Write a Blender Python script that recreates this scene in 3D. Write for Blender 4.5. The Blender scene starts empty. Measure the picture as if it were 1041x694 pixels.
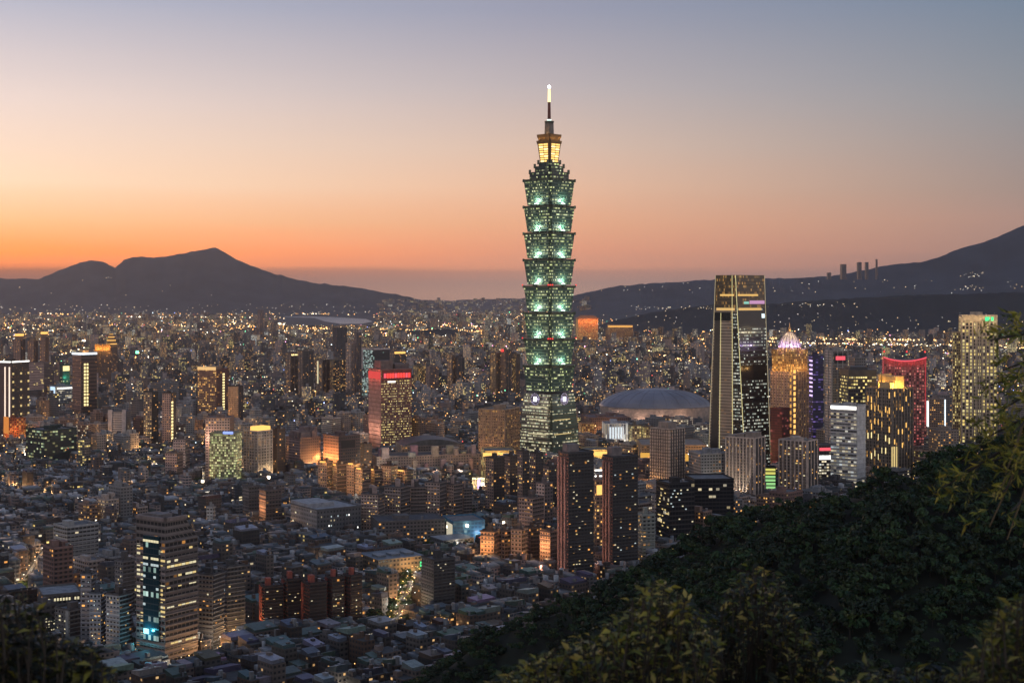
import bpy, math, random
import numpy as np
from mathutils import Vector

rnd = random.Random(11)
NR = np.random.default_rng(11)
SC = bpy.context.scene
COL = SC.collection
R = math.radians

# ------------------------------------------------------------------ camera, air, light, exposure
F, H, CX, HY = 1447.0, 232.0, 520.5, 300.0        # focal length (px of a 1041 px wide frame), eye height (m), horizon

cam = bpy.data.cameras.new('camera')
cam_o = bpy.data.objects.new('camera', cam)
COL.objects.link(cam_o)
cam_o.location = (0, 0, H)
cam_o.rotation_euler = (R(90), 0, 0)
cam.sensor_width = 36.0
cam.lens = 36.0 * F / 1041.0
cam.shift_y = -47.0 / 1041.0
cam.clip_start, cam.clip_end = 0.1, 80000
cam.dof.use_dof = True
cam.dof.focus_distance = 1600
cam.dof.aperture_fstop = 2.8
SC.camera = cam_o

SC.view_settings.view_transform = 'Standard'
SC.view_settings.look = 'None'
SC.view_settings.exposure = 0.0
SC.view_settings.gamma = 1.0
SC.view_settings.use_curve_mapping = False
SC.render.engine = 'CYCLES'
cy = SC.cycles
cy.max_bounces, cy.diffuse_bounces, cy.glossy_bounces = 4, 2, 2
cy.transmission_bounces, cy.volume_bounces, cy.transparent_max_bounces = 2, 0, 4
cy.sample_clamp_indirect = 2.0
cy.use_denoising = True
cy.caustics_reflective = cy.caustics_refractive = False


def lin(c):
    return tuple(((v / 255.0) / 12.92 if v <= 10 else (((v / 255.0) + 0.055) / 1.055) ** 2.4) for v in c)


W = bpy.data.worlds.new('World')
SC.world = W
W.use_nodes = True


class NT:
    """small helper to write node trees"""
    def __init__(s, nt):
        s.nt = nt
        nt.nodes.clear()

    def n(s, kind, **kw):
        nd = s.nt.nodes.new(kind)
        for k, v in kw.items():
            setattr(nd, k, v)
        return nd

    def put(s, sock, v):
        if isinstance(v, bpy.types.NodeSocket):
            s.nt.links.new(v, sock)
        else:
            sock.default_value = v

    def m(s, op, a, b=None, c=None, clamp=False):
        nd = s.n('ShaderNodeMath', operation=op, use_clamp=clamp)
        s.put(nd.inputs[0], a)
        if b is not None:
            s.put(nd.inputs[1], b)
        if c is not None:
            s.put(nd.inputs[2], c)
        return nd.outputs[0]

    def mix(s, f, a, b, blend='MIX'):
        nd = s.n('ShaderNodeMix', data_type='RGBA', blend_type=blend)
        s.put(nd.inputs[0], f)
        for q, v in ((6, a), (7, b)):
            s.put(nd.inputs[q], (*v[:3], 1.0) if isinstance(v, tuple) else v)
        return nd.outputs[2]

    def ramp(s, f, stops, interp='LINEAR'):
        nd = s.n('ShaderNodeValToRGB')
        nd.color_ramp.interpolation = interp
        e = nd.color_ramp.elements
        while len(e) < len(stops):
            e.new(0.5)
        for q, (p, c) in enumerate(stops):
            e[q].position = p
            e[q].color = (*c[:3], 1.0)
        s.put(nd.inputs[0], f)
        return nd.outputs[0]

    def maprange(s, v, a, b, c=0.0, d=1.0, smooth=True):
        nd = s.n('ShaderNodeMapRange', interpolation_type='SMOOTHSTEP' if smooth else 'LINEAR')
        s.put(nd.inputs[0], v)
        for q, x in ((1, a), (2, b), (3, c), (4, d)):
            s.put(nd.inputs[q], x)
        return nd.outputs[0]


SUN_AZ = -26.0       # degrees left of the view axis: where the sun has just gone down
SUN_EL = 0.6
t = NT(W.node_tree)
co = t.n('ShaderNodeTexCoord').outputs['Generated']
sp = t.n('ShaderNodeSeparateXYZ')
t.put(sp.inputs[0], co)
x, y, z = sp.outputs
hyp = t.m('SQRT', t.m('ADD', t.m('MULTIPLY', x, x), t.m('MULTIPLY', y, y)))
tan_e = t.m('DIVIDE', z, t.m('MAXIMUM', hyp, 0.001))
nz = t.n('ShaderNodeTexNoise')
t.put(nz.inputs['Vector'], co)
mp = t.n('ShaderNodeMapping')
t.put(mp.inputs[0], co)
mp.inputs['Scale'].default_value = (5, 5, 90)
t.put(nz.inputs['Vector'], mp.outputs[0])
nz.inputs['Scale'].default_value = 1.6
nz.inputs['Detail'].default_value = 3
wob = t.m('MULTIPLY', t.m('SUBTRACT', nz.outputs[0], 0.5), 0.004)
pos = t.m('MULTIPLY', t.m('ADD', tan_e, wob), F / 600.0, clamp=True)          # 0.5 = 11.7 degrees up


def st(yy, c):
    return (min(1.0, max(0.0, (300 - yy) / 600.0)), lin(c) if max(c) > 9 else tuple(c))


left = t.ramp(pos, [st(300, (0.359, 0.151, 0.107)), st(283, (0.322, 0.113, 0.067)), st(276, (0.491, 0.13, 0.035)), st(269, (1.444, 0.35, 0.047)), st(260, (1.814, 0.421, 0.025)), st(228, (1.268, 0.654, 0.286)), st(190, (1.154, 0.828, 0.573)), st(110, (0.911, 0.746, 0.68)), st(10, (0.48, 0.504, 0.617)), st(-160, (150, 160, 185)), st(-300, (120, 135, 170))])
mid = t.ramp(pos, [st(300, (0.538, 0.316, 0.231)), st(288, (0.486, 0.286, 0.222)), st(277, (0.604, 0.29, 0.197)), st(270, (0.896, 0.377, 0.213)), st(255, (0.974, 0.403, 0.219)), st(228, (0.953, 0.467, 0.263)), st(190, (0.898, 0.55, 0.373)), st(150, (0.76, 0.552, 0.442)), st(90, (0.544, 0.473, 0.479)), st(10, (0.338, 0.348, 0.448)), st(-160, (126, 138, 168)), st(-300, (104, 120, 158))])
right = t.ramp(pos, [st(300, (0.259, 0.198, 0.201)), st(282, (0.291, 0.205, 0.194)), st(272, (0.353, 0.23, 0.201)), st(255, (0.443, 0.271, 0.218)), st(225, (0.454, 0.288, 0.236)), st(200, (0.375, 0.282, 0.248)), st(110, (0.271, 0.286, 0.315)), st(10, (0.172, 0.236, 0.324)), st(-160, (106, 122, 148)), st(-300, (92, 108, 140))])
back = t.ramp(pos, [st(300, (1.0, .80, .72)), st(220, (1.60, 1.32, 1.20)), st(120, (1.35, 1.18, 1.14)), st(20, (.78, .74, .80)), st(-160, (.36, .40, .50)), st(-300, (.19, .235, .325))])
az = t.m('MULTIPLY', t.m('ARCTAN2', x, y), 180.0 / math.pi)
dist = t.m('ABSOLUTE', t.m('SUBTRACT', az, SUN_AZ))
dist = t.m('MINIMUM', dist, t.m('SUBTRACT', 360.0, dist))
c1 = t.mix(t.maprange(dist, 5.0, 27.0, smooth=False), left, mid)
c2 = t.mix(t.maprange(dist, 27.0, 47.0, smooth=False), c1, right)
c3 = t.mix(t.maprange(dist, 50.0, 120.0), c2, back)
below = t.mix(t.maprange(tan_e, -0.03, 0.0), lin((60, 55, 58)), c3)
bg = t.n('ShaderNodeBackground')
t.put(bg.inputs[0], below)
bg.inputs[1].default_value = 1.0
sky = t.n('ShaderNodeTexSky', sky_type='NISHITA', sun_disc=False)
sky.sun_elevation = R(SUN_EL)
sky.sun_rotation = R(SUN_AZ)
sky.dust_density = 2.0
bg2 = t.n('ShaderNodeBackground')
t.put(bg2.inputs[0], sky.outputs[0])
bg2.inputs[1].default_value = 0.006
add = t.n('ShaderNodeAddShader')
t.put(add.inputs[0], bg.outputs[0])
t.put(add.inputs[1], bg2.outputs[0])
t.put(t.n('ShaderNodeOutputWorld').inputs[0], add.outputs[0])

sun = bpy.data.lights.new('sun', 'SUN')
sun.energy = 0.35
sun.angle = R(12)
sun.color = (1.0, 0.62, 0.38)
sun_o = bpy.data.objects.new('sun', sun)
COL.objects.link(sun_o)
d = Vector((math.sin(R(SUN_AZ)) * math.cos(R(3)), math.cos(R(SUN_AZ)) * math.cos(R(3)), math.sin(R(3))))
sun_o.rotation_euler = d.to_track_quat('Z', 'Y').to_euler()
sun_o.location = d * 500

HAZE = 1.9e-5


def P(x, y, Y):
    """the world point that the photograph shows at pixel (x, y), Y metres ahead"""
    return Vector(((x - CX) * Y / F, Y, H - (y - HY) * Y / F))


def YG(y):
    return F * H / (y - HY)


def ZP(y, Y):
    return H - (y - HY) * Y / F


def proj(X, Y, Z):
    return CX + F * X / Y, HY + F * (H - Z) / Y


# ------------------------------------------------------------------ materials
MATS = {}


def newmat(name):
    m = bpy.data.materials.new(name)
    m.use_nodes = True
    t = NT(m.node_tree)
    out = t.n('ShaderNodeOutputMaterial')
    return m, t, out


def plain(name, color, rough=0.75, metal=0.0, vary=0.25, scale=0.15):
    if name in MATS:
        return MATS[name]
    m, t, out = newmat(name)
    b = t.n('ShaderNodeBsdfPrincipled')
    nz = t.n('ShaderNodeTexNoise')
    t.put(nz.inputs['Vector'], t.n('ShaderNodeTexCoord').outputs['Object'])
    nz.inputs['Scale'].default_value = scale
    nz.inputs['Detail'].default_value = 6
    k = t.maprange(nz.outputs[0], 0.3, 0.7, 1 - vary, 1 + vary, smooth=False)
    cc = t.mix(1.0, color, (1, 1, 1), 'MULTIPLY')
    mul = t.n('ShaderNodeVectorMath', operation='SCALE')
    t.put(mul.inputs[0], cc)
    t.put(mul.inputs['Scale'], k)
    t.put(b.inputs['Base Color'], mul.outputs[0])
    b.inputs['Roughness'].default_value = rough
    b.inputs['Metallic'].default_value = metal
    t.put(out.inputs[0], b.outputs[0])
    MATS[name] = m
    return m


def emis(name, color, strength, sample=False):
    if name in MATS:
        return MATS[name]
    m, t, out = newmat(name)
    e = t.n('ShaderNodeEmission')
    e.inputs[0].default_value = (*color, 1)
    e.inputs[1].default_value = strength
    t.put(out.inputs[0], e.outputs[0])
    m.cycles.emission_sampling = 'AUTO' if sample else 'NONE'
    MATS[name] = m
    return m


def tint_emis(name, k):
    """lamps whose colour and power are stored on each lamp's faces"""
    m, t, out = newmat(name)
    a = t.n('ShaderNodeAttribute', attribute_name='tint')
    e = t.n('ShaderNodeEmission')
    t.put(e.inputs[0], a.outputs['Color'])
    t.put(e.inputs[1], t.m('MULTIPLY', a.outputs['Alpha'], k))
    t.put(out.inputs[0], e.outputs[0])
    m.cycles.emission_sampling = 'NONE'
    return m


WARM = [(0.0, (1.0, .42, .09)), (.25, (1.0, .58, .17)), (.5, (1.0, .70, .28)), (.74, (1.0, .86, .52)), (.9, (.80, .93, 1.0)), (1.0, (1.0, .40, .09))]
WHITE = [(0.0, (1.0, .80, .45)), (.4, (1.0, .93, .75)), (.75, (.88, .97, 1.0)), (1.0, (.75, .92, 1.0))]
GREENISH = [(0.0, (.95, .85, .35)), (.4, (.80, 1.0, .55)), (.7, (.70, 1.0, .72)), (1.0, (.85, 1.0, .85))]
GOLD = [(0.0, (1.0, .46, .09)), (.5, (1.0, .60, .17)), (1.0, (1.0, .78, .38))]
YELLOW = [(0.0, (1.0, .72, .20)), (.5, (1.0, .82, .34)), (1.0, (1.0, .92, .55))]
PINK = [(0.0, (1.0, .18, .16)), (.4, (1.0, .30, .26)), (.7, (1.0, .55, .34)), (1.0, (1.0, .10, .14))]
VIOLET = [(0.0, (.30, .20, 1.0)), (.5, (.55, .35, 1.0)), (1.0, (.85, .75, 1.0))]
TEAL = [(0.0, (.65, 1.0, .85)), (.5, (.8, 1.0, .95)), (1.0, (1.0, .95, .7))]


def facade(name, ww=.6, wh=.5, pal=WARM, S=1.0, glass=(.018, .021, .026), run=0.0, rough=.8, grough=.35, soft=1.6, gmix=1.0):
    """a wall of windows; one unit of the UV map is one window bay wide and one storey high; the wall's colour, the share of lit
    windows and a seed come from the faces ('tint', its alpha, 'seed')"""
    if name in MATS:
        return MATS[name]
    m, t, out = newmat(name)
    uv = t.n('ShaderNodeUVMap', uv_map='UVMap').outputs[0]
    s = t.n('ShaderNodeSeparateXYZ')
    t.put(s.inputs[0], uv)
    u, v = s.outputs[0], s.outputs[1]
    at = t.n('ShaderNodeAttribute', attribute_name='tint')
    sd = t.n('ShaderNodeAttribute', attribute_name='seed').outputs['Fac']
    cu, cv = t.m('FLOOR', u), t.m('FLOOR', v)
    fu, fv = t.m('FRACT', u), t.m('FRACT', v)
    inu = t.m('LESS_THAN', t.m('ABSOLUTE', t.m('SUBTRACT', fu, .5)), ww / 2)
    inv = t.m('LESS_THAN', t.m('ABSOLUTE', t.m('SUBTRACT', fv, .52)), wh / 2)
    win = t.m('MULTIPLY', inu, inv)

    def noise(a, b, k):
        c = t.n('ShaderNodeCombineXYZ')
        t.put(c.inputs[0], a)
        t.put(c.inputs[1], b)
        t.put(c.inputs[2], t.m('ADD', t.m('MULTIPLY', sd, 917.0), k))
        w = t.n('ShaderNodeTexWhiteNoise', noise_dimensions='3D')
        t.put(w.inputs['Vector'], c.outputs[0])
        q = t.n('ShaderNodeSeparateColor')
        t.put(q.inputs[0], w.outputs['Color'])
        return w.outputs['Value'], q.outputs
    n1, k1 = noise(cu, cv, 0.0)
    p = at.outputs['Alpha']
    if run:
        n2, _ = noise(t.m('FLOOR', t.m('DIVIDE', u, 5.0)), cv, 3.0)
        n3, _ = noise(0.0, cv, 7.0)
        nn = t.m('ADD', t.m('MULTIPLY', n1, 1 - run), t.m('MULTIPLY', t.m('ADD', t.m('MULTIPLY', n2, .55), t.m('MULTIPLY', n3, .45)), run))
        # the blend is narrower than a uniform draw: widen it again
        nn = t.maprange(nn, .5 - .5 * (1 - .62 * min(1, run * 1.3)), .5 + .5 * (1 - .62 * min(1, run * 1.3)), smooth=False)
    else:
        nn = n1
    on = t.m('MULTIPLY', t.m('LESS_THAN', nn, p), win)
    br = t.m('POWER', k1[1], soft)
    br = t.m('ADD', t.m('MULTIPLY', br, .85), .15)
    colr = t.ramp(k1[0], pal)
    nz = t.n('ShaderNodeTexNoise')
    t.put(nz.inputs['Vector'], t.n('ShaderNodeTexCoord').outputs['Object'])
    nz.inputs['Scale'].default_value = .06
    nz.inputs['Detail'].default_value = 5
    stain = t.maprange(nz.outputs[0], .25, .75, .72, 1.2, smooth=False)
    wall = t.n('ShaderNodeVectorMath', operation='SCALE')
    t.put(wall.inputs[0], at.outputs['Color'])
    t.put(wall.inputs['Scale'], t.m('MULTIPLY', stain, t.m('ADD', .86, t.m('MULTIPLY', t.m('LESS_THAN', fv, .16), .22))))
    b = t.n('ShaderNodeBsdfPrincipled')
    t.put(b.inputs['Base Color'], t.mix(t.m('MULTIPLY', win, gmix), wall.outputs[0], glass))
    t.put(b.inputs['Roughness'], t.maprange(win, 0, 1, rough, grough, smooth=False))
    t.put(b.inputs['Emission Color'], colr)
    t.put(b.inputs['Emission Strength'], t.m('MULTIPLY', t.m('MULTIPLY', on, br), S))
    t.put(out.inputs[0], b.outputs[0])
    m.cycles.emission_sampling = 'NONE'
    MATS[name] = m
    return m


def tinted(name, rough=.8, metal=0.0, scale=.2, stripes=0.0):
    """roofs: the colour comes from the faces; weather stains over it"""
    if name in MATS:
        return MATS[name]
    m, t, out = newmat(name)
    at = t.n('ShaderNodeAttribute', attribute_name='tint')
    nz = t.n('ShaderNodeTexNoise')
    t.put(nz.inputs['Vector'], t.n('ShaderNodeTexCoord').outputs['Object'])
    nz.inputs['Scale'].default_value = scale
    nz.inputs['Detail'].default_value = 8
    nz.inputs['Roughness'].default_value = .65
    k = t.maprange(nz.outputs[0], .3, .7, .6, 1.35, smooth=False)
    w = t.n('ShaderNodeVectorMath', operation='SCALE')
    t.put(w.inputs[0], at.outputs['Color'])
    t.put(w.inputs['Scale'], k)
    b = t.n('ShaderNodeBsdfPrincipled')
    t.put(b.inputs['Base Color'], w.outputs[0])
    b.inputs['Roughness'].default_value = rough
    b.inputs['Metallic'].default_value = metal
    t.put(out.inputs[0], b.outputs[0])
    MATS[name] = m
    return m


M_ROOF = tinted('flat_roof', .9)
M_SHEET = tinted('sheet_metal_roof', .5, .15, .35)
MIXED = [(0, (1, .55, .2)), (.35, (1, .78, .42)), (.6, (1, .93, .76)), (1, (.8, .93, 1))]
M_LOW = facade('house_wall', .5, .42, MIXED, .9, run=0)
M_APT = facade('apartment_wall', .55, .45, WARM, 1.5)
M_OFF = facade('office_wall', .82, .5, WHITE, 1.3, run=.45)
M_OFFY = facade('office_wall_warm', .8, .5, YELLOW, 1.5, run=.4)
M_GREEN = facade('office_wall_green', .84, .55, GREENISH, .8, run=.5)
M_GOLD = facade('gold_lit_wall', .5, .6, GOLD, .9)
M_DARKGLASS = facade('dark_glass_wall', .92, .66, WHITE, .9, run=.5, rough=.4, grough=.12)
M_TOP = M_ROOF
M_CONC = plain('concrete', (.26, .25, .24), .85)
M_DARK = plain('dark_metal', (.05, .05, .055), .5)
M_TANK = plain('steel_tank', (.35, .36, .38), .35, .8)
M_WHITE = plain('white_paint', (.7, .7, .7), .6)
E_WARM = emis('warm_lamp', (1.0, .62, .25), 2.2)
E_GOLD = emis('gold_lamp', (1.0, .55, .14), 1.5)
E_YEL = emis('yellow_lamp', (1.0, .80, .36), 1.5)
E_WHITE = emis('white_lamp', (1.0, .97, .9), 2.2)
E_CYAN = emis('cool_white_lamp', (.75, .9, 1.0), 2.0)
E_RED = emis('red_lamp', (1.0, .06, .05), 1.6)
E_PINK = emis('pink_red_lamp', (1.0, .12, .16), 1.1)
E_GREEN = emis('green_lamp', (.1, 1.0, .35), 1.3)
E_BLUE = emis('blue_lamp', (.25, .35, 1.0), 1.6)
E_VIOLET = emis('violet_lamp', (.75, .55, 1.0), 1.6)
E_TEAL = emis('teal_lamp', (.1, .75, .9), 1.3)
E_WIN1 = emis('lit_window_yellow', (1.0, .74, .30), .8)
E_WIN2 = emis('lit_window_cream', (1.0, .88, .55), .8)
E_WIN3 = emis('lit_window_orange', (1.0, .55, .18), .6)
E_WIN4 = emis('lit_window_cool', (.80, .96, .98), .6)


# ------------------------------------------------------------------ mesh builder
class MB:
    def __init__(s):
        s.v, s.f, s.uv, s.mi, s.tint, s.seed, s.mats = [], [], [], [], [], [], []

    def slot(s, m):
        if m not in s.mats:
            s.mats.append(m)
        return s.mats.index(m)

    def face(s, pts, mat, tint=(.3, .3, .3, 0), seed=0.0, uv=None):
        k = len(s.v)
        s.v += [tuple(p) for p in pts]
        s.f.append(tuple(range(k, k + len(pts))))
        s.uv.append(uv or [(0, 0)] * len(pts))
        s.mi.append(s.slot(mat))
        s.tint.append(tint if len(tint) == 4 else (*tint, 0.0))
        s.seed.append(seed)

    def prism(s, bot, top, z0, z1, mat, tint=(.3, .3, .3), lit=0.0, cw=3.2, fh=3.3, seed=None, roof=None, rtint=None, base=False, ts=None, ls=None, nf=None, skip=()):
        """walls between two outlines (counter-clockwise from above); ts, ls: tint and lit share of single walls"""
        n = len(bot)
        seed = rnd.random() if seed is None else seed
        nf = nf or max(1, round((z1 - z0) / fh))
        for i in range(n):
            if i in skip:
                continue
            j = (i + 1) % n
            L = math.dist(bot[i][:2], bot[j][:2])
            nc = max(1, round(L / cw))
            tn = (ts or {}).get(i, tint)
            li = (ls or {}).get(i, lit)
            s.face([(*bot[i][:2], z0), (*bot[j][:2], z0), (*top[j][:2], z1), (*top[i][:2], z1)], mat, (*tn[:3], li), (seed + .137 * i) % 1.0,
                   [(0, 0), (nc, 0), (nc, nf), (0, nf)])
        if roof is not False:
            s.face([(*p[:2], z1) for p in top], roof or M_ROOF, (rtint or (.2, .2, .21)))
        if base:
            s.face([(*p[:2], z0) for p in reversed(bot)], roof or M_ROOF, (rtint or (.2, .2, .21)))

    def box(s, o, ex, ey, ez, mat, tint=(.3, .3, .3)):
        """o: a corner; ex, ey, ez: the three edges"""
        o, ex, ey, ez = Vector(o), Vector(ex), Vector(ey), Vector(ez)
        p = [o, o + ex, o + ex + ey, o + ey]
        q = [a + ez for a in p]
        if ex.cross(ey).dot(ez) < 0:
            p.reverse()
            q.reverse()
        s.face(list(reversed(p)), mat, tint)
        s.face(q, mat, tint)
        for i in range(4):
            j = (i + 1) % 4
            s.face([p[i], p[j], q[j], q[i]], mat, tint)

    def tube(s, p0, p1, r0, r1, mat, n=8, tint=(.3, .3, .3), caps=True):
        p0, p1 = Vector(p0), Vector(p1)
        d = (p1 - p0).normalized()
        a = d.orthogonal().normalized()
        b = d.cross(a)
        c0 = [p0 + (a * math.cos(q) + b * math.sin(q)) * r0 for q in [2 * math.pi * i / n for i in range(n)]]
        c1 = [p1 + (a * math.cos(q) + b * math.sin(q)) * r1 for q in [2 * math.pi * i / n for i in range(n)]]
        for i in range(n):
            j = (i + 1) % n
            s.face([c0[i], c0[j], c1[j], c1[i]], mat, tint)
        if caps:
            s.face(list(reversed(c0)), mat, tint)
            s.face(c1, mat, tint)

    def lathe(s, c, prof, mat, n=20, tint=(.3, .3, .3), sx=1.0, sy=1.0):
        """prof: (radius, z) from the bottom up"""
        c = Vector(c)
        rings = [[c + Vector((r * sx * math.cos(2 * math.pi * i / n), r * sy * math.sin(2 * math.pi * i / n), z)) for i in range(n)] for r, z in prof]
        for a, b in zip(rings, rings[1:]):
            for i in range(n):
                j = (i + 1) % n
                s.face([a[i], a[j], b[j], b[i]], mat, tint)
        s.face(rings[-1], mat, tint)
        s.face(list(reversed(rings[0])), mat, tint)

    def build(s, name, parent=None, org=None, smooth=False):
        if org is None:
            org = parent
            while org is not None and org.parent is not None:
                org = org.parent
            org = org.location if org is not None else (0, 0, 0)
        org = Vector(org)
        me = bpy.data.meshes.new(name)
        me.from_pydata([(a[0] - org[0], a[1] - org[1], a[2] - org[2]) for a in s.v], [], s.f)
        for m in s.mats:
            me.materials.append(m)
        me.polygons.foreach_set('material_index', s.mi)
        ul = me.uv_layers.new(name='UVMap')
        ul.data.foreach_set('uv', [c for f in s.uv for p in f for c in p])
        a = me.attributes.new('tint', 'FLOAT_COLOR', 'FACE')
        a.data.foreach_set('color', [c for q in s.tint for c in q])
        a = me.attributes.new('seed', 'FLOAT', 'FACE')
        a.data.foreach_set('value', s.seed)
        if smooth:
            me.polygons.foreach_set('use_smooth', [True] * len(me.polygons))
        me.update()
        o = bpy.data.objects.new(name, me)
        COL.objects.link(o)
        if parent:
            o.parent = parent
        else:
            o.location = org
        return o


def fast_mesh(name, V, Q, mi, mats, uv=None, tint=None, seed=None, smooth=False):
    """one mesh out of numpy arrays: V (n,3), quads Q (m,4)"""
    me = bpy.data.meshes.new(name)
    me.vertices.add(len(V))
    me.vertices.foreach_set('co', np.asarray(V, np.float32).ravel())
    me.loops.add(Q.size)
    me.loops.foreach_set('vertex_index', Q.astype(np.int32).ravel())
    me.polygons.add(len(Q))
    me.polygons.foreach_set('loop_start', (np.arange(len(Q)) * Q.shape[1]).astype(np.int32))
    me.polygons.foreach_set('material_index', np.asarray(mi, np.int32))
    for m in mats:
        me.materials.append(m)
    if uv is not None:
        ul = me.uv_layers.new(name='UVMap')
        ul.data.foreach_set('uv', np.asarray(uv, np.float32).ravel())
    if tint is not None:
        a = me.attributes.new('tint', 'FLOAT_COLOR', 'FACE')
        a.data.foreach_set('color', np.asarray(tint, np.float32).ravel())
    if seed is not None:
        a = me.attributes.new('seed', 'FLOAT', 'FACE')
        a.data.foreach_set('value', np.asarray(seed, np.float32).ravel())
    if smooth:
        me.polygons.foreach_set('use_smooth', np.ones(len(Q), bool))
    me.update(calc_edges=True)
    me.validate()
    o = bpy.data.objects.new(name, me)
    COL.objects.link(o)
    return o


def tag(o, label=None, cat=None, group=None, kind=None):
    if label:
        o['label'] = label
    if cat:
        o['category'] = cat
    if group:
        o['group'] = group
    if kind:
        o['kind'] = kind
    return o


def thing(name, label, cat, loc, group=None):
    o = bpy.data.objects.new(name, None)
    o.empty_display_size = 2
    COL.objects.link(o)
    o.location = loc
    return tag(o, label, cat, group)


LIGHTDATA = {}


def lamp(loc, power, color, parent, radius=.5, key=None):
    k = (power, color, radius)
    if k not in LIGHTDATA:
        L = bpy.data.lights.new('lamp_light', 'POINT')
        L.energy, L.color, L.shadow_soft_size = power, color, radius
        LIGHTDATA[k] = L
    o = bpy.data.objects.new('lamp_light', LIGHTDATA[k])
    COL.objects.link(o)
    o.parent = parent
    o.location = Vector(loc) - (parent.location if parent else Vector((0, 0, 0)))
    return o
# ------------------------------------------------------------------ the setting: ground, hill, mountains, river, haze
def value_noise(X, Y, s, seed=0):
    """smooth 2-D noise in 0..1"""
    x, y = np.asarray(X, float) / s, np.asarray(Y, float) / s
    xi, yi = np.floor(x).astype(int), np.floor(y).astype(int)
    fx, fy = x - xi, y - yi
    fx, fy = fx * fx * (3 - 2 * fx), fy * fy * (3 - 2 * fy)

    def h(a, b):
        q = (a * 374761393 + b * 668265263 + seed * 144665) & 0x7fffffff
        q = ((q ^ (q >> 13)) * 1274126177) & 0x7fffffff
        return ((q ^ (q >> 16)) & 0xffff) / 65535.0
    return (h(xi, yi) * (1 - fx) + h(xi + 1, yi) * fx) * (1 - fy) + (h(xi, yi + 1) * (1 - fx) + h(xi + 1, yi + 1) * fx) * fy


def fbm(X, Y, s, o=4, seed=0):
    a, r = .5, 0
    for k in range(o):
        r = r + a * value_noise(X, Y, s / 2 ** k, seed + k)
        a *= .5
    return r / (1 - .5 ** o)


def grid_mesh(name, V, nu, nv, mat, smooth=True):
    i = np.arange(nu * nv).reshape(nv, nu)
    Q = np.stack([i[:-1, :-1], i[:-1, 1:], i[1:, 1:], i[1:, :-1]], -1).reshape(-1, 4)
    return fast_mesh(name, V, Q, np.zeros(len(Q), int), [mat], smooth=smooth)


M_GROUND = plain('asphalt_ground', (.05, .048, .048), .9, 0, .35, .02)
g = MB()
g.face([(-14000, -1500, 0), (14000, -1500, 0), (14000, 23000, 0), (-14000, 23000, 0)], M_GROUND)
tag(g.build('ground'), kind='structure')

RIDGE = np.array([(700, 470, 275), (450, 560, 226), (300, 582, 196), (216, 600, 170), (192, 600, 164), (162.6, 620, 149), (145.7, 640, 138), (112.6, 680, 123), (89.3, 720, 103), (40.7, 740, 74),
                  (-10.5, 740, 55), (-48.6, 700, 39), (-78, 650, 17), (-105, 600, -8)], float)


def hill_z(X, Y):
    X, Y = np.asarray(X, float), np.asarray(Y, float)
    best, bd = np.full(X.shape, -1e9), np.full(X.shape, 1e9)
    for a, b in zip(RIDGE, RIDGE[1:]):
        d = b - a
        L2 = d[0] ** 2 + d[1] ** 2
        tt = np.clip(((X - a[0]) * d[0] + (Y - a[1]) * d[1]) / L2, 0, 1)
        qx, qy, qz = a[0] + tt * d[0], a[1] + tt * d[1], a[2] + tt * d[2]
        dist = np.hypot(X - qx, Y - qy)
        slope = np.where(Y + X * .55 > qy + qx * .55, .75, .34)
        z = qz - slope * dist
        # the nearest stretch of the ridge rules, blended where two are alike
        best = np.where(dist < bd, z, best)
        bd = np.minimum(bd, dist)
    dc = np.hypot(X, np.where(Y < 0, Y * .3, Y))
    camh = 230.3 - .40 * dc - 2.2 * np.clip(dc / 6, 0, 1)
    k = 10.0
    z = np.maximum(best, camh) + k * np.exp(-np.abs(best - camh) / k) * .4 * (dc > 60) * (best > 20)
    z = z + (fbm(X, Y, 60, 3, 5) - .5) * 9 * np.clip((dc - 60) / 100, 0, 1)
    return np.maximum(z, -6)


gx, gy = np.meshgrid(np.arange(-520, 761, 8.0), np.arange(-160, 1001, 8.0))
M_SOIL = plain('forest_soil', (.018, .022, .012), .95, 0, .4, .1)
V = np.stack([gx, gy, hill_z(gx, gy)], -1).reshape(-1, 3)
tag(grid_mesh('hillside', V, gx.shape[1], gx.shape[0], M_SOIL), kind='structure')

M_MTN = plain('mountain_forest', (.040, .040, .044), .95, 0, .45, .004)  # colour lightened to make up for the thin haze before the range


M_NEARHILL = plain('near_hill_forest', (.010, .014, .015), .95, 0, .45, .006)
M_FAR = plain('hazed_hill_forest', (.034, .042, .055), .95, 0, .4, .003)  # paler and bluer: the haze's tint put into the slope colour


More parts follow.
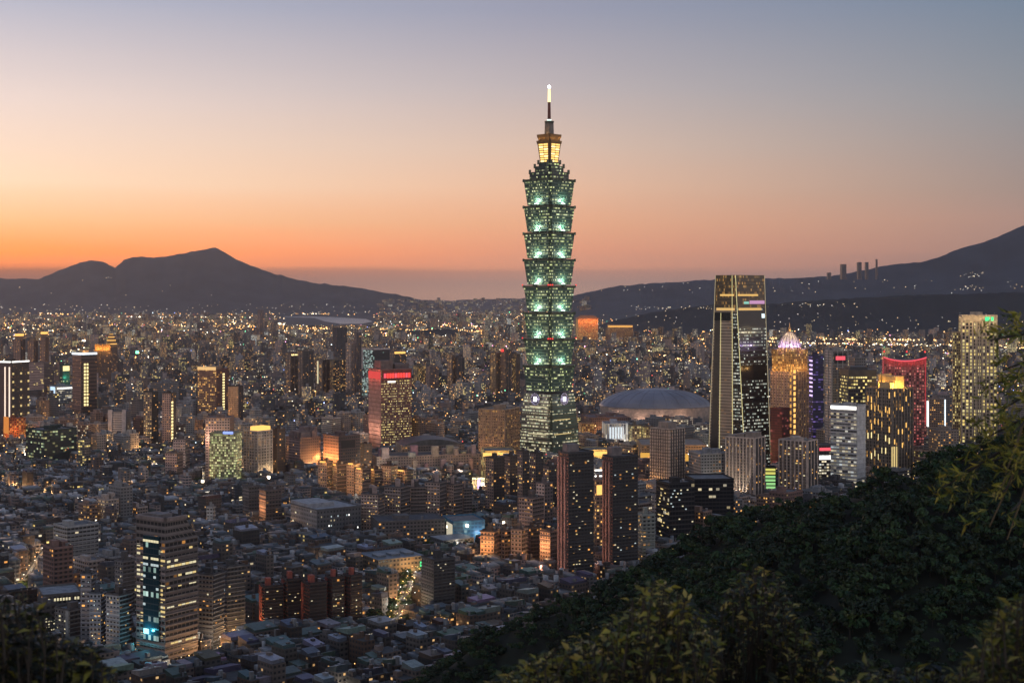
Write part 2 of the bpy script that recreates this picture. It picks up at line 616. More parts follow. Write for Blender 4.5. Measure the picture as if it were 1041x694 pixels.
def mountain(name, sil, D, foot, back, seed, mat=None):
    """a range of hills: its skyline goes through the given pixels, D metres away; it comes down to the plain at the distance foot"""
    sil = np.array(sil, float)
    px = np.arange(sil[0, 0], sil[-1, 0] + .1, 3.0)
    py = np.interp(px, sil[:, 0], sil[:, 1])
    py = py + (fbm(px * 40, px * 0 + seed, 260, 4, seed) - .5) * 2.2
    ts = np.concatenate([np.linspace(0, 1, 34), np.linspace(1.06, 1.6, 8)])
    rows = []
    for tt in ts:
        Yd = foot + (D - foot) * tt if tt <= 1 else D + (back - D) * (tt - 1) / .6
        zc = H - (py - HY) * D / F
        X = (px - CX) * Yd / F
        if tt <= 1:
            prof = tt ** 1.5 * .45 + .55 * tt ** 2.6
        else:
            prof = 1 - ((tt - 1) / .6) ** 1.4
        nz = (np.abs(fbm(X * 1.0, X * 0 + Yd * .55, 1500, 5, seed) - .5) * 2)
        zz = zc * prof * (1 - .42 * nz * math.sin(math.pi * min(1, tt)) ** .7) if tt <= 1 else zc * prof
        rows.append(np.stack([X, np.full_like(X, Yd), np.maximum(zz, -5) - (4 if tt == 0 else 0)], -1))
    V = np.stack(rows)
    return tag(grid_mesh(name, V.reshape(-1, 3), len(px), len(ts), mat or M_MTN), kind='structure')


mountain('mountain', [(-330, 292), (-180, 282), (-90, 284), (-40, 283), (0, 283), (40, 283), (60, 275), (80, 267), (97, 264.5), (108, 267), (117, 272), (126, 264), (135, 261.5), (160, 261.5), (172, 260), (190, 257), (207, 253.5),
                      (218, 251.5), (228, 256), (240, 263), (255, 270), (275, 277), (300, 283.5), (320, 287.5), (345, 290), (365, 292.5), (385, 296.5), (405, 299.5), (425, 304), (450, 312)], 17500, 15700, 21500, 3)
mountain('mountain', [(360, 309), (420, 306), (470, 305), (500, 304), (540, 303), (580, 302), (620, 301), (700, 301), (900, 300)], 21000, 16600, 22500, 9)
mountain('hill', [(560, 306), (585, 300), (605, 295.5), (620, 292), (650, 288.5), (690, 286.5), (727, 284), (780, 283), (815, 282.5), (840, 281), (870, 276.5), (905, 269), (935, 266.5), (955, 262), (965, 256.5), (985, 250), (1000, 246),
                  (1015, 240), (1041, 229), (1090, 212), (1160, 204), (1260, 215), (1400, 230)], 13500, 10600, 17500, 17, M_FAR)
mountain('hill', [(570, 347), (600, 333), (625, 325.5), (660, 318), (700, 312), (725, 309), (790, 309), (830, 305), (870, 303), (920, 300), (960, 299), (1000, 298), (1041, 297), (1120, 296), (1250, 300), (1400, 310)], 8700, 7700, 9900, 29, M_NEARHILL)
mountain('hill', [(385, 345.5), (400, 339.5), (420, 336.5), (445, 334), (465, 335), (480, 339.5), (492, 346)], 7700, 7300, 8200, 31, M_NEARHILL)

m, t, out = newmat('river_water')
b = t.n('ShaderNodeBsdfPrincipled')
b.inputs['Base Color'].default_value = (.20, .185, .185, 1)  # pale base colour stands in for the sky reflected on the water
b.inputs['Roughness'].default_value = .3
bp = t.n('ShaderNodeBump')
nz = t.n('ShaderNodeTexNoise')
t.put(nz.inputs['Vector'], t.n('ShaderNodeTexCoord').outputs['Object'])
nz.inputs['Scale'].default_value = .05
t.put(bp.inputs['Height'], nz.outputs[0])
bp.inputs['Strength'].default_value = .15
t.put(b.inputs['Normal'], bp.outputs[0])
t.put(out.inputs[0], b.outputs[0])
rv = MB()
RIVER = [(288, 322.2), (320, 323.2), (330, 326.6), (346, 329.2), (368, 329.0), (379, 326.8), (372, 324.2), (332, 321.9), (288, 321.2)]
rv.face([(P(a, c, YG(c)).x, YG(c), .4) for a, c in RIVER], m)
tag(rv.build('river'), kind='structure')

m, t, out = newmat('haze_air')
vo = t.n('ShaderNodeVolumePrincipled')
vo.inputs['Color'].default_value = (.84, .85, .95, 1)
vo.inputs['Density'].default_value = HAZE
vo.inputs['Anisotropy'].default_value = .62
t.put(out.inputs[1], vo.outputs[0])
hz = MB()
hz.box((-15000, -1800, -8), (30000, 0, 0), (0, 25500, 0), (0, 0, 870), m)
tag(hz.build('haze'), kind='stuff')

# ------------------------------------------------------------------ towers that the photograph shows one by one
HEROES = []      # footprints and visible rectangles, so that the rest of the city keeps clear of them


def tower(name, label, cat, xl, xr, yt, yb, c=.4, ratio=1.0, mat=None, tint=(.3, .3, .3), lit=.2, tl=None, ll=None, cw=3.4, fh=3.4, group=None, vis=None, hut=1, roof=None, rtint=(.16, .16, .17),
          parapet=True, part='wall', z0=0.0, Y=None, ribs=0, ribt=None, slabs=0, slabt=None, top=None, ribw=.9, guard=True):
    Y = Y or YG(yb)
    kl, kr = (xl - CX) / F, (xr - CX) / F
    c = min(.97, max(.03, c))
    xc = xl + c * (xr - xl)
    kc = (xc - CX) / F
    th = math.atan(c / (1 - c) * ratio) - math.atan(kc)
    co, si = math.cos(th), math.sin(th)
    N = Vector((kc * Y, Y, 0))
    A = (kr * Y - N.x) / (co - kr * si)
    B = (N.x - kl * Y) / (si + kl * co)
    e1, e2 = Vector((co, si, 0)), Vector((-si, co, 0))
    zt = ZP(yt, Y)
    cen = N + e1 * A / 2 + e2 * B / 2 + Vector((0, 0, z0))
    root = thing(name, label, cat, cen, group)
    T = dict(root=root, N=N, e1=e1, e2=e2, A=A, B=B, n1=-e2, n2=-e1, z0=z0, z1=zt, Y=Y, xl=xl, xr=xr, xc=xc, seed=rnd.random(), rtint=rtint)
    mat = mat or M_APT
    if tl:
        tl = tuple(min(.70, v * k_) for v, k_ in zip(tl, (1.62, 1.55, 1.52)))  # left walls painted paler and pinker, in place of stronger facade light
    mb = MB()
    p = [N, N + e1 * A, N + e1 * A + e2 * B, N + e2 * B]
    q = p if not top else [N + e1 * A * top[0] + e2 * B * top[1], N + e1 * A * (1 - top[0]) + e2 * B * top[1], N + e1 * A * (1 - top[0]) + e2 * B * (1 - top[1]), N + e1 * A * top[0] + e2 * B * (1 - top[1])]
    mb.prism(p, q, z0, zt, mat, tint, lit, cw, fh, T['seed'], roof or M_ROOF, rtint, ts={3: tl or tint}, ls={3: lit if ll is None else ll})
    rt = ribt or tint
    if ribs:
        nr, nl = ribs if isinstance(ribs, tuple) else (ribs, ribs)
        for face, n, L in (('R', nr, A), ('L', nl, B)):
            for k in range(n):
                s = (k + .0) / (n - 1) if n > 1 else .5
                bar(mb, T, face, s, z0, zt, ribw, .7, M_ROOF, rt if face == 'R' or not tl else (tl if not ribt else rt))
    if slabs:
        for k in range(1, slabs + 1):
            zz = z0 + (zt - z0) * k / slabs
            for o, e, L, nn in ((N, e1, A, T['n1']), (N, e2, B, T['n2'])):
                mb.box(o + nn * .003 + Vector((0, 0, zz - .35)) - e * .3, e * (L + .3), nn * .9, (0, 0, .7), M_ROOF, slabt or tint)
    mb.build(part, root)
    if parapet:
        mb = MB()
        for o, e, L, nn in ((N, e1, A, T['n1']), (N, e2, B, T['n2']), (N + e2 * B, e1, A, e2), (N + e1 * A, e2, B, e1)):
            mb.box(o - e * .25 + nn * .25 + Vector((0, 0, zt + .004)), e * (L + .5), nn * -.5, (0, 0, 1.3), M_ROOF, rt)
        if not top:
            mb.build('parapet', root)
    for k in range(hut):
        ss, tt = (.28, .3) if k == 0 else (.62, .55)
        w, dd, hh = A * rnd.uniform(.2, .34), B * rnd.uniform(.22, .38), rnd.uniform(3.2, 6.5)
        mb = MB()
        mb.box(N + e1 * A * ss + e2 * B * tt + Vector((0, 0, zt + .002)), e1 * w, e2 * dd, (0, 0, hh), M_ROOF, tuple(v * .9 for v in rt[:3]))
        mb.build('roof_hut', root)
    if hut:
        mb = MB()
        o = N + e1 * A * .7 + e2 * B * .3
        mb.tube(o + Vector((0, 0, zt)), o + Vector((0, 0, zt + 2.8)), 1.3, 1.3, M_TANK, 8)
        mb.build('water_tank', root)
    if guard:
        HEROES.append(dict(c=Vector((cen.x, cen.y, 0)), e1=e1, e2=e2, a=A / 2, b=B / 2, xl=xl, xr=xr, yt=yt, yv=vis or yb - 3, Y=Y))
    return T


def fp(T, face, s, z, out=0.0):
    if face == 'R':
        q = T['N'] + T['e1'] * T['A'] * s + T['n1'] * out
    else:
        q = T['N'] + T['e2'] * T['B'] * s + T['n2'] * out
    return Vector((q.x, q.y, z))


def bar(mb, T, face, s, z0, z1, w, d, mat, tint=(.3, .3, .3)):
    e = T['e1'] if face == 'R' else T['e2']
    L = T['A'] if face == 'R' else T['B']
    n = T['n1'] if face == 'R' else T['n2']
    o = fp(T, face, s, z0, .004) - e * w * (s if L > 3 * w else .5)
    mb.box(o, e * w, n * d, (0, 0, z1 - z0 + .006), mat, tint)


def panel(T, face, x0, x1, y0, y1, mat, name, out=.25, parent=None, tint=(.3, .3, .3), lift=.0):
    """a thin box on a wall, given by the rectangle that the photograph shows"""
    xc = T['xc']
    if face == 'R':
        s0, s1 = (x0 - xc) / (T['xr'] - xc), (x1 - xc) / (T['xr'] - xc)
    else:
        s0, s1 = (xc - x1) / (xc - T['xl']), (xc - x0) / (xc - T['xl'])
    e, L, n = (T['e1'], T['A'], T['n1']) if face == 'R' else (T['e2'], T['B'], T['n2'])
    za, zb = ZP(y1, T['Y']), ZP(y0, T['Y'])
    mb = MB()
    mb.box(fp(T, face, s0, za, .006 + lift), e * (s1 - s0) * L, n * out, (0, 0, zb - za), mat, tint)
    return mb.build(name, parent or T['root'], T['root'].location)


def roofbox(T, s0, s1, t0, t1, h, mat, name, tint=(.2, .2, .2), dz=0.0, facade_lit=None, parent=None):
    mb = MB()
    N, e1, e2, A, B = T['N'], T['e1'], T['e2'], T['A'], T['B']
    z = T['z1'] + dz
    p = [N + e1 * A * s0 + e2 * B * t0, N + e1 * A * s1 + e2 * B * t0, N + e1 * A * s1 + e2 * B * t1, N + e1 * A * s0 + e2 * B * t1]
    if facade_lit is None:
        mb.box(p[0] + Vector((0, 0, z + .003)), p[1] - p[0], p[3] - p[0], (0, 0, h), mat, tint)
    else:
        mb.prism(p, p, z, z + h, mat, tint, facade_lit, rtint=T['rtint'])
    return mb.build(name, parent or T['root'], T['root'].location)


UNIT = {}


def unit_box(mat):
    if mat.name not in UNIT:
        mb = MB()
        mb.box((-.5, -.5, -.5), (1, 0, 0), (0, 1, 0), (0, 0, 1), mat)
        o = mb.build('window')
        UNIT[mat.name] = o.data
        bpy.data.objects.remove(o)
    return UNIT[mat.name]


def windows(T, face, nc, nr, prob, mats, y0, y1, s0=.05, s1=.95, ww=.5, wh=.36, rows=None, cap=70, runs=1):
    """lit windows, each an object of its own on its wall"""
    e, L, n = (T['e1'], T['A'], T['n1']) if face == 'R' else (T['e2'], T['B'], T['n2'])
    za, zb = ZP(y1, T['Y']), ZP(y0, T['Y'])
    ang = math.atan2(e.y, e.x)
    k = 0
    cells = [(r, c) for r in range(nr) for c in range(0, nc)]
    rnd.shuffle(cells)
    for r, c in cells:
        if k >= cap:
            break
        pr = prob if rows is None else rows.get(r, prob)
        if rnd.random() > pr:
            continue
        s = s0 + (s1 - s0) * (c + .5) / nc
        z = za + (zb - za) * (r + .5) / nr
        w = (s1 - s0) * L / nc * ww
        o = bpy.data.objects.new('window', unit_box(rnd.choice(mats)))
        COL.objects.link(o)
        o.parent = T['root']
        o.location = fp(T, face, s, z, .03) - T['root'].location
        o.rotation_euler = (0, 0, ang)
        o.scale = (w, .35, (zb - za) / nr * wh)
        k += 1
# ------------------------------------------------------------------ the tall pagoda-like skyscraper
def notched(a, n):
    return [(a, -(a - n)), (a, a - n), (a - n, a - n), (a - n, a), (-(a - n), a), (-(a - n), a - n), (-a, a - n), (-a, -(a - n)), (-(a - n), -(a - n)), (-(a - n), -a), (a - n, -a), (a - n, -(a - n))]


def supertall():
    Y = 1930.0
    cx = (558.3 - CX) * Y / F
    root = thing('skyscraper', 'very tall green glass skyscraper of eight flared stacked segments under a lit spire', 'skyscraper', (cx, Y, 0))
    an = R(45 + 1.0)
    ca, sa = math.cos(an), math.sin(an)

    def rot(poly):
        return [(cx + x * ca - y * sa, Y + x * sa + y * ca) for x, y in poly]

    def zz(y):
        return ZP(y, Y)
    mat = facade('skyscraper_glass', .9, .42, [(0, (.70, .85, .30)), (.35, (.95, .95, .50)), (.65, (.80, 1.0, .60)), (.88, (1.0, .85, .45)), (1, (.85, 1.0, .9))], 1.25, glass=(.03, .07, .055), run=.5, rough=.5, grough=.3, soft=2.2)
    g = (.085, .15, .12)
    metal = plain('bronze_green_metal', (.10, .12, .09), .45, .4)
    red = plain('dark_red_metal', (.16, .05, .035), .5, .3)
    # outline walls 6..9 look to the left, 9..11 and 0 to the right; after the turn, wall 8-9 is the near notch
    mb = MB()
    zb = zz(399)
    matb = facade('skyscraper_base_glass', 1.1, .46, [(0, (.95, .90, .5)), (.4, (1.0, .88, .6)), (.7, (.85, 1.0, .7)), (1, (1.0, .8, .45))], .8, glass=(.09, .11, .08), run=.6, rough=.5, grough=.3, soft=1.3)
    b0, b1 = rot(notched(32.6, 4.6)), rot(notched(26.0, 3.7))
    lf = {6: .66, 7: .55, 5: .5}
    tf = {6: (.44, .38, .27), 7: (.34, .3, .21), 8: (.05, .07, .05)}  # left walls painted paler as if reflecting the sunset sky; near notch darker
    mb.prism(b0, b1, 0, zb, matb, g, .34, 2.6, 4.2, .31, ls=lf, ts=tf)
    base = mb.build('base', root)
    # bright belts of the lower part
    for k, (f, w) in enumerate(((.33, 1.4), (.52, 1.4), (.12, 1.2), (.72, 1.0))):
        aa, nn = 32.6 + (26.0 - 32.6) * f, 4.6 + (3.7 - 4.6) * f
        mb = MB()
        mb.prism(rot(notched(aa + .5, nn)), rot(notched(aa + .5, nn)), zb * f, zb * f + w, metal, g, roof=metal, base=True)
        mb.build('belt_course', base)
    d6 = (Vector((*b0[6], 0)) - Vector((*b0[7], 0))).normalized()
    # the long sides of the left and right walls
    cor = [Vector((*p, 0)) for p in rot(notched(29.0, 4.0))]
    sides = {'L': (cor[6], cor[7]), 'R': (cor[9], cor[10])}
    for f in (.22, .44, .63, .8):
        for sd, st_ in (('L', E_WIN2), ('R', E_WIN1)):
            if sd == 'R' and f not in (.44, .63):
                continue
            aa, nn = 32.6 + (26.0 - 32.6) * f, 4.6 + (3.7 - 4.6) * f
            q = [Vector((*p, 0)) for p in rot(notched(aa + .35, nn))]
            a_, b_ = (q[6], q[7]) if sd == 'L' else (q[9], q[10])
            mb = MB()
            ev = b_ - a_
            nv = Vector((ev.y, -ev.x, 0)).normalized()
            s0, s1 = (.30, .92) if sd == 'L' else (.06, .7)
            mb.box(a_ + ev * s0 + Vector((0, 0, zb * f + 2.2)), ev * (s1 - s0), nv * .3, (0, 0, .95), st_)
            mb.build('light_band', base)
    # eight segments, wider at the top
    step = 26.85
    for k in range(8):
        y0 = 183 + step * k
        z1, z0 = zz(y0), zz(y0 + step) + 1.2
        a0, a1 = (22.4, 26.2) if k < 7 else (23.2, 26.2)
        mb = MB()
        mb.prism(rot(notched(a0, 3.3)), rot(notched(a1, 3.9)), z0, z1 - 2.2, mat, g, (.38, .48, .5, .46, .44, .42, .36, .36)[k], 1.7, 4.1, .1 + .09 * k, nf=8, roof=metal, base=True, ts={6: (.12, .18, .14), 7: (.10, .15, .12)})  # left walls again a little paler, sunset light put into their tint
        seg = mb.build('tower_segment', root)
        mb = MB()
        mb.prism(rot(notched(a1 + .2, 3.9)), rot(notched(a1 + 1.0, 4.0)), z1 - 2.2, z1, metal, (.1, .12, .09), roof=metal, base=True)
        mb.build('ledge', seg)
        for i in (6, 9, 0, 3):
            q = [Vector((*p, 0)) for p in rot(notched(a1 + .9, 4.0))]
            a_, b_ = q[i], q[(i + 1) % 12]
            ev = (b_ - a_)
            nv = Vector((ev.y, -ev.x, 0)).normalized()
            un = ev.normalized()
            for s_, wd, hh, dp in ((.5, 5.5, 4.6, 1.5), (0.03, 2.2, 3.6, 1.4), (.97, 2.2, 3.6, 1.4)):
                mb = MB()
                mb.box(a_ + ev * s_ - un * wd / 2 + Vector((0, 0, z1 - 3.0)) - nv * .3, un * wd, nv * dp, (0, 0, hh), metal)
                mb.build('cloud_ornament', seg)
        if k < 8:
            # floodlights on the ledge at the foot of each segment
            for i in (6, 9):
                q = [Vector((*p, 0)) for p in rot(notched(a0, 3.3))]
                a_, b_ = q[i], q[(i + 1) % 12]
                ev = (b_ - a_)
                nv = Vector((ev.y, -ev.x, 0)).normalized()
                un = ev.normalized()
                c0 = a_ + ev * .5 + nv * 2.6 + Vector((0, 0, z0 + .4))
                if k < 7:
                    for q_ in (-2.8, 0, 2.8):
                        mb = MB()
                        mb.box(c0 + un * (q_ - .8) + Vector((0, 0, .2)), un * 1.6, nv * .8, (0, 0, 1.4 if q_ else 2.2), emis('floodlight_glow', (.78, 1.0, .84), 2.2))
                        mb.build('floodlight', seg)
                    o = lamp(c0 + nv * 2.2 + Vector((0, 0, 4.6)), 9500, (.74, 1.0, .80), root, .6)
            for i, s_ in ((6, .5), (9, .5)):
                pass
        if k in (4, 6):
            q = [Vector((*p, 0)) for p in rot(notched(a1 + 1.0, 4.0))]
            for i in (6, 7, 9, 10, 8):
                mb = MB()
                v = q[i] + (q[i] - Vector((cx, Y, 0))).normalized() * .6
                mb.box(v + Vector((-.9, -.9, z1 + .1)), (1.8, 0, 0), (0, 1.8, 0), (0, 0, 1.6), E_RED)
                mb.build('warning_light', seg)
    # coin medallions
    for i in (6, 9):
        q = [Vector((*p, 0)) for p in rot(notched(25.3, 3.6))]
        a_, b_ = q[i], q[(i + 1) % 12]
        ev = b_ - a_
        nv = Vector((ev.y, -ev.x, 0)).normalized()
        c0 = a_ + ev * .5 + Vector((0, 0, zz(404.5)))
        mb = MB()
        mb.tube(c0 - nv * 1.0, c0 + nv * 2.2, 8.2, 8.2, plain('coin_disc', (.13, .12, .13), .5, .3), 28)
        co_ = mb.build('medallion', root)
        mb = MB()
        un, up = ev.normalized(), Vector((0, 0, 1))
        for r0, r1 in ((6.6, 8.3), ):
            for s_ in range(28):
                w0, w1 = 2 * math.pi * s_ / 28, 2 * math.pi * (s_ + 1) / 28
                pt = lambda r, w, o: c0 + nv * o + un * math.cos(w) * r + up * math.sin(w) * r
                mb.face([pt(r0, w0, 2.9), pt(r0, w1, 2.9), pt(r1, w1, 2.9), pt(r1, w0, 2.9)], plain('coin_rim', (.32, .30, .36), .5, .2))
                mb.face([pt(r1, w0, 2.9), pt(r1, w1, 2.9), pt(r1, w1, 2.0), pt(r1, w0, 2.0)], plain('coin_rim', (.32, .30, .36), .5, .2))
                mb.face([pt(r0, w0, 2.9), pt(r0, w0, 2.0), pt(r0, w1, 2.0), pt(r0, w1, 2.9)], plain('coin_rim', (.32, .30, .36), .5, .2))
        mb.build('rim', co_)
        mb = MB()
        mb.box(c0 - un * 2.6 - up * 3.2 + nv * 2.0, un * 5.2, nv * 1.3, up * 6.4, emis('coin_light', (.82, .78, 1.0), 2.4))
        mb.build('square_light', co_)
        lamp(c0 + nv * 7, 2600, (.8, .75, 1.0), root, .6)
    # the stepped top, the lantern, the mast
    prev = zz(183)
    for y1, a, n in ((175.5, 20.5, 3.5), (169.5, 15.0, 2.6), (165.5, 11.0, 2.0)):
        mb = MB()
        z1 = zz(y1)
        mb.prism(rot(notched(a, n)), rot(notched(a, n)), prev + .01, z1, mat, (.05, .06, .05), .34, 2.4, 4, roof=metal)
        tr = mb.build('crown_tier', root)
        for i in (6, 9, 0, 3):
            q = [Vector((*p, 0)) for p in rot(notched(a + 1.2, n))]
            for s_ in (.08, .92):
                mb = MB()
                v = q[i].lerp(q[(i + 1) % 12], s_)
                mb.box(v + Vector((-1.5, -1.5, z1 - 2)), (3, 0, 0), (0, 3, 0), (0, 0, 5.2), metal)
                mb.build('corner_block', tr)
        prev = z1
    mb = MB()
    z0, z1 = prev + .01, zz(146.5)
    lp0, lp1 = rot(notched(9.3, 1.2)), rot(notched(12.0, 1.6))
    mb.prism(lp0, lp1, z0, z1, plain('lantern_frame', (.20, .10, .04), .6), roof=metal, base=True)
    ln = mb.build('lantern', root)
    for i in (6, 9):
        a0, b0_, a1_, b1_ = [Vector((*p, 0)) for p in (lp0[i], lp0[(i + 1) % 12], lp1[i], lp1[(i + 1) % 12])]
        nv = Vector(((b0_ - a0).y, -(b0_ - a0).x, 0)).normalized() * .35
        for r_ in range(8):
            f0, f1 = (r_ + .16) / 8, (r_ + .84) / 8
            for s0, s1 in ((.10, .47), (.53, .90)):
                mb = MB()
                pts = []
                for f, s_ in ((f0, s0), (f0, s1), (f1, s1), (f1, s0)):
                    lo, hi = a0.lerp(b0_, s_), a1_.lerp(b1_, s_)
                    pts.append(lo.lerp(hi, f) + nv + Vector((0, 0, z0 + (z1 - z0) * f)))
                back_ = [p - nv * .9 for p in pts]
                em = emis('lantern_light', (1.0, .60, .17), 1.7) if (r_ + int(s0 > .3)) % 3 else emis('lantern_light_bright', (1.0, .72, .30), 2.3)
                mb.face(pts, em)
                for w in range(4):
                    mb.face([pts[w], back_[w], back_[(w + 1) % 4], pts[(w + 1) % 4]], em)
                mb.build('light_panel', ln)
    prev = z1
    for y1, a, n, gl in ((143.5, 13.2, 1.8, 0), (140.5, 11.6, 1.6, 1), (137.2, 12.8, 1.8, 0)):
        mb = MB()
        mb.prism(rot(notched(a - .6, n)), rot(notched(a, n)), prev + .01, zz(y1), plain('crown_ring', (.22, .13, .05), .5, .3), roof=metal, base=True)
        mb.build('crown_ring', root)
        prev = zz(y1)
    for i in (6, 9):
        q = [Vector((*p, 0)) for p in rot(notched(13.0, 1.6))]
        for s_ in (.15, .5, .85):
            v = q[i].lerp(q[(i + 1) % 12], s_)
            lamp(v + (v - Vector((cx, Y, 0))).normalized() * 1.6 + Vector((0, 0, zz(141.5))), 420, (1.0, .55, .16), root, .4)
    mb = MB()
    mb.prism(rot(notched(4.9, .8)), rot(notched(4.6, .8)), prev + .01, zz(125.4), plain('pinnacle_wall', (.20, .17, .14), .6), roof=metal)
    mb.build('pinnacle', root)
    lamp((cx - 7.5, Y - 9, prev + 3), 1500, (1.0, .55, .2), root, .5)
    mb = MB()
    mb.tube((cx, Y, zz(125.4) + .01), (cx, Y, zz(123.4)), 6.0, 6.6, metal, 16)
    mb.build('gallery', root)
    mb = MB()
    mb.tube((cx, Y, zz(123.4)), (cx, Y, zz(104)), 2.4, 1.9, red, 12)
    mb.build('mast', root)
    mb = MB()
    mb.tube((cx, Y, zz(104)), (cx, Y, zz(91)), 2.0, 1.7, emis('mast_light', (1.0, .76, .34), 2.2), 12)
    mb.build('lit_mast', root)
    mb = MB()
    mb.lathe((cx, Y, zz(88.5)), [(.4, -2.4), (1.7, -1.4), (2.2, 0), (1.7, 1.4), (.4, 2.4)], emis('beacon_light', (1, 1, .97), 6), 14)
    mb.build('beacon', root)
    mb = MB()
    mb.lathe((cx, Y, zz(122.3)), [(2.5, -1.0), (3.3, 0), (2.5, 1.0)], emis('mast_foot_light', (.8, 1.0, .9), 1.6), 12)
    mb.build('mast_light', root)
    HEROES.append(dict(c=Vector((cx, Y, 0)), e1=Vector((ca, sa, 0)), e2=Vector((-sa, ca, 0)), a=34, b=34, xl=525, xr=591, yt=90, yv=464, Y=Y - 40))


supertall()


# ------------------------------------------------------------------ the tapered tower with slanting light lines
def edge_bar(mb, a, b, w, mat):
    a, b = Vector(a), Vector(b)
    mb.tube(a, b, w, w, mat, 4)


def tapered():
    Y = 1905.0
    fL, fR = 34.0, 26.0
    bt = [P(757.5, 478, Y), P(783.5, 478, Y + fR), None, P(720, 478, Y + fL)]
    zt = ZP(279.5, Y)
    tp = [P(747.5, 279.5, Y), P(777, 279.5, Y + fR * 1.15), None, P(727.5, 279.5, Y + fL * .52)]
    bt[2] = bt[1] + bt[3] - bt[0]
    tp[2] = tp[1] + tp[3] - tp[0]
    cen = sum(bt, Vector()) / 4
    root = thing('skyscraper', 'dark tapered glass skyscraper with pale yellow slanting light lines and a brown glass crown', 'skyscraper', (cen.x, cen.y, 0))
    m = facade('tapered_glass', .80, .42, [(0, (.85, 1.0, .85)), (.5, (1.0, .96, .8)), (1, (1, .85, .55))], .85, glass=(.012, .014, .016), run=.55, rough=.35, grough=.18)
    zc = ZP(313, Y)
    f = zc / zt
    md = [bt[i].lerp(tp[i], f) for i in range(4)]
    mb = MB()
    mb.prism(bt, md, 0, zc, m, (.03, .03, .032), .44, 2.3, 4.4, .77, roof=False, skip=(3,))
    ml = facade('louvre_wall', 1.1, .22, WARM, .5, glass=(.07, .05, .04), rough=.6)
    mb.face([bt[3].xy.to_3d(), bt[0].xy.to_3d(), (*md[0][:2], zc), (*md[3][:2], zc)], ml, (.40, .32, .26, .05), .4, [(0, 0), (16, 0), (16, 52), (0, 52)])
    wl = mb.build('wall', root)
    mc = facade('crown_glass', .88, .75, GOLD, .35, glass=(.10, .075, .045), run=.3, grough=.25)
    mb = MB()
    mb.prism(md, tp, zc + .01, zt, mc, (.12, .09, .06), .35, 2.2, 4.4, .2, rtint=(.05, .05, .05))
    cr = mb.build('crown', root)
    # dark band under the crown, on the right wall, and a wedge between the two lines on the left
    up = Vector((0, 0, 1))

    def on(face, s, y, out=.3):
        z = ZP(y, Y)
        ff = z / zt
        q = [bt[i].lerp(tp[i], ff) for i in range(4)]
        a, b = (q[0], q[1]) if face == 'R' else (q[0], q[3])
        v = a.lerp(b, s)
        d = (b - a)
        n = Vector((d.y, -d.x, 0)).normalized() * (1 if face == 'R' else -1)
        return Vector((v.x, v.y, z)) + n * out
    dk = plain('dark_glass_band', (.012, .013, .015), .2)

    def patch(face, s0, s1, y0, y1, mat, name, par, out=.3):
        mb = MB()
        o_ = [on(face, s, y, out) for s, y in ((s0, y1), (s1, y1), (s1, y0), (s0, y0))]
        i_ = [on(face, s, y, .01) for s, y in ((s0, y1), (s1, y1), (s1, y0), (s0, y0))]
        if face == 'L':
            o_, i_ = o_[::-1], i_[::-1]
        mb.face(o_, mat)
        for k in range(4):
            mb.face([o_[k], i_[k], i_[(k + 1) % 4], o_[(k + 1) % 4]], mat)
        return mb.build(name, par)
    patch('R', .02, .98, 316.5, 332, dk, 'glass_band', wl)
    patch('R', .02, .9, 371, 386, dk, 'glass_band', wl)
    patch('R', .02, .98, 405, 409, dk, 'glass_band', wl)
    
    patch('L', .30, .98, 318, 326, dk, 'glass_band', wl)
    mb = MB()
    for k in range(12):
        ya, yb_ = 318 + 160 * k / 12, 318 + 160 * (k + 1) / 12
        sa, sb = .155 + .18 * (ya - 280) / 198, .155 + .18 * (yb_ - 280) / 198
        mb.face([on('L', sb, yb_, .25), on('L', .01, yb_, .25), on('L', .01, ya, .25), on('L', sa, ya, .25)], m, (.03, .03, .03, .55), .13 * (k % 7) + .05, [(0, 0), (5, 0), (5, 4), (0, 4)])
    mb.build('glass_wedge', wl)
    patch('L', .74, .95, 326, 470, plain('side_bay', (.07, .058, .05), .4), 'side_bay', wl, .2)
    for a, b, y0, y1, mm in (('R', (.05, .75), 299, 300.8, emis('crown_line', (1, .60, .18), .9)), ('L', (.1, .75), 299, 300.8, emis('crown_line', (1, .60, .18), .9)), ('R', (.05, .85), 313, 315.5, emis('crown_line2', (1, .62, .22), .8)),
                             ('L', (.1, .9), 313, 315.5, emis('crown_line2', (1, .62, .22), .8)), ('R', (.45, .97), 305.5, 309, emis('screen_pink', (.85, .45, .75), .7)), ('R', (.25, .42), 306.5, 309, emis('screen_teal', (.4, .9, .75), .7)),
                             ('R', (.85, .96), 319, 323.5, emis('lit_logo', (.8, .95, 1), 1.3))):
        patch(a, b[0], b[1], y0, y1, mm, 'light_band' if 'line' in mm.name else 'screen', cr, .4)
    ly = emis('edge_light', (1.0, .88, .42), .95)
    for a, b, w, c in ((on('L', 1, 279.5), on('L', 1, 476), .45, emis('edge_light_dim', (1.0, .82, .5), .45)), (on('L', .70, 318, .5), on('L', .70, 476, .5), .36, ly), (on('L', .155, 279.8, .5), on('L', .334, 476, .5), .36, ly), (on('R', 0, 279.6), on('R', 0, 476), .42, ly),
                       (on('R', 1, 279.5), on('R', 1, 476), .45, emis('edge_light_dim', (1.0, .82, .5), .45))):
        mb = MB()
        edge_bar(mb, a, b, w, c)
        mb.build('light_line', root)
    HEROES.append(dict(c=Vector((cen.x, cen.y, 0)), e1=Vector((1, 0, 0)), e2=Vector((0, 1, 0)), a=45, b=40, xl=718, xr=784, yt=279, yv=475, Y=Y - 5))


tapered()


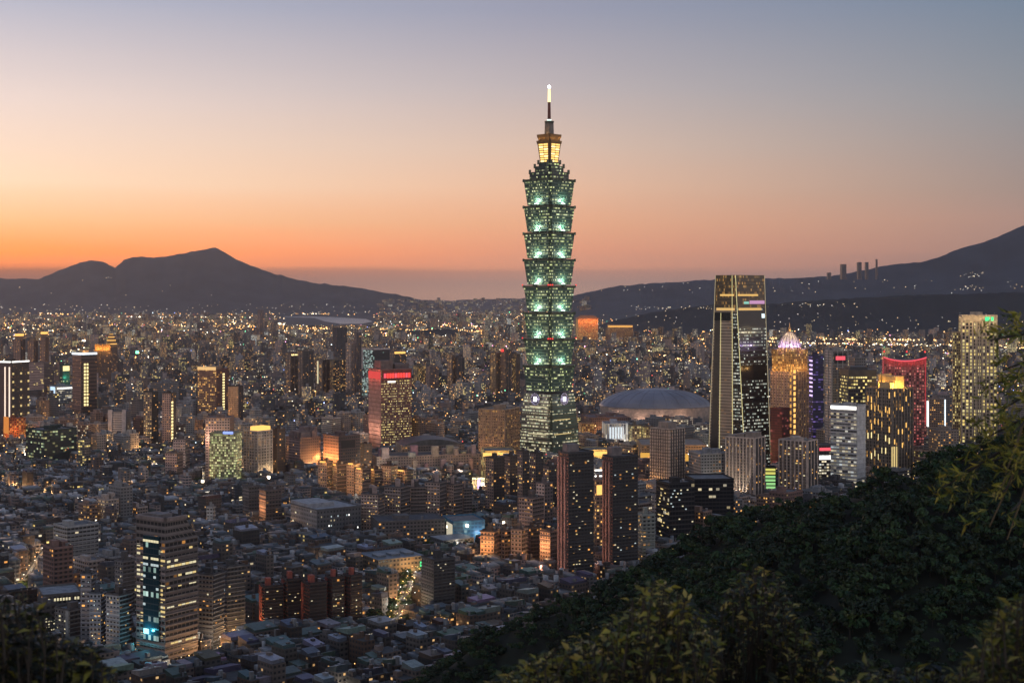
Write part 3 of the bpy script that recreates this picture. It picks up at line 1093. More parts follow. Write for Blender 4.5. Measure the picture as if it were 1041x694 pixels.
# ------------------------------------------------------------------ the domed stadium
def stadium():
    Yc = 2560.0
    cx = (666 - CX) * Yc / F
    rx, ry = 57 * Yc / F, 84.0
    root = thing('stadium', 'huge oval stadium under a smooth grey purple metal dome with a pale skirt', 'stadium', (cx, Yc, 0))
    zr, zt = ZP(413, Yc - 30), ZP(394.5, Yc)
    n = 64
    mb = MB()
    dm = plain('dome_metal', (.29, .27, .285), .42, .5, .16, .03)
    prof = [(1.0, 0), (.985, .10), (.94, .27), (.85, .48), (.72, .67), (.55, .83), (.35, .93), (.16, .985), (.02, 1.0)]
    mb.lathe((cx, Yc, zr), [(r * rx, z * (zt - zr)) for r, z in prof], dm, n, sy=ry / rx)
    mb.build('dome', root, smooth=True)
    mb = MB()
    mb.lathe((cx, Yc, 0), [(rx * .95, 0), (rx * .97, zr * .55), (rx * .99, zr - .6)], plain('stadium_skirt', (.50, .40, .34), .7), n, sy=ry / rx)
    mb.build('skirt', root)
    mb = MB()
    for k in range(26):
        w = 2 * math.pi * k / 26
        for (r0, z0), (r1, z1) in zip(prof[1:6], prof[2:7]):
            a = Vector((cx + math.cos(w) * r0 * rx, Yc + math.sin(w) * r0 * ry, zr + z0 * (zt - zr) + .2))
            b = Vector((cx + math.cos(w) * r1 * rx, Yc + math.sin(w) * r1 * ry, zr + z1 * (zt - zr) + .2))
            mb.tube(a, b, .3, .3, plain('dome_seam', (.22, .2, .22), .5, .4), 4, caps=False)
    mb.build('seam', root)
    for xx in (-.75, -.35, 0.02, .4):
        lamp((cx + rx * xx, Yc - ry * math.sqrt(max(0, 1 - xx * xx)) - 9, zr - 20), 7000, (1, .66, .48), root, 2)
    HEROES.append(dict(c=Vector((cx, Yc, 0)), e1=Vector((1, 0, 0)), e2=Vector((0, 1, 0)), a=rx, b=ry, xl=609, xr=724, yt=394, yv=425, Y=Yc - ry))


stadium()


# ------------------------------------------------------------------ the tower with the lit dome on top
def domed_tower():
    T = tower('office_tower', 'brown art deco tower with gold lit shoulders and a glowing pale dome', 'tower', 783.5, 822, 378, 478, .58, mat=facade('deco_wall', .5, .5, WARM, .7, glass=(.05, .025, .015)), tint=(.30, .19, .14), lit=.34, tl=(.40, .27, .21), ll=.28,
              cw=2.6, fh=3.8, vis=470, hut=0, ribs=(7, 9), ribt=(.42, .29, .22), parapet=False)
    rt = T['root']
    gl = facade('gold_crown_wall', .5, .7, GOLD, 1.3, glass=(.2, .1, .03))
    h1 = ZP(360, T['Y']) - T['z1']
    roofbox(T, .03, .97, .03, .97, h1, gl, 'crown', (.50, .28, .10), facade_lit=.5)
    T2 = dict(T)
    h2 = ZP(356, T['Y']) - T['z1']
    for s0, s1, t0, t1 in ((.02, .34, .02, .34), (.66, .98, .02, .34), (.02, .34, .66, .98), (.66, .98, .66, .98)):
        roofbox(T, s0, s1, t0, t1, h2 - h1 + 1, gl, 'turret', (.50, .28, .10), dz=h1 + .01, facade_lit=.6)
    roofbox(T, .2, .8, .2, .8, h2 - h1 + 3.0, gl, 'drum', (.45, .25, .10), dz=h1 + .01, facade_lit=.75)
    c = T['N'] + T['e1'] * T['A'] / 2 + T['e2'] * T['B'] / 2
    zb = T['z1'] + h2 + 3.0
    hd = ZP(337.5, T['Y']) - zb
    rd = 11.0 * T['Y'] / F
    mb = MB()
    pr = [(1.0, 0), (.98, .12), (.93, .27), (.86, .42), (.75, .57), (.60, .72), (.42, .86), (.22, .97), (.08, 1.0)]
    mb.lathe(c + Vector((0, 0, zb)), [(r * rd, z * hd) for r, z in pr], plain('dome_cream', (.72, .60, .55), .5), 16)
    dome = mb.build('dome', rt)
    mb = MB()
    for k in range(16):
        w = 2 * math.pi * (k + .5) / 16
        for (r0, z0), (r1, z1) in zip(pr[:-1], pr[1:]):
            mb.tube(c + Vector((math.cos(w) * r0 * rd * 1.01, math.sin(w) * r0 * rd * 1.01, zb + z0 * hd)), c + Vector((math.cos(w) * r1 * rd * 1.01, math.sin(w) * r1 * rd * 1.01, zb + z1 * hd)), .42, .42, plain('dome_rib', (.20, .15, .2), .6), 4, caps=False)
    mb.build('rib', dome)
    mb = MB()
    mb.lathe(c + Vector((0, 0, zb + hd)), [(2.6, 0), (2.6, 2.2), (1.6, 3.2), (2.2, 4.2), (.7, 7.2), (.15, 12)], plain('finial_gold', (.5, .32, .14), .4, .5), 10)
    mb.build('finial', rt)
    for k in range(5):
        w = -math.pi * (.02 + .24 * k)
        q = c + Vector((math.cos(w) * (rd + 6), math.sin(w) * (rd + 6), zb + 3))
        lamp(q, 5200, (.72, .50, 1.0), rt, .8)
        lamp(q + Vector((0, 0, hd * .85)) - Vector((math.cos(w), math.sin(w), 0)) * 2.2, 3200, (1.0, .80, .42), rt, .8)
    lamp(c + Vector((0, -8, zb + hd + 4)), 900, (1, .7, .4), rt, .4)
    # golden lights up the corner
    for k in range(16):
        y0 = 376 + k * 5.6
        panel(T, 'R', 806.4, 808.6, y0, y0 + 3.6, E_GOLD, 'corner_light', .5)
    for k in range(13):
        y0 = 378 + k * 6.6
        panel(T, 'L', 803.2, 804.6, y0, y0 + 3.4, emis('gold_dim', (1, .5, .12), .8), 'corner_light', .5)
    for xx in (-.7, 0, .7):
        lamp(T['N'] + T['n1'] * 7 + T['e1'] * T['A'] * (.5 + xx * .6) + Vector((0, 0, T['z1'] + 3)), 2600, (1, .55, .18), rt, 1)
        lamp(T['N'] + T['n2'] * 7 + T['e2'] * T['B'] * (.5 + xx * .6) + Vector((0, 0, T['z1'] + 3)), 2600, (1, .55, .18), rt, 1)


domed_tower()
# ------------------------------------------------------------------ right of the skyscraper
BEIGE, PINKB, GREY, LGREY, DGREY, BROWN, DBROWN, WHITEC = (.30, .25, .21), (.34, .25, .22), (.22, .21, .21), (.36, .35, .35), (.10, .10, .105), (.20, .13, .09), (.10, .065, .05), (.55, .54, .54)

T = tower('office_tower', 'tall blue violet lit tower just beside the domed tower', 'tower', 822, 837, 362, 470, .3, mat=facade('violet_wall', .9, .45, VIOLET, .5, glass=(.02, .02, .06), run=.4), tint=(.05, .05, .12), lit=.34, vis=405)
for k in range(9):
    panel(T, 'L', 823, 826, 366 + 4.4 * k, 367.6 + 4.4 * k, E_VIOLET, 'light_band')
T = tower('office_tower', 'grey framed tower with a red lit sign panel under its flat top', 'tower', 838.5, 862, 357, 486, .32, mat=M_APT, tint=(.30, .26, .24), lit=.10, tl=(.40, .36, .34), ll=.03, vis=448, ribs=(4, 3), ribt=(.36, .33, .31), cw=2.6)
panel(T, 'R', 848, 860, 359, 369, plain('sign_recess_shade', (.02, .015, .015), .5), 'painted_recess', .4)  # raised near-black panel; the shade of a recess is put into its colour
panel(T, 'R', 849.5, 859, 362, 366, E_PINK, 'sign_panel', .5, lift=.45)
T = tower('office_tower', 'dim grey tower behind the dark capped office block', 'tower', 863, 880, 364, 482, .35, mat=M_APT, tint=GREY, lit=.12, vis=378)
T = tower('office_block', 'office block with warm window bands under a thick dark cap', 'office', 853.5, 891, 382, 492, .25, mat=M_OFFY, tint=(.11, .10, .10), lit=.55, vis=470, hut=0, cw=3, fh=4.2)
roofbox(T, -.01, 1.01, -.01, 1.01, 7.5, M_DARK, 'roof_cap', (.04, .045, .05))
roofbox(T, .1, .75, .2, .8, 3.5, M_DARK, 'roof_cap', (.04, .045, .05), dz=7.51)
T = tower('office_block', 'white office block with bright white horizontal window bands and a white lit top', 'office', 844.5, 880, 413, 506, .74, ratio=.8, mat=facade('white_band_wall', .96, .52, WHITE, .75, glass=(.05, .05, .05), run=.6), tint=(.50, .49, .48), lit=.25, tl=(.42, .40, .38), ll=.58, vis=488, cw=3.5, fh=3.9, hut=1,
          slabs=19, slabt=(.55, .54, .52))
panel(T, 'L', 844.8, 870.5, 413.2, 416.5, E_WHITE, 'light_band', 1.2)
panel(T, 'R', 871, 879.5, 413.5, 486, plain('white_fin', (.62, .61, .60), .6), 'side_wall', .5)
T = tower('hotel_tower', 'dark stone tower with slim piers and a glowing golden crown', 'tower', 880.5, 928, 396, 500, .56, ratio=.9, mat=facade('pier_wall', .62, .72, GOLD, .8, glass=(.02, .018, .016)), tint=(.14, .115, .095), lit=.12, tl=(.20, .165, .135), ll=.14, vis=478, hut=0, ribs=(8, 9),
          ribt=(.28, .23, .19), cw=2.9, fh=4.2, parapet=True)
roofbox(T, .30, .72, .12, .62, 15.0, plain('crown_stone', (.62, .42, .20), .7), 'crown')
roofbox(T, .22, .80, .66, .70, 17, plain('crown_stone', (.62, .42, .20), .7), 'crown_wall')
roofbox(T, .02, .2, .1, .5, 8.0, plain('crown_stone', (.62, .42, .20), .7), 'crown_wall')
for s, tt in ((.15, .0), (.5, -.02), (.85, .05), (.1, .35), (.12, .62), (.8, .4), (.25, .02), (.5, .64)):
    lamp(T['N'] + T['e1'] * T['A'] * s + T['e2'] * T['B'] * tt + Vector((0, 0, T['z1'] + 4.0)), 7500, (1, .56, .12), T['root'], .7)
for k in range(7):
    for q in range(5):
        if rnd.random() < .75:
            xx = 882.5 + 3.6 * k
            jy = rnd.uniform(-4, 4)
            panel(T, 'L', xx, xx + .38, 401 + 14.5 * q + jy, 407 + 14.5 * q + jy, E_GOLD if q < 3 else E_YEL, 'pier_light', .9)
for k in range(5):
    for q in range(4):
        if rnd.random() < .5:
            xx = 909 + 3.9 * k
            jy = rnd.uniform(-4, 4)
            panel(T, 'R', xx, xx + .36, 401 + 16 * q + jy, 406 + 16 * q + jy, E_GOLD, 'pier_light', .9)
for k in range(3):
    panel(T, 'R', 906.3 + 2.1 * k, 907.5 + 2.1 * k, 454, 475, E_WIN1, 'lit_entrance', .6)


def red_tower():
    T = tower('office_tower', 'wide red lit tower with a sagging red light line along its top', 'tower', 896.5, 942, 366.5, 470, .04, mat=facade('red_lit_wall', .62, .55, PINK, 1.0, glass=(.06, .012, .015)), tint=(.30, .13, .12), lit=.62, vis=430, cw=3.4, fh=4, ribs=(13, 0), ribt=(.34, .15, .14), hut=0, parapet=False)
    n = 12
    for k in range(n):
        u0, u1 = k / n, (k + 1) / n
        sag = lambda u: 362.2 + 3.8 * (1 - (2 * u - 1) ** 2) - .2 * u
        mb = MB()
        p = []
        for u in (u0, u1):
            q = fp(T, 'R', u, ZP(sag(u), T['Y']), .3)
            p.append(q)
        mb.box(p[0] - Vector((0, 0, 9)), p[1] - p[0], T['e2'] * 3, (0, 0, 9.0), plain('red_parapet', (.30, .09, .08), .7))
        mb.build('parapet', T['root'])
        mb = MB()
        mb.box(p[0] + T['n1'] * .35 - Vector((0, 0, 1.9)), p[1] - p[0], T['n1'] * .6, (0, 0, 1.6), E_PINK)
        mb.build('light_line', T['root'])
    for x0 in (897.3, 940.4):
        panel(T, 'R', x0, x0 + .8, 362, 430, emis('edge_red', (1, .10, .12), .5), 'edge_light', .9)
    for xx in (899, 922, 940.5):
        mb = MB()
        o = fp(T, 'R', (xx - T['xc']) / (T['xr'] - T['xc']), T['z1'] + 3, -3)
        mb.tube(o, o + Vector((0, 0, 9)), .3, .3, M_DARK, 6)
        mb.lathe(o + Vector((0, 0, 9.6)), [(.5, -1.2), (1.4, 0), (.5, 1.2)], E_RED, 8)
        mb.build('warning_light', T['root'])
    for xx in (.15, .4, .65, .9):
        lamp(fp(T, 'R', xx, T['z1'] - 2, 7), 1800, (1, .14, .14), T['root'], 1)


red_tower()
T = tower('office_block', 'small pale block with two vertical white neon lines on its corners', 'office', 941, 961.5, 406, 462, .2, mat=M_APT, tint=(.42, .36, .34), lit=.14, vis=434, hut=1, cw=3)
panel(T, 'L', 942.6, 944.0, 408, 434, E_WHITE, 'neon_line', .6)
panel(T, 'R', 960.3, 961.3, 406, 433, E_CYAN, 'neon_line', .6)
T = tower('office_block', 'dim grey block with a stepped domed roof behind the small pale neon block', 'office', 948, 970, 402, 452, .3, tint=GREY, lit=.12, vis=404, hut=2)
mb = MB()
cc = T['N'] + T['e1'] * T['A'] * .4 + T['e2'] * T['B'] * .4 + Vector((0, 0, T['z1'] + .01))
mb.lathe(cc, [(8, 0), (7.6, 2), (6, 4), (3, 5.4), (.4, 6)], plain('dome_pink', (.35, .24, .22), .7), 14)
mb.build('dome', T['root'])
T = tower('office_tower', 'tall cream grid tower ablaze with yellow windows and a green lit sign', 'tower', 975, 1014, 321, 470, .06, mat=facade('grid_wall', .62, .66, YELLOW, 1.1, glass=(.03, .026, .02), run=.25, soft=1.0), tint=(.44, .36, .26), lit=.6, vis=438, ribs=(11, 2), ribt=(.58, .46, .34), cw=5.3, fh=4.6, hut=1, ribw=1.5)
panel(T, 'R', 975, 1014, 321.5, 326.5, plain('cream_stone', (.50, .40, .29), .7), 'top_band', 1.0)
panel(T, 'R', 1001.5, 1006, 322, 326, E_GREEN, 'sign_panel', .5, lift=1.05)
panel(T, 'R', 1007.5, 1010, 322, 326, E_GREEN, 'sign_panel', .5, lift=1.05)
for xx in (.1, .35, .6, .85):
    lamp(fp(T, 'R', xx, T['z1'] - 4, 12), 3000, (1, .72, .36), T['root'], 1)
T = tower('office_tower', 'narrow cream annex tower pressed against the yellow grid tower', 'tower', 968, 976, 338, 469, .1, mat=facade('grid_wall2', .62, .66, YELLOW, 1.0, glass=(.04, .035, .025), run=.2), tint=(.44, .36, .26), lit=.45, vis=438, cw=2.5, fh=3.9, hut=0, Y=YG(470) + 22)

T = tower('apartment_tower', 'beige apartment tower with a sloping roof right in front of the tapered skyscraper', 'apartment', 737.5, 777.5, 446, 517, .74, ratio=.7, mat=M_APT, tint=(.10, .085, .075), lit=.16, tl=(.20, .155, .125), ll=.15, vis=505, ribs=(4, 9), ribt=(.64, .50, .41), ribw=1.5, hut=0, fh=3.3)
for k, (a, b) in enumerate(((.05, .35), (.4, .65), (.7, .95))):
    mb = MB()
    o = T['N'] + T['e2'] * T['B'] * a + T['e1'] * T['A'] * .1 + Vector((0, 0, T['z1'] + .01))
    mb.box(o, T['e2'] * T['B'] * (b - a), T['e1'] * T['A'] * .7, (0, 0, 6.5 - 2 * k), M_ROOF, (.30, .24, .20))
    mb.build('roof_hut', T['root'])
windows(T, 'L', 7, 18, .16, [E_WIN1, E_WIN3], 449, 505)
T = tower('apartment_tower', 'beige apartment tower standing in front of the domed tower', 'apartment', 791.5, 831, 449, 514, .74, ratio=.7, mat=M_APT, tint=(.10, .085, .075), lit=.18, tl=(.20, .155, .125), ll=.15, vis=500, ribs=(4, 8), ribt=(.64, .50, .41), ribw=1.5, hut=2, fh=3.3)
windows(T, 'L', 7, 16, .18, [E_WIN1, E_WIN3, E_WIN2], 452, 500)
T = tower('shop_building', 'small building wrapped in green and yellow light bands', 'shop', 777.5, 788.5, 475, 509, .1, mat=M_DARKGLASS, tint=(.04, .04, .04), lit=.05, vis=501, hut=0, guard=True, Y=YG(506))
for k in range(7):
    panel(T, 'R', 778.2, 788.2, 476 + 3.6 * k, 478.3 + 3.6 * k, [emis('band_yellow', (.9, .85, .2), .8), emis('band_green', (.45, .95, .35), .75), E_TEAL][0 if k < 2 else 1 if k < 6 else 2], 'light_band', .5)
T = tower('office_block', 'dark red glass block at the foot of the domed tower', 'office', 783, 803, 416, 494, .6, mat=facade('red_glass', .9, .7, PINK, .3, glass=(.07, .012, .012), run=.3), tint=(.16, .04, .035), lit=.25, vis=444, hut=0, guard=True, Y=YG(482))
T = tower('shop_building', 'low shop building with a long red neon band beside the white banded office', 'shop', 826, 848, 453, 500, .3, mat=M_OFF, tint=(.2, .16, .16), lit=.45, vis=488, hut=0)
panel(T, 'R', 833, 847, 455, 458, E_PINK, 'neon_line')
panel(T, 'R', 833, 847, 463, 467, E_WHITE, 'light_band')
T = tower('shop_building', 'low lit building peeping over the trees beside the golden crowned tower', 'shop', 929, 944, 459, 500, .4, mat=M_OFFY, tint=(.35, .24, .18), lit=.3, vis=470, hut=0)
T = tower('shop_building', 'long low pale building at the foot of the yellow grid tower', 'shop', 944, 975, 438, 486, .3, tint=(.34, .27, .22), lit=.2, vis=446, hut=2)

# ---- in front of the stadium
T = tower('apartment_tower', 'beige grid apartment tower in front of the stadium', 'apartment', 661, 696, 437, 508, .56, mat=facade('grid_apartment', .5, .5, WARM, .8), tint=(.11, .095, .09), lit=.05, tl=(.20, .16, .135), ll=.04, vis=492, ribs=(7, 9), ribt=(.60, .48, .40), ribw=1.3, hut=0, fh=3.2, cw=2.7, slabs=21)
roofbox(T, .1, .62, .15, .65, 8.5, M_ROOF, 'roof_hut', (.30, .25, .22))
T = tower('office_block', 'white building with tall bright white lit columns', 'office', 612, 638.5, 431, 463, .12, mat=facade('column_wall', .45, .95, WHITE, 1.0, glass=(.1, .1, .12)), tint=(.62, .62, .68), lit=.55, vis=450, hut=1, fh=14)
panel(T, 'R', 619, 634, 434, 446, emis('lit_hall', (.85, .95, 1), .9), 'lit_hall', .6)
for k in range(6):
    panel(T, 'R', 618.5 + 2.8 * k, 619.4 + 2.8 * k, 433, 447, plain('white_column', (.6, .6, .66), .6), 'column', 1.6)
lamp(fp(T, 'R', .5, 18, 12), 9000, (.75, .85, 1), T['root'], 1)
T = tower('office_block', 'block of glowing yellow windows beside the white columned building', 'office', 639, 652, 433, 464, .3, mat=facade('yellow_window_wall', .6, .62, YELLOW, 1.1), tint=(.2, .16, .12), lit=.7, vis=452, hut=1, cw=3.4, fh=4)
T = tower('office_block', 'second block of glowing yellow windows just beside the grid apartment tower', 'office', 652.5, 664, 434, 464, .2, mat=facade('yellow_window_wall', .6, .62, YELLOW, 1.1), tint=(.2, .16, .12), lit=.65, vis=452, hut=1, cw=3.4, fh=4)
T = tower('exhibition_hall', 'long low hall with an orange glowing front behind the grid apartment tower', 'hall', 648, 718, 453, 480, .06, mat=M_APT, tint=(.30, .22, .16), lit=.03, vis=471, hut=0, rtint=(.30, .24, .21))
panel(T, 'R', 651, 660.5, 460, 469.5, emis('hall_glow', (1, .52, .10), .8), 'glowing_front', .5)
panel(T, 'R', 696.5, 714, 461, 471, emis('hall_glow', (1, .52, .10), .8), 'glowing_front', .5)
panel(T, 'R', 650, 716, 469.8, 471.4, E_YEL, 'light_band', .8)
for xx in (.1, .3, .75, .9):
    lamp(fp(T, 'R', xx, 10, 8), 11000, (1, .55, .16), T['root'], 1)
T = tower('exhibition_hall', 'wide flat brownish hall between the skyscraper and the stadium', 'hall', 590, 640, 425, 447, .2, tint=(.28, .17, .14), lit=.03, vis=432, hut=2, rtint=(.20, .13, .12))
T = tower('exhibition_hall', 'orange lit hall beside the skyscraper base', 'hall', 588, 604, 431, 460, .2, mat=M_GOLD, tint=(.45, .26, .13), lit=.6, vis=443, hut=0)
for xx in (.2, .7):
    lamp(fp(T, 'R', xx, 12, 7), 7000, (1, .55, .18), T['root'], 1)
T = tower('shopping_podium', 'low podium with a gold lit colonnade at the foot of the skyscraper', 'mall', 590, 621, 458, 482, .2, mat=facade('colonnade', .5, .8, YELLOW, 1.1), tint=(.5, .38, .2), lit=.35, vis=470, hut=0, fh=7, cw=5)
panel(T, 'R', 597, 620.5, 459, 463.5, E_GOLD, 'light_band', .6)
for xx in (.2, .6, .9):
    lamp(fp(T, 'R', xx, 26, 7), 5000, (1, .62, .2), T['root'], 1)
T = tower('office_block', 'grey terraced building behind the dark glass office with a flat pale roof', 'office', 700, 742, 462, 512, .3, tint=LGREY, lit=.08, vis=488, hut=2, rtint=(.30, .27, .27))
for xx in (.3, .7):
    pass
T = tower('office_block', 'pale blue lit low building beside the foot of the tapered skyscraper', 'office', 700, 716, 471, 498, .2, mat=M_OFF, tint=(.30, .38, .46), lit=.15, vis=478, hut=0, Y=YG(494))
T = tower('office_block', 'dark glass office with a few broken yellow window bands by the wooded slope', 'office', 667, 706, 492, 566, .34, mat=facade('dark_glass_wall', .92, .66, WHITE, .9, run=.5, rough=.4, grough=.12), tint=(.03, .03, .033), lit=.04, vis=548, hut=1, fh=4, cw=3)
windows(T, 'L', 9, 15, .14, [E_WIN1], 497, 548, ww=.95)
windows(T, 'R', 14, 15, .07, [E_WIN2, E_WIN4], 497, 546, ww=.9)
T = tower('office_block', 'black low office block half hidden by the wooded slope', 'office', 696, 746, 488, 560, .2, mat=M_DARKGLASS, tint=(.025, .025, .028), lit=.04, vis=520, hut=0, Y=YG(552))
T = tower('apartment_tower', 'dark slab tower with three red brown lit piers, the taller of a matching pair', 'apartment', 567.5, 603.5, 461, 595, .28, ratio=1.5, mat=M_APT, tint=(.075, .07, .072), lit=.035, tl=(.28, .14, .105), ll=.02, vis=586, hut=0, fh=3.2, cw=3.0, slabs=40, slabt=(.085, .08, .08))
for k, xx in enumerate((568.2, 571.4, 574.8)):
    panel(T, 'L', xx, xx + 1.5, 466, 589, plain('terracotta_pier', (.34, .20, .165), .8), 'pier', 1.6)
roofbox(T, .05, .5, .2, .7, 7, M_ROOF, 'roof_hut', (.24, .2, .19))
windows(T, 'R', 8, 40, .085, [E_WIN1, E_WIN3, E_WIN2], 465, 588)
for f in (.15, .4, .65, .9):
    lamp(fp(T, 'L', .5, T['z0'] + (T['z1'] - T['z0']) * f, 20), 3800, (1, .50, .34), T['root'], 1)
T = tower('apartment_tower', 'dark slab tower with red brown lit piers, the shorter of a matching pair', 'apartment', 613, 648.5, 465, 588, .27, ratio=1.5, mat=M_APT, tint=(.075, .07, .072), lit=.035, tl=(.28, .14, .105), ll=.02, vis=574, hut=0, fh=3.2, cw=3.0, slabs=37, slabt=(.085, .08, .08))
for k, xx in enumerate((613.8, 616.8, 620)):
    panel(T, 'L', xx, xx + 1.4, 470, 580, plain('terracotta_pier', (.34, .20, .165), .8), 'pier', 1.6)
roofbox(T, .05, .45, .2, .7, 8, M_ROOF, 'roof_hut', (.24, .2, .19))
windows(T, 'R', 8, 37, .09, [E_WIN1, E_WIN3, E_WIN2, E_WIN4], 470, 575)
for f in (.2, .5, .8):
    lamp(fp(T, 'L', .5, T['z0'] + (T['z1'] - T['z0']) * f, 20), 3400, (1, .50, .34), T['root'], 1)
T = tower('apartment_block', 'pale block with stacked white lit balconies beside the dark slab tower', 'apartment', 647.5, 666, 524, 575, .3, tint=(.42, .44, .38), lit=.28, vis=558, slabs=14, slabt=(.45, .46, .42), hut=1)
T = tower('apartment_block', 'warm lit block glimpsed between the two dark slab towers', 'apartment', 603, 613.5, 489, 572, .3, tint=(.34, .22, .16), lit=.3, vis=560, hut=1)
panel(T, 'R', 606.5, 613, 493, 503, E_GOLD, 'sign_panel')
T = tower('apartment_block', 'grey block with three bright white balcony bands by the slab towers', 'apartment', 603, 616, 474, 535, .2, tint=LGREY, lit=.25, vis=489, hut=1)
panel(T, 'R', 604.5, 614, 477, 478.6, E_WHITE, 'light_band')
panel(T, 'R', 604.5, 614, 483, 484.4, E_WHITE, 'light_band')

# ---- beside and in front of the skyscraper's foot
for k, (a, b, yt, yb, lab) in enumerate(((493.5, 513, 466, 524, 'brown tower with gold window columns, first of the row before the skyscraper'), (512.5, 526.5, 464, 519, 'dark brown tower squeezed between two others before the skyscraper'),
                                         (526, 538, 459, 530, 'narrow dark tower right below the skyscraper, with a red brown edge'), (538.5, 552.5, 461, 526, 'dark grey tower with a tall roof box below the skyscraper'),
                                         (552, 566, 474, 532, 'low dark block against the pair of slab towers'))):
    T = tower('apartment_tower', lab, 'apartment', a, b, yt, yb, .42, tint=(.09, .075, .07), lit=.10, tl=(.24, .17, .14), ll=.16, vis=yb - 12, hut=1 + k % 2, fh=3.2)
    windows(T, 'L', 4, 16, .12, [E_WIN1, E_WIN3], yt + 3, yb - 14)
    windows(T, 'R', 4, 16, .06, [E_WIN1, E_WIN3], yt + 3, yb - 14)
T = tower('apartment_block', 'pinkish block with orange lit balconies beside the narrow white turret block', 'apartment', 527.5, 553, 507, 560, .55, tint=(.15, .12, .11), lit=.16, tl=(.38, .27, .22), ll=.22, vis=532, hut=3, slabs=13, slabt=(.3, .22, .19))
T = tower('apartment_block', 'narrow pinkish white block with a tall plain turret', 'apartment', 545, 562, 492, 548, .5, tint=(.2, .16, .15), lit=.1, tl=(.45, .34, .31), ll=.05, vis=506, hut=2)
for k, (a, b, yt, yb, cc_, tn, lab, gl) in enumerate(((488.5, 508, 541, 574, .7, (.40, .27, .19), 'stepped pinkish block washed in orange lamplight', 1), (507, 519, 540, 572, .5, (.36, .27, .22), 'slim pinkish block beside the orange washed block', 0),
                                                  (519.5, 536, 539, 573, .65, (.38, .30, .26), 'pale beige block with a small lower wing', 0), (549, 568, 541, 576, .55, (.36, .25, .20), 'warm beige block with an orange roof lamp by the slab tower', 1),
                                                  (534, 548, 537, 568, .4, (.16, .12, .11), 'dark brown block between two paler blocks', 0))):
    T = tower('apartment_block', lab, 'apartment', a, b, yt, yb, cc_, tint=tuple(v * .5 for v in tn), lit=.06, tl=tn, ll=.06, vis=yb - 4, hut=2, slabs=8, slabt=tuple(v * .8 for v in tn), cw=3)
    if gl:
        for s in (.3, .8):
            lamp(fp(T, 'L', s, T['z1'] * .6, 10), 7000, (1, .5, .2), T['root'], 1)
        lamp(T['N'] + T['e1'] * T['A'] * .5 + T['e2'] * T['B'] * .5 + Vector((0, 0, T['z1'] + 6)), 3000, (1, .6, .2), T['root'], 1)

# ---- hotel on the far hillside, long palace roofs lit orange
T = tower('palace_hotel', 'distant red pillared palace hotel glowing orange under a wide tiled roof', 'hotel', 585.5, 608, 324, 345, .1, mat=facade('palace_wall', .5, .7, GOLD, 1.2), tint=(.5, .14, .05), lit=.8, vis=333, hut=0, Y=6500, z0=10, guard=False)
mb = MB()
zr = T['z1']
o = T['N'] - T['e1'] * 6 - T['e2'] * 5
a, b = T['A'] + 12, T['B'] + 10
q = [o, o + T['e1'] * a, o + T['e1'] * a + T['e2'] * b, o + T['e2'] * b]
r0, r1 = o + T['e1'] * a * .22 + T['e2'] * b * .5 + Vector((0, 0, 16)), o + T['e1'] * a * .78 + T['e2'] * b * .5 + Vector((0, 0, 16))
q = [Vector((*v[:2], zr + .05)) for v in q]
r0.z = r1.z = zr + 16
mt = plain('orange_tile_roof', (.40, .16, .05), .7)
for f_ in ([q[0], q[1], r1, r0], [q[1], q[2], r1], [q[2], q[3], r0, r1], [q[3], q[0], r0], q[::-1]):
    mb.face(f_, mt)
mb.build('tiled_roof', T['root'])
for s in (.1, .4, .7, 1):
    lamp(fp(T, 'R', s, T['z1'] - 15, 18), 26000, (1, .42, .10), T['root'], 4)
    lamp(fp(T, 'R', s, T['z1'] + 12, 30), 26000, (1, .42, .10), T['root'], 4)
T = tower('palace_hotel', 'distant long low orange lit hall near the palace hotel', 'hotel', 617.5, 643.5, 330.5, 345, .1, mat=M_GOLD, tint=(.4, .2, .1), lit=.4, vis=334, hut=0, Y=6600, z0=20, guard=False)
panel(T, 'R', 618, 643, 330.8, 332.6, emis('hall_line', (1, .5, .12), 1.0), 'light_band', 1)
for k, (a, b, yt) in enumerate(((840.5, 845, 277), (854, 860.5, 268.5), (871, 876, 266.5), (879, 883, 266.5), (890, 892.2, 263.5))):
    T = tower('apartment_tower', ('tiny dark block, lowest of the five on the far ridge', 'widest dark tower of the five on the far ridge', 'dark tower on the far ridge, left one of a close pair', 'dark tower on the far ridge, right one of a close pair',
                                  'thin mast like tower on the far ridge crest')[k], 'apartment', a, b, yt, 0, .3, tint=(.12, .1, .1), lit=.04, hut=0, Y=11750, z0=ZP(284, 11750), parapet=False, guard=False)
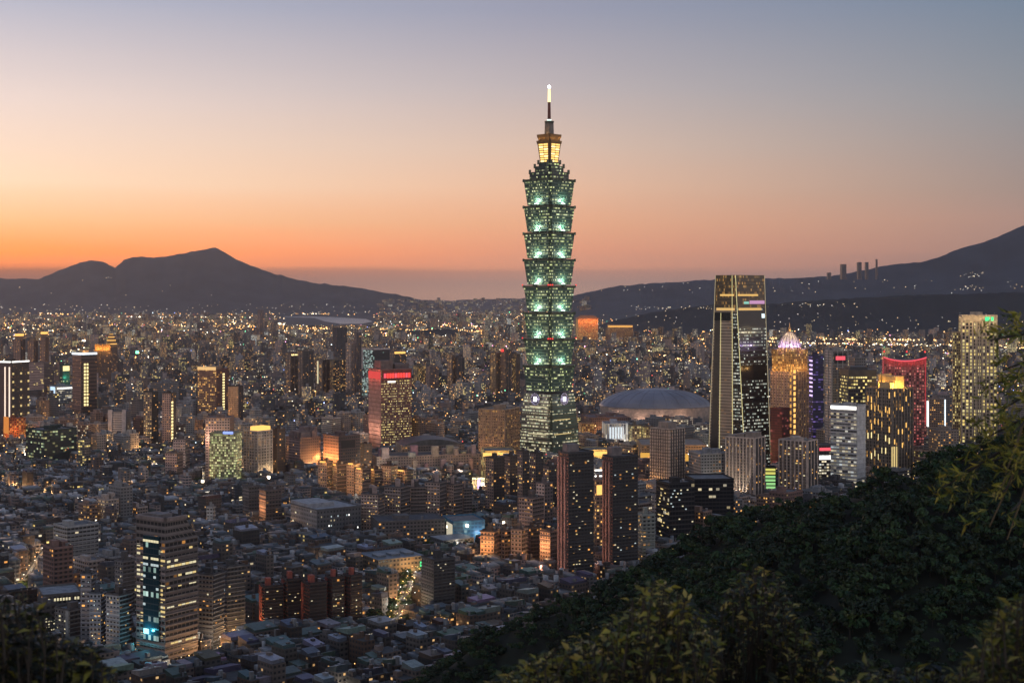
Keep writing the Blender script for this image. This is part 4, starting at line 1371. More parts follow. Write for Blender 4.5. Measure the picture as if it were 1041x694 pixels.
# ------------------------------------------------------------------ left half: bottom towers
def chamfered():
    T = tower('office_tower', 'big dark stone office tower with a tall blue glass bay and a tapering top', 'tower', 138.5, 201, 551, 676, .47, ratio=1.0, mat=facade('stone_office', .78, .46, WARM, .8, glass=(.012, .013, .015)), tint=(.20, .165, .155), lit=.02, tl=(.24, .20, .19), ll=.02, vis=670, hut=0, parapet=False, fh=4.0, cw=3.4,
              slabs=22, slabt=(.22, .19, .18))
    N, e1, e2, A, B, z1 = T['N'], T['e1'], T['e2'], T['A'], T['B'], T['z1']
    Y = T['Y']
    zt = ZP(530, Y)
    p = [N, N + e1 * A, N + e1 * A + e2 * B, N + e2 * B]
    q = [N + e2 * B * .0 + e1 * A * .0, N + e1 * A * .62, N + e1 * A * .62 + e2 * B, N + e2 * B]
    mb = MB()
    mb.prism(p, q, z1 + .01, zt, facade('stone_office', 1, 1), (.22, .185, .17), .02, 3.4, 4, roof=M_ROOF, rtint=(.2, .18, .17))
    up = mb.build('sloped_top', T['root'])
    mb = MB()
    for o, e, L, n in ((N, e1, A * .62, -e2), (N, e2, B, -e1), (N + e2 * B, e1, A * .62, e2)):
        mb.box(o - e * .8 + n * .8 + Vector((0, 0, zt + .01)), e * (L + 1.6), n * -1.8, (0, 0, 2.2), M_ROOF, (.28, .22, .20))
    mb.build('cornice', T['root'])
    mb = MB()
    mb.box(N + e1 * A * .12 + e2 * B * .3 + Vector((0, 0, zt + .01)), e1 * A * .36, e2 * B * .45, (0, 0, 3.2), M_ROOF, (.2, .18, .18))
    mb.build('roof_hut', T['root'])
    gl = facade('blue_glass', .94, .8, TEAL, .8, glass=(.012, .045, .06), run=.6, rough=.4, grough=.1)
    mb = MB()
    za, zb = ZP(653, Y), ZP(546, Y)
    o = fp(T, 'L', .16, 0, .0)
    s = [.16, .70]
    L = T['B']
    pts = [N + e2 * L * s[0] - e1 * .01, N + e2 * L * s[0] - e1 * 1.4, N + e2 * L * s[1] - e1 * 1.4, N + e2 * L * s[1] - e1 * .01]
    mb.prism(pts[::-1], pts[::-1], za, zb, gl, (.02, .05, .06), .10, 2.4, 4.0, roof=M_ROOF)
    bay = mb.build('glass_bay', T['root'])
    for f, w in ((.94, .9), (.775, .8), (.715, .9), (.60, .25), (.49, .2), (.33, .12)):
        n = 6
        for k in range(n):
            if rnd.random() < w:
                mb = MB()
                ss = s[0] + (s[1] - s[0]) * (k + .1) / n
                mb.box(N + e2 * L * ss - e1 * 1.42 + Vector((0, 0, za + (zb - za) * f)), e2 * L * (s[1] - s[0]) / n * .85, -e1 * .2, (0, 0, 1.5), E_WIN4 if f < .72 else E_WIN2)
                mb.build('window', bay)
    mb = MB()
    mb.box(N + e2 * L * .50 - e1 * 1.42 + Vector((0, 0, ZP(646.5, Y))), e2 * L * .17, -e1 * .3, (0, 0, 3.2), emis('turquoise_screen', (.35, .9, 1.0), 2.2))
    mb.build('lit_screen', bay)
    lamp(N + e2 * L * .5 - e1 * 5 + Vector((0, 0, ZP(644, Y))), 5200, (.08, .6, .8), T['root'], .8)
    for r in range(2):
        T_ = T
    windows(T, 'L', 2, 22, .34, [E_WIN1, E_WIN2], 555, 650, s0=.00, s1=.15, ww=.85, wh=.5)
    windows(T, 'L', 2, 22, .34, [E_WIN1, E_WIN2], 555, 650, s0=.72, s1=.98, ww=.8, wh=.5)
    rows = {k: (.8 if k in (2, 9, 17) else .45 if k in (13, 15) else .1 if k in (20, 18, 5) else .0) for k in range(22)}
    windows(T, 'R', 8, 22, .03, [E_WIN1, E_WIN2], 553, 668, s0=.05, s1=.95, ww=.85, wh=.42, rows=rows)
    T['yt'] = 523
    HEROES[-1]['yt'] = 523


chamfered()
for k, (a, b, yt, yb, cc, tn, tl_, lab, li) in enumerate((
        (82, 97.5, 584, 662, .7, (.10, .10, .105), (.30, .30, .32), 'grey apartment tower with small dark windows, behind the two white fronted ones', .04),
        (91, 107, 603.5, 666, .72, (.10, .105, .12), (.33, .35, .39), 'bluish grey apartment tower with lit lower windows beside the white fronted one', .12),
        (108, 134, 606, 669, .52, (.13, .11, .10), (.46, .46, .47), 'white fronted apartment tower with a brown side wall', .05),
        (117, 137, 571, 640, .4, (.12, .11, .11), (.22, .21, .21), 'dim grey tower behind the white fronted apartment tower', .03),
        (198.5, 228, 585, 656, .6, (.09, .085, .085), (.24, .225, .22), 'grey brown apartment tower beside the big dark office tower', .03),
        (221, 249, 577, 648, .35, (.10, .095, .095), (.2, .19, .19), 'taller dim grey tower behind the grey brown apartment tower', .02))):
    T = tower('apartment_tower', lab, 'apartment', a, b, yt, yb, cc, tint=tn, lit=li, tl=tl_, ll=li, vis=yb - 6, hut=2, fh=3.1, cw=3.0, slabs=int((yb - yt) / 4), slabt=tuple(v * .85 for v in tl_))
    windows(T, 'L', 6, int((yb - yt) / 4), li * .8 + .03, [E_WIN1, E_WIN2, E_WIN4], yt + 2, yb - 4)
    windows(T, 'R', 5, int((yb - yt) / 4), li * .8 + .03, [E_WIN1, E_WIN3], yt + 2, yb - 4)
T = tower('office_block', 'long low office with a pale flat roof above a row of lit windows', 'office', 38, 83, 606, 640, .12, ratio=.8, tint=(.17, .16, .155), lit=.06, vis=618, hut=0, rtint=(.30, .32, .35))
windows(T, 'R', 12, 1, .9, [E_WIN2], 608, 612.5, ww=.6, wh=.6)
T = tower('office_block', 'grey office with a rounded white corner pier and a blue lit sign', 'office', 56, 92, 621, 656, .42, tint=(.13, .11, .10), lit=.04, tl=(.26, .25, .25), ll=.06, vis=650, hut=1, slabs=8, slabt=(.24, .22, .2))
windows(T, 'L', 5, 5, .4, [E_WIN2], 626, 646)
panel(T, 'R', 84, 90, 645, 648.5, E_BLUE, 'sign_panel')
panel(T, 'L', 68, 71, 621, 650, plain('white_pier', (.45, .43, .40), .7), 'pier', 1.2)
T = tower('office_block', 'dark office with three rows of small lit windows beside the rounded corner one', 'office', 34, 57, 616, 654, .3, tint=(.13, .12, .12), lit=.04, vis=648, hut=1)
windows(T, 'R', 4, 6, .55, [E_WIN2], 628, 646, s0=.3, s1=.95)
for k, (a, b, yt, yb, lab) in enumerate(((264.5, 288, 597, 643, 'dark red brown apartment block, westmost of a linked row with red edge piers'), (287, 308, 590, 641, 'dark red brown apartment block with a lit stair column'),
                                         (307, 332, 594, 643, 'plain dark maroon apartment block in the linked row'), (331, 350, 588, 640, 'red brown apartment block with a red roof turret and many lit windows'),
                                         (349, 368, 586, 638, 'end block of the red brown row with a red edge pier'))):
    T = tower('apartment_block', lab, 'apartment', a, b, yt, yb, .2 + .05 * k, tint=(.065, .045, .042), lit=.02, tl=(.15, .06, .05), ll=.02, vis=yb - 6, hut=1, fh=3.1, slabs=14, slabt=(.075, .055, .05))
    windows(T, 'R', 5, 13, (.10, .2, .04, .26, .22)[k], [E_WIN1, E_WIN2, E_WIN3], yt + 3, yb - 6)
    panel(T, 'L', a + .4, a + 2.6, yt, yb - 5, plain('red_pier', (.30, .08, .06), .8), 'pier', 1.2)
    roofbox(T, .1, .35, .1, .45, 6, plain('red_pier', (.30, .08, .06), .8), 'roof_turret')
T = tower('apartment_tower', 'dark grey tower with a paler side, standing alone over the low houses', 'apartment', 428.5, 462.5, 570, 626, .36, tint=(.085, .08, .08), lit=.012, tl=(.15, .145, .145), ll=.01, vis=620, hut=2, fh=3.1, slabs=17, slabt=(.10, .095, .095))
windows(T, 'R', 8, 16, .03, [E_WIN1, E_WIN2], 573, 620)
T = tower('public_hall', 'broad grey civic block with a pale roof and a string of white windows', 'civic building', 295.5, 367, 519, 551, .37, ratio=.9, mat=facade('hall_wall', .35, .4, WHITE, .8), tint=(.15, .15, .155), lit=.03, tl=(.24, .23, .225), ll=.05, vis=543, hut=0, rtint=(.34, .34, .36), fh=4)
windows(T, 'R', 18, 5, .06, [E_WHITE, E_WIN4], 524, 547, rows={0: .75, 2: .15, 4: .2}, ww=.4, wh=.35)
windows(T, 'L', 9, 5, .05, [E_WHITE, E_WIN2], 524, 547, rows={0: .7, 1: .3}, ww=.4, wh=.35)
roofbox(T, .0, .6, .35, 1.0, 4, M_ROOF, 'roof_slab', (.36, .36, .38))
mb = MB()
mb.tube(fp(T, 'R', .55, 4, 6), fp(T, 'R', .55, T['z1'] + 2, 6), .25, .2, M_DARK, 6)
mb.build('flagpole', T['root'])

# ---- rows of turreted apartment blocks
row = (
    (367, 391, 503, 545, .72, 'pale beige apartment block with paired roof turrets and sprinkled lights, first of its row'), (391, 417, 496, 541, .62, 'beige apartment block with many lit windows in the turreted row'),
    (415.5, 433, 496, 538, .12, 'shadowed grey side block in the turreted row'), (432, 454, 491, 538, .68, 'pinkish beige apartment block with three turrets'), (452, 470, 493, 536, .5, 'beige grey apartment block under a single tall turret'),
    (468, 480, 497, 534, .3, 'slim grey apartment block at the end of the turreted row'))
for k, (a, b, yt, yb, cc, lab) in enumerate(row):
    pk = (.40, .31, .27) if k % 2 == 0 else (.36, .29, .26)
    T = tower('apartment_block', lab, 'apartment', a, b, yt, yb, cc, tint=(.12, .105, .10), lit=.05, tl=pk, ll=.10, vis=yb - 8, hut=1, fh=3.1, cw=3, slabs=12, slabt=tuple(v * .8 for v in pk))
    for q in range(3 if k in (0, 3) else 2 if k in (1, 2) else 1):
        roofbox(T, .08 + .28 * q, .24 + .28 * q, .15 + .2 * q, .38 + .2 * q, 8, M_ROOF, 'roof_turret', (.36, .27, .24))
    windows(T, 'L', 7, 12, (.24, .22, .05, .10, .08, .1)[k], [E_WIN2, E_WIN1, E_WIN3], yt + 2, yb - 8)
row = ((361, 377, 477, 514, .45, 'brown block with a dark side and orange lit crown, behind the turreted row'), (376, 390, 478, 512, .35, 'dark brown block beneath orange roof lamps'), (388, 404, 474, 512, .6, 'warm beige block with window dots, half behind the turreted row'),
       (403, 420, 479, 510, .5, 'dim brownish block with yellow roof lights'), (323.5, 338, 470, 512, .6, 'brick block with an orange lit front, first of an orange crowned pair'), (337.5, 352, 473, 512, .35, 'dark brick block with gold crown lamps'),
       (352.5, 366, 472, 512, .55, 'brick block with sprinkled yellow windows and a gold lit roof edge'), (365, 380, 475, 511, .35, 'dark brick block at the end of the orange crowned row'))
for k, (a, b, yt, yb, cc, lab) in enumerate(row):
    T = tower('apartment_block', lab, 'apartment', a, b, yt, yb, cc, tint=(.085, .06, .055), lit=.08, tl=(.33, .23, .18), ll=.16, vis=yb - 16, hut=1, fh=3.1, cw=3, slabs=10, slabt=(.25, .17, .14))
    windows(T, 'L', 5, 9, .22, [E_WIN1, E_WIN3], yt + 3, yb - 12)
    windows(T, 'R', 5, 9, .12, [E_WIN1, E_WIN3], yt + 3, yb - 12)
    if k not in (2, ):
        lamp(T['N'] + T['n2'] * 5 + Vector((0, 0, T['z1'] + 2)), 3500, (1, .5, .15), T['root'], 1)
        panel(T, 'L', a + 2, T['xc'] - 1, yt - 1.2, yt + .2, E_GOLD, 'roof_lamp', 1.0)

# ---- the civic complex: stepped pink blocks under a dark curved roof
T = tower('city_hall', 'wide stepped pinkish civic complex of boxy blocks', 'civic building', 376, 492, 465, 490, .06, ratio=3.2, mat=facade('civic_wall', .4, .45, WARM, .8), tint=(.36, .27, .23), lit=.10, vis=478, hut=0, rtint=(.10, .085, .08))
for k in range(30):
    s = (k + rnd.uniform(.0, .5)) / 31
    hh = T['z1'] * rnd.choice((.28, .4, .55, .7, .85))
    tt = -.30 if hh < T['z1'] * .5 else -.14
    roofbox(T, s, s + rnd.uniform(.028, .06), tt, -.02, hh, M_ROOF, 'block', tuple(v * rnd.uniform(.8, 1.1) for v in (.56, .41, .34)), dz=-T['z1'])
for k in range(16):
    s = rnd.random() * .92
    tt = rnd.choice((-.06, .0, .15, .3))
    roofbox(T, s, s + rnd.uniform(.03, .07), tt, tt + .16, rnd.uniform(4, 15), M_ROOF, 'block', tuple(v * rnd.uniform(.8, 1.15) for v in (.42, .31, .26)), dz=rnd.uniform(-2, 0))
for s in (.08, .28, .5, .7, .92):
    lamp(fp(T, 'R', s, 16, 40), 9000, (1, .66, .45), T['root'], 1)
T2 = tower('arena', 'dark low arena roof curving over the civic complex', 'arena', 402, 472, 454, 481, .1, ratio=1.4, tint=(.2, .16, .14), lit=.05, vis=460, hut=0, rtint=(.03, .04, .045))
mb = MB()
N, e1, e2, A, B = T2['N'], T2['e1'], T2['e2'], T2['A'], T2['B']
for k in range(12):
    u0, u1 = k / 12, (k + 1) / 12
    h = lambda u: T2['z1'] + .3 + 8.5 * math.sin(math.pi * u) ** .8
    a, b = N + e1 * A * u0, N + e1 * A * u1
    mb.face([(*a[:2], h(u0)), (*b[:2], h(u1)), (*(b + e2 * B)[:2], h(u1)), (*(a + e2 * B)[:2], h(u0))], M_SHEET, (.025, .035, .042))
    mb.face([(*a[:2], T2['z1']), (*b[:2], T2['z1']), (*b[:2], h(u1)), (*a[:2], h(u0))], M_ROOF, (.10, .10, .10))
mb.build('curved_roof', T2['root'])
T = tower('pavilion', 'long pavilion with a gold lit colonnade beside the brown hotel slab', 'pavilion', 489, 524, 459, 492, .12, mat=facade('colonnade', .5, .8, YELLOW, 1.1), tint=(.5, .36, .17), lit=.6, vis=465, hut=0, fh=7, cw=5)
for xx in (.1, .35, .6, .9):
    lamp(fp(T, 'R', xx, T['z1'] - 6, 6), 3500, (1, .6, .18), T['root'], 1)
panel(T, 'R', 491, 523, 460, 463.5, E_GOLD, 'light_band', .5)

T = tower('pavilion', 'cluster of white and gold plaza lights as an invented pavilion before the civic complex', 'pavilion', 480, 492.5, 487, 505, .4, mat=facade('plaza_glow', .6, .8, YELLOW, 1.2), tint=(.5, .45, .35), lit=.7, ll=.6, vis=499, hut=0, fh=4, cw=3)  # invented building that carries the plaza's cluster of bright lights
panel(T, 'R', 485.5, 488, 487.5, 499, E_VIOLET, 'neon_line', .6)
panel(T, 'R', 489, 492, 491, 497, E_WHITE, 'lit_front', .6)
for s in (.2, .8):
    lamp(fp(T, 'R', s, 22, 10), 12000, (1, .85, .6), T['root'], 1)
    lamp(fp(T, 'L', s, 22, 10), 12000, (1, .75, .4), T['root'], 1)

# ---- the row of middle distance landmarks
def red_top():
    T = tower('office_tower', 'pinkish office tower with a glowing red band around its top', 'tower', 375, 418.5, 376, 464, .29, ratio=1.2, mat=facade('slot_wall', .62, .36, YELLOW, 1.7, glass=(.05, .03, .025)), tint=(.36, .17, .14), lit=.62, tl=(.42, .25, .20), ll=.0, vis=455, hut=0, fh=3.7, cw=2.0, slabs=21, slabt=(.22, .13, .11), parapet=True)
    panel(T, 'L', 375, 387.4, 380, 453, plain('pink_stone', (.42, .25, .21), .8), 'side_wall', .5)
    panel(T, 'L', 375.2, 387.4, 378, 385.5, emis('red_band', (1, .10, .09), .75), 'red_band', .8, lift=.5)
    panel(T, 'R', 388, 418.3, 376.3, 386.8, plain('red_frame', (.28, .06, .05), .7), 'top_band', .6)
    for k in range(10):
        panel(T, 'R', 390 + 2.75 * k, 392.1 + 2.75 * k, 379.6, 384.4, E_RED if k % 4 else E_PINK, 'red_window', .4, lift=.6)
    panel(T, 'R', 394, 402, 387.6, 389.2, E_WHITE, 'sign_panel', .5)
    roofbox(T, .02, .42, .1, .6, 13, M_ROOF, 'roof_hut', (.2, .14, .13))
    roofbox(T, .50, .95, .1, .6, 8, M_ROOF, 'roof_hut', (.16, .12, .12))
    roofbox(T, .1, .3, .62, .9, 7, M_ROOF, 'roof_hut', (.2, .14, .13))
    for s in (.2, .8):
        lamp(fp(T, 'L', s, T['z1'] - 8, 9), 6000, (1, .15, .1), T['root'], 1)
        lamp(fp(T, 'L', s, T['z1'] * .3, 12), 9000, (1, .6, .4), T['root'], 1)


red_top()
T = tower('hotel', 'broad brown grid hotel slab with countless small amber windows', 'hotel', 486.5, 528, 417, 482, .64, ratio=1.3, mat=facade('amber_grid', .62, .55, GOLD, .8, glass=(.04, .02, .012)), tint=(.30, .20, .14), lit=.38, tl=(.36, .24, .16), ll=.38, vis=458, hut=2, fh=3.5, cw=3.0, ribs=(9, 16), ribt=(.38, .25, .17), slabs=17, slabt=(.36, .24, .16))
for k in range(3):
    lamp(fp(T, 'L', .15 + .35 * k, 22, 14), 6000, (1, .6, .3), T['root'], 2)
T = tower('office_tower', 'dark tower with two white vertical light lines and a lit top edge', 'tower', -8, 29.5, 369, 449, .52, mat=facade('dot_wall', .35, .25, WARM, .9), tint=(.07, .055, .05), lit=.12, tl=(.12, .08, .07), ll=.03, vis=424, hut=1)
panel(T, 'R', 12, 29.5, 367.2, 368.6, E_WHITE, 'light_line', .8)
panel(T, 'L', -8, 11, 367.2, 368.6, E_WHITE, 'light_line', .8)
for xx in (4.8, 9.2):
    panel(T, 'L', xx, xx + 1.0, 373, 424, emis('neon_pinkish', (1, .78, .62), 1.3), 'light_line', .8)
for xx in (12.5, 20.5, 28):
    for k in range(6):
        panel(T, 'R', xx, xx + 1.6, 379 + 8.3 * k, 381 + 8.3 * k, E_WIN1, 'lamp_dot', .5)
T = tower('shop_building', 'low building glowing orange at the foot of the white lined tower', 'shop', 3, 26, 426, 458, .3, mat=M_GOLD, tint=(.30, .10, .04), lit=.4, vis=446, hut=1)
lamp(fp(T, 'R', .3, 30, 9), 9000, (1, .32, .08), T['root'], 1)
lamp(fp(T, 'L', .4, 22, 9), 9000, (1, .32, .08), T['root'], 1)
panel(T, 'L', 4, 9, 424, 441, emis('orange_sign', (1, .35, .08), .7), 'lit_sign', .5)
T = tower('apartment_block', 'broad pinkish beige slab beside the white lined tower', 'apartment', 29.5, 54, 369, 413, .62, mat=M_OFFY, tint=(.2, .14, .13), lit=.08, tl=(.40, .28, .24), ll=.12, vis=391, hut=0, cw=3)
for k, (a, b, yt, crown, lab) in enumerate(((13.5, 25.5, 345, 339, 'slim brown tower with a broad gold lit crown, first of three in a row'), (28, 38.5, 347, 343, 'slim brown tower with an unlit stepped crown, middle of three in a row'), (40.5, 49.5, 343, 340, 'slim brown tower under a gold ball of light, last of three in a row'))):
    T = tower('apartment_tower', lab, 'apartment', a, b, yt, 400, .6, tint=(.10, .07, .065), lit=.1, tl=(.30, .19, .15), ll=.16, vis=367, hut=0, ribs=(3, 4), ribt=(.26, .17, .14))
    roofbox(T, .2, .8, .2, .8, 8, M_ROOF, 'crown', (.3, .2, .13))
    if k != 1:
        roofbox(T, .1, .9, .1, .9, 5, E_GOLD, 'lit_crown', dz=8.01)
T = tower('office_block', 'slim dark green lit block with a yellow lit top', 'office', 60.5, 71, 371, 418, .3, mat=M_GREEN, tint=(.03, .10, .08), lit=.2, vis=392, hut=0)
panel(T, 'R', 64, 70.5, 372, 377, E_YEL, 'lit_top', .5)
lamp(fp(T, 'R', .5, T['z1'] - 25, 9), 9000, (.1, .8, .5), T['root'], 1)
T = tower('shop_building', 'low white lit building with a pale blue screen between two towers', 'shop', 50, 76, 393, 421, .3, mat=M_OFF, tint=(.3, .32, .34), lit=.4, vis=400, hut=1)
panel(T, 'L', 51.5, 56, 393.5, 400, emis('blue_screen', (.55, .75, 1), 1.3), 'screen', .6)
panel(T, 'R', 58.5, 75, 394, 395.5, E_WHITE, 'light_line', .6)
T = tower('hotel_tower', 'rounded brown tower with a white blue lit rim and a yellow window column', 'tower', 73.5, 98.5, 360, 429, .36, mat=facade('brown_band_wall', .9, .4, WARM, .7, glass=(.08, .05, .04)), tint=(.045, .035, .035), lit=.03, tl=(.34, .20, .15), ll=.08, vis=415, hut=0, slabs=18, slabt=(.26, .16, .13))
panel(T, 'R', 82.6, 98.4, 358.6, 360.6, E_CYAN, 'light_rim', 1.2)
panel(T, 'L', 73.6, 82.4, 358.6, 360.6, E_CYAN, 'light_rim', 1.2)
for k in range(13):
    panel(T, 'R', 85.3, 87.0, 369.5 + 3.4 * k, 371.9 + 3.4 * k, E_YEL, 'window', .5)
    panel(T, 'R', 88.0, 89.7, 369.5 + 3.4 * k, 371.9 + 3.4 * k, E_YEL, 'window', .5)
roofbox(T, .2, .6, .2, .6, 7, plain('gold_hut', (.45, .28, .14), .7), 'roof_hut')
lamp(T['N'] + T['e1'] * T['A'] * .35 + Vector((0, 0, T['z1'] + 4)), 3500, (1, .6, .25), T['root'], 1)
T = tower('hotel_tower', 'brown tower with a broad gold floodlit top behind the rounded one', 'tower', 95.5, 113, 357, 398, .45, tint=(.14, .09, .07), lit=.12, vis=376, hut=0)
roofbox(T, .05, .95, .05, .95, 17, M_GOLD, 'lit_crown', (.5, .25, .08), facade_lit=.6)
for s in (.1, .5, .9):
    lamp(fp(T, 'R', s, T['z1'] + 5, 7), 8000, (1, .5, .1), T['root'], 1)
    lamp(fp(T, 'L', s, T['z1'] + 5, 7), 8000, (1, .5, .1), T['root'], 1)
T = tower('hotel_tower', 'tower topped by a tiered golden lit drum', 'tower', 107, 119.5, 352, 394, .5, tint=(.16, .10, .08), lit=.2, vis=374, hut=0)
c = T['N'] + T['e1'] * T['A'] * .5 + T['e2'] * T['B'] * .5
for k, (r, h) in enumerate(((13, 9), (10.5, 9), (7.5, 8), (4, 5))):
    mb = MB()
    mb.tube(c + Vector((0, 0, T['z1'] + .01 + 9 * k)), c + Vector((0, 0, T['z1'] + 9 * k + h)), r, r, plain('gold_drum', (.40, .22, .09), .6), 14)
    mb.tube(c + Vector((0, 0, T['z1'] + 9 * k + h * .55)), c + Vector((0, 0, T['z1'] + 9 * k + h * .75)), r + .5, r + .5, E_GOLD, 14)
    mb.build('drum_tier', T['root'])
T = tower('office_tower', 'pale grey grid building between two plain white side walls', 'office', 110, 133, 419, 456, .78, ratio=.7, mat=facade('pale_grid', .6, .6, WHITE, .5, glass=(.06, .055, .055)), tint=(.20, .19, .19), lit=.04, tl=(.46, .40, .39), ll=.03, vis=441, hut=1, cw=3)
panel(T, 'L', 110, 114.5, 416.5, 446, plain('pale_wall', (.52, .46, .45), .8), 'side_wall', 1.5)
panel(T, 'L', 124.5, 128.2, 416.5, 446, plain('pale_wall', (.52, .46, .45), .8), 'side_wall', 1.5)
T = tower('apartment_tower', 'dark tower with cream window columns, first of a twin pair', 'apartment', 146, 161, 399, 460, .55, tint=(.06, .06, .06), lit=.12, tl=(.16, .13, .11), ll=.5, vis=446, hut=1)
T = tower('apartment_tower', 'pinkish tower with a yellow window column on its edge, second of a twin pair', 'apartment', 165, 179, 400, 460, .6, tint=(.09, .07, .06), lit=.15, tl=(.33, .23, .20), ll=.15, vis=446, hut=1)
for k in range(12):
    panel(T, 'R', 174.2, 175.8, 408 + 3.3 * k, 410.2 + 3.3 * k, E_YEL, 'window', .5)
T = tower('office_block', 'grey stepped office roof behind the twin pair of towers', 'office', 153, 182, 390, 425, .4, tint=GREY, lit=.06, vis=398, hut=2, rtint=(.28, .27, .28))
T = tower('office_block', 'wide dark office with patches of green white windows', 'office', 26.5, 78, 438, 476, .36, mat=M_GREEN, tint=(.03, .05, .045), lit=.32, vis=469, hut=2, fh=3.8, cw=4)
T = tower('office_block', 'small block with a bright yellow lit corner next to the green windowed office', 'office', 79.5, 92, 447, 482, .5, mat=M_OFFY, tint=(.14, .13, .13), lit=.1, ll=.55, vis=472, hut=1)
T = tower('apartment_block', 'pinkish white terraced apartment block, taller of two', 'apartment', 176, 193, 447, 486, .72, tint=(.18, .15, .14), lit=.03, tl=(.44, .33, .30), ll=.05, vis=478, hut=2, slabs=11, slabt=(.34, .26, .24))
T = tower('apartment_block', 'pinkish white terraced apartment block, lower and longer of two', 'apartment', 168, 186, 461, 494, .66, tint=(.18, .15, .14), lit=.03, tl=(.42, .31, .28), ll=.05, vis=482, hut=1, slabs=9, slabt=(.34, .26, .24))
T = tower('hotel_tower', 'brown tower with a gold lit brow over rows of amber windows', 'tower', 201, 232.5, 376, 432, .6, mat=facade('amber_tower', .7, .5, GOLD, 1.4, glass=(.06, .03, .02)), tint=(.18, .07, .055), lit=.05, tl=(.30, .17, .11), ll=.45, vis=417, hut=0, fh=3.5)
panel(T, 'L', 201, 219.5, 373, 376.3, emis('gold_brow', (1, .62, .26), .9), 'light_band', 1)
panel(T, 'L', 203, 217, 377, 383, plain('brown_stone', (.26, .14, .10), .8), 'plain_band', .5)
for k in range(14):
    panel(T, 'R', 226.2, 228.2, 380 + 2.8 * k, 381.7 + 2.8 * k, E_YEL, 'window', .5)
roofbox(T, .2, .7, .2, .7, 6, M_ROOF, 'roof_hut', (.3, .2, .14))
T = tower('apartment_block', 'tan block with ribbed front leaning on the amber windowed tower', 'apartment', 232, 247, 393, 436, .68, tint=(.08, .06, .055), lit=.06, tl=(.40, .27, .17), ll=.1, vis=421, hut=0, ribs=(3, 6))
T = tower('apartment_block', 'pinkish orange lit slab behind the yellow green glass office', 'apartment', 209, 238, 425, 490, .85, tint=(.3, .2, .16), lit=.1, tl=(.50, .33, .27), ll=.08, vis=440, hut=1)
lamp(fp(T, 'L', .9, T['z1'] - 25, 9), 9000, (1, .6, .45), T['root'], 1)
T = tower('office_tower', 'yellow green lit glass office with a blue sign on its roof', 'tower', 213, 246, 441, 498, .8, ratio=.6, mat=facade('lime_glass', .82, .62, [(0, (.75, .95, .35)), (.5, (1.0, .92, .45)), (1, (.9, .95, .6))], .9, glass=(.16, .16, .08), run=.15), tint=(.34, .33, .2), lit=.66, vis=490, hut=0, fh=3.1, cw=2.3)
panel(T, 'L', 227, 237, 438.6, 441, E_BLUE, 'sign_panel', 1)
T = tower('apartment_tower', 'white framed grid tower with a yellow lit crown', 'apartment', 248, 277, 439, 490, .48, mat=facade('white_grid', .66, .62, WARM, .8, glass=(.03, .03, .03)), tint=(.42, .36, .32), lit=.28, vis=481, hut=0, ribs=(6, 6), ribt=(.50, .43, .38), slabs=16, slabt=(.46, .4, .35))
roofbox(T, .15, .95, .1, .7, 6, E_GOLD, 'lit_crown')
lamp(fp(T, 'R', .5, 12, 9), 11000, (1, .7, .35), T['root'], 1)
T = tower('apartment_tower', 'dark brown tower with yellow edge lights next to the white framed one', 'apartment', 276.5, 290, 437, 487, .4, tint=(.09, .06, .05), lit=.16, vis=474, hut=1)
T = tower('apartment_block', 'stepped brown block of jutting boxes above an orange lit yard', 'apartment', 290.5, 326, 446, 482, .4, tint=(.18, .13, .12), lit=.05, tl=(.28, .20, .18), ll=.05, vis=468, hut=1)
for k in range(10):
    roofbox(T, rnd.random() * .85, .9, rnd.random() * .5, .8, rnd.uniform(3, 14), M_ROOF, 'block', (.24, .17, .155), dz=.02 * k)
T = tower('office_block', 'broad brown block washed in orange light from below', 'office', 328.5, 366, 444, 482, .42, tint=(.17, .11, .095), lit=.04, tl=(.32, .20, .15), ll=.02, vis=470, hut=1, fh=4)
panel(T, 'R', 347, 361, 448, 456, plain('recess_shade', (.03, .02, .02), .6), 'painted_recess', .4)  # another raised panel, painted near black to read as a shaded recess
for s in (.1, .5, .9):
    lamp(fp(T, 'L', s, T['z1'] * .42, 9), 15000, (1, .40, .12), T['root'], 1)
T = tower('office_block', 'dark low block with three light squares right of the brown orange washed one', 'office', 366, 378, 452, 490, .3, tint=DBROWN, lit=.2, vis=470, hut=1)
